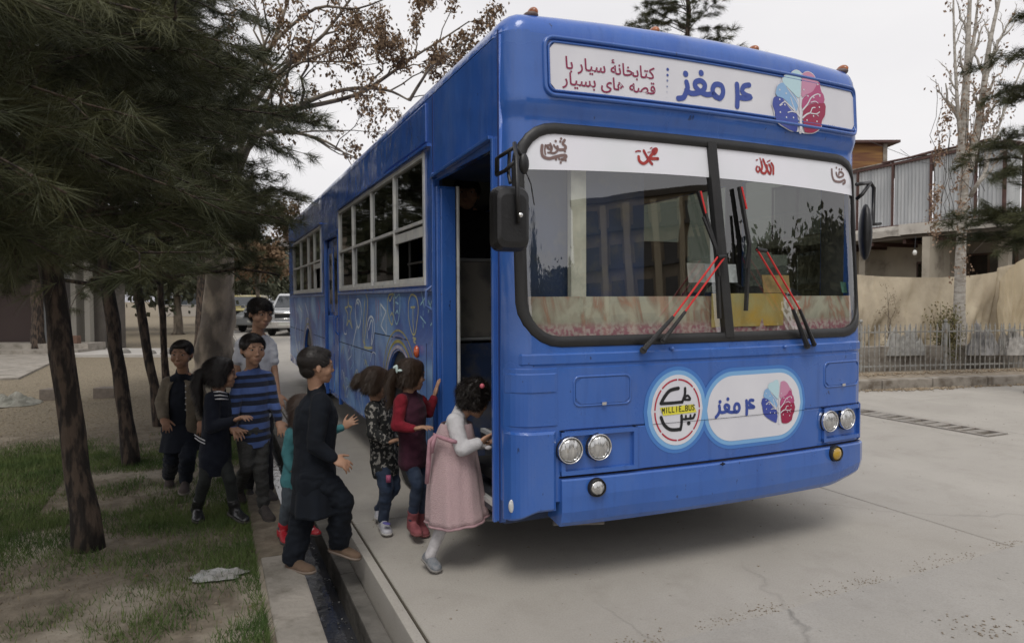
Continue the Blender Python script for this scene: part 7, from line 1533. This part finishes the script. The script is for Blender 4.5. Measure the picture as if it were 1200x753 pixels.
# --- boy in the blue striped sweater
strp = ax_stripes('blue_stripes', (.075,.13,.34), (.010,.014,.032), (.035,.07,.20), 8.0, .12)
grt = mat('grey_twill', (.062,.062,.058), .9, col2=(.035,.035,.034), ns=50, stretch=(1, 1, 5), bump=.4, bs=60)
J = dict(head=(296, 408, 4.74), neck=(296, 434, 4.78), shL=(313, 443, 4.86), shR=(281, 444, 4.72), elL=(320, 468, 4.84), wrL=(327, 493, 4.78), handL=(330, 502, 4.74), elR=(275, 474, 4.66), wrR=(272, 500, 4.62), handR=(278, 507, 4.58),
         hipL=(306, 508, 4.82), hipR=(289, 508, 4.72), kneeL=(305, 545, 4.74), ankL=(309, 592, 4.78), toeL=(318, 610, 4.58), kneeR=(290, 545, 4.70), ankR=(280, 572, 4.98), toeR=(284, 590, 4.94))
ps = person('boy in a blue and navy striped sweater and grey trousers walking toward the bus', J, V3(.62, -.72, -.05), (0, 0, 1), 1.02, hair='crop', skin=SKIN,
  outfit=[(top, dict(m=strp, name='striped_sweater', loose=1.08, sleeve=1.15, down=.1)), (trousers, dict(m=grt, loose=1.0, fold=.008)), (shoe, dict(m=clothm('brown_sandal', (.06,.05,.045), .8)))])
# --- taller boy in white t-shirt behind him
J = dict(head=(305, 366, 5.20), neck=(302, 392, 5.24), shL=(317, 403, 5.30), shR=(283, 402, 5.18), elR=(277, 436, 5.16), wrR=(282, 466, 5.10), handR=(286, 480, 5.08), elL=(322, 436, 5.28), wrL=(326, 462, 5.2), handL=(328, 474, 5.14),
         hipL=(309, 484, 5.28), hipR=(291, 484, 5.18), kneeL=(311, 532, 5.2), ankL=(314, 574, 5.26), toeL=(322, 587, 5.06), kneeR=(294, 532, 5.2), ankR=(290, 572, 5.36), toeR=(295, 584, 5.2))
tee = clothm('grey_white_jersey', (.62,.63,.67), .9, (.54,.55,.59))
pw_ = person('tallest boy, black haired, in a short sleeved white t-shirt at the back of the group', J, V3(.72, -.62, -.18), (.03, 0, 1), 1.06, hair='short', skin=SKIN,
  outfit=[(top, dict(m=tee, name='t_shirt', loose=1.04, sleeve=1.0, short=True, collar=False, down=.1)), (trousers, dict(m=clothm('dark_trousers', (.03,.03,.035), .9), loose=1.05)), (shoe, dict(m=clothm('brown_sandal', (.06,.05,.045), .8)))])
# --- girl in navy with white stripes and boots, hurrying right
navyj = clothm('navy_jersey', (.008,.010,.018), .9, (.012,.015,.024)); legg = clothm('grey_leggings', (.025,.028,.027), .85)
J = dict(head=(259, 436, 4.58), neck=(256, 460, 4.60), shR=(249, 468, 4.50), shL=(262, 468, 4.70), elR=(248, 500, 4.46), wrR=(275, 492, 4.44), handR=(288, 487, 4.42), elL=(268, 498, 4.74), wrL=(272, 506, 4.62), handL=(282, 504, 4.58),
         hipR=(247, 530, 4.54), hipL=(258, 530, 4.64), kneeR=(240, 562, 4.50), ankR=(231, 594, 4.62), toeR=(233, 611, 4.52), kneeL=(269, 560, 4.54), ankL=(275, 596, 4.58), toeL=(290, 611, 4.50))
blkb = mat('black_boot', (.010,.010,.011), .35, col2=(.02,.02,.02), ns=20, coat=.3)
pn_ = person('girl in navy top with white shoulder stripes, dark leggings and shiny black boots', J, RIGHT+V3(0, .15, 0), (0, 0, 1), 1.0, hair='long+ponylong+pony',
  outfit=[(top, dict(m=navyj, name='navy_top', loose=1.12, sleeve=1.2, down=.25)), (trousers, dict(m=legg, loose=.84, fold=.004)), (shoe, dict(m=blkb, kind='boot'))], hands=dict(R=dict(curl=.9)))
m = MB(); k_ = 4.42
for i in range(3): m.tube([at(250.5+i*.9, 459+i*4.2, 4.44), at(257+i*.9, 458.5+i*4.3, 4.42), at(266+i*.6, 460.5+i*3.6, 4.52)], [.0035, .0055, .0045], 6)
child_mb(pn_, 'white_stripes', m, mat('stripe_white', (.5,.5,.52), .8))
m = MB()
for i in range(2): m.tube([at(228+i*.5, 509+i*3.8, 4.56), at(234, 513+i*3.8, 4.47), at(240, 516+i*3.6, 4.42)], .004, 6)
child_mb(pn_, 'hem_stripe', m, mat('stripe_white', (.5,.5,.52), .8))
# --- boy in beige jacket over dark kameez
beige = clothm('beige_jacket', (.16,.135,.10), .9, (.12,.10,.075)); dk = clothm('navy_kameez', (.010,.013,.021), .85)
J = dict(head=(213, 414, 5.24), neck=(214, 438, 5.30), shR=(198, 449, 5.30), shL=(230, 448, 5.34), elR=(189, 471, 5.26), wrR=(191, 490, 5.16), handR=(196, 500, 5.12), elL=(237, 472, 5.32), wrL=(236, 492, 5.24), handL=(236, 502, 5.2),
         hipR=(206, 508, 5.30), hipL=(221, 508, 5.34), kneeR=(202, 536, 5.28), ankR=(198, 558, 5.55), toeR=(199, 571, 5.42), kneeL=(220, 536, 5.20), ankL=(217, 563, 5.26), toeL=(215, 578, 5.08))
pj = person('boy in an open beige jacket over a long navy shirt, facing the camera', J, V3(.12, -.98, -.05), (.02, 0, 1), 1.0, hair='crop', skin=SKIN_D,
  outfit=[(top, dict(m=dk, name='shirt', loose=1.0, down=.2, arms='')), (trousers, dict(m=dk, loose=1.25, fold=.008)), (skirt, dict(m=dk, t0=.2, hem=at(213, 527, 5.28), a0=.13, a1=.155, b0=.10, b1=.115, folds=5, amp=.05, seed=3, name='shirt_skirt')),
          (shoe, dict(m=clothm('dusty_shoe', (.07,.055,.05), .9), sole=mat('pale_sole', (.16,.14,.12), .9)))], hands=dict(R=dict(curl=.6)))
c_ = dict(P={n_: (p if isinstance(p, Vector) else at(*p)) for n_, p in J.items()}, k=1.0)
mb = MB(); P = c_['P']
for s in 'LR':
    mb.cap(P['sh'+s], P['el'+s], .058, .048); mb.cap(P['el'+s], P['el'+s].lerp(P['wr'+s], .85), .048, .038)
ch = (P['shL']+P['shR'])/2; hp = (P['hipL']+P['hipR'])/2; ax = (ch-hp).normalized()
rs_o = []
for t, a_ in ((-.05, .145), (.2, .14), (.5, .145), (.8, .15), (.98, .13), (1.08, .07)):
    cc = hp.lerp(ch, t); 
    ring = [cc+V3(math.cos(th)*a_, math.sin(th)*a_*.72, 0) for th in (math.radians(-90+g_+(360-2*g_)*i/30) for i in range(31) for g_ in ((32-6*t),))]
    rs_o.append(ring+[p.lerp(cc, .13) for p in ring[::-1]])
mb.rings(rs_o); me = voxel(mb, .007, 3, (.004, 14, 5, 1.5)); me.transform(Matrix.Translation(-pj.location)); link('jacket', me, beige, pj, smooth=True, recalc=False)
m = MB()
for i in range(5): m.ell(at(217.5, 452+i*7, 5.165), (.006, 0, 0), (0, .003, 0), (0, 0, .006), 8, 6)
child_mb(pj, 'shirt_buttons', m, mat('button_pearl', (.35,.35,.36), .4))
# --- man standing inside the bus
drk = clothm('dark_coat', (.012,.013,.015), .9)
um_, zm_ = PV(547, 222, 1.95); q0 = B(um_, 1.95, .82); f_ = Vector((0, 0, 0))-Vector((q0.x, q0.y, 0)); f_.normalize(); r_0 = Vector((f_.y, -f_.x, 0))
def W3(r, f, z): return q0 + r_0*(-r) + f_*f + V3(0, 0, z)
J = dict(head=W3(0, .02, 1.50), neck=W3(0, 0, 1.36), shR=W3(.17, 0, 1.30), shL=W3(-.17, 0, 1.30), elR=W3(.22, .03, 1.05), wrR=W3(.16, .2, .9), handR=W3(.12, .27, .9), elL=W3(-.22, .03, 1.05), wrL=W3(-.2, .22, 1.05), handL=W3(-.18, .3, 1.08),
         hipR=W3(.09, 0, .80), hipL=W3(-.09, 0, .80), kneeR=W3(.09, .03, .43), ankR=W3(.1, 0, .07), toeR=W3(.12, .16, .02), kneeL=W3(-.09, .03, .43), ankL=W3(-.1, 0, .07), toeL=W3(-.12, .16, .02))
person('man in dark clothes standing in the shadow inside the open front door', J, f_, (0, 0, 1), 1.22, hair='short', skin=SKIN_D, root_at=q0,
  outfit=[(top, dict(m=drk, name='coat', loose=1.1, sleeve=1.15, down=.3)), (trousers, dict(m=drk, loose=1.05)), (shoe, dict(m=blkb))])
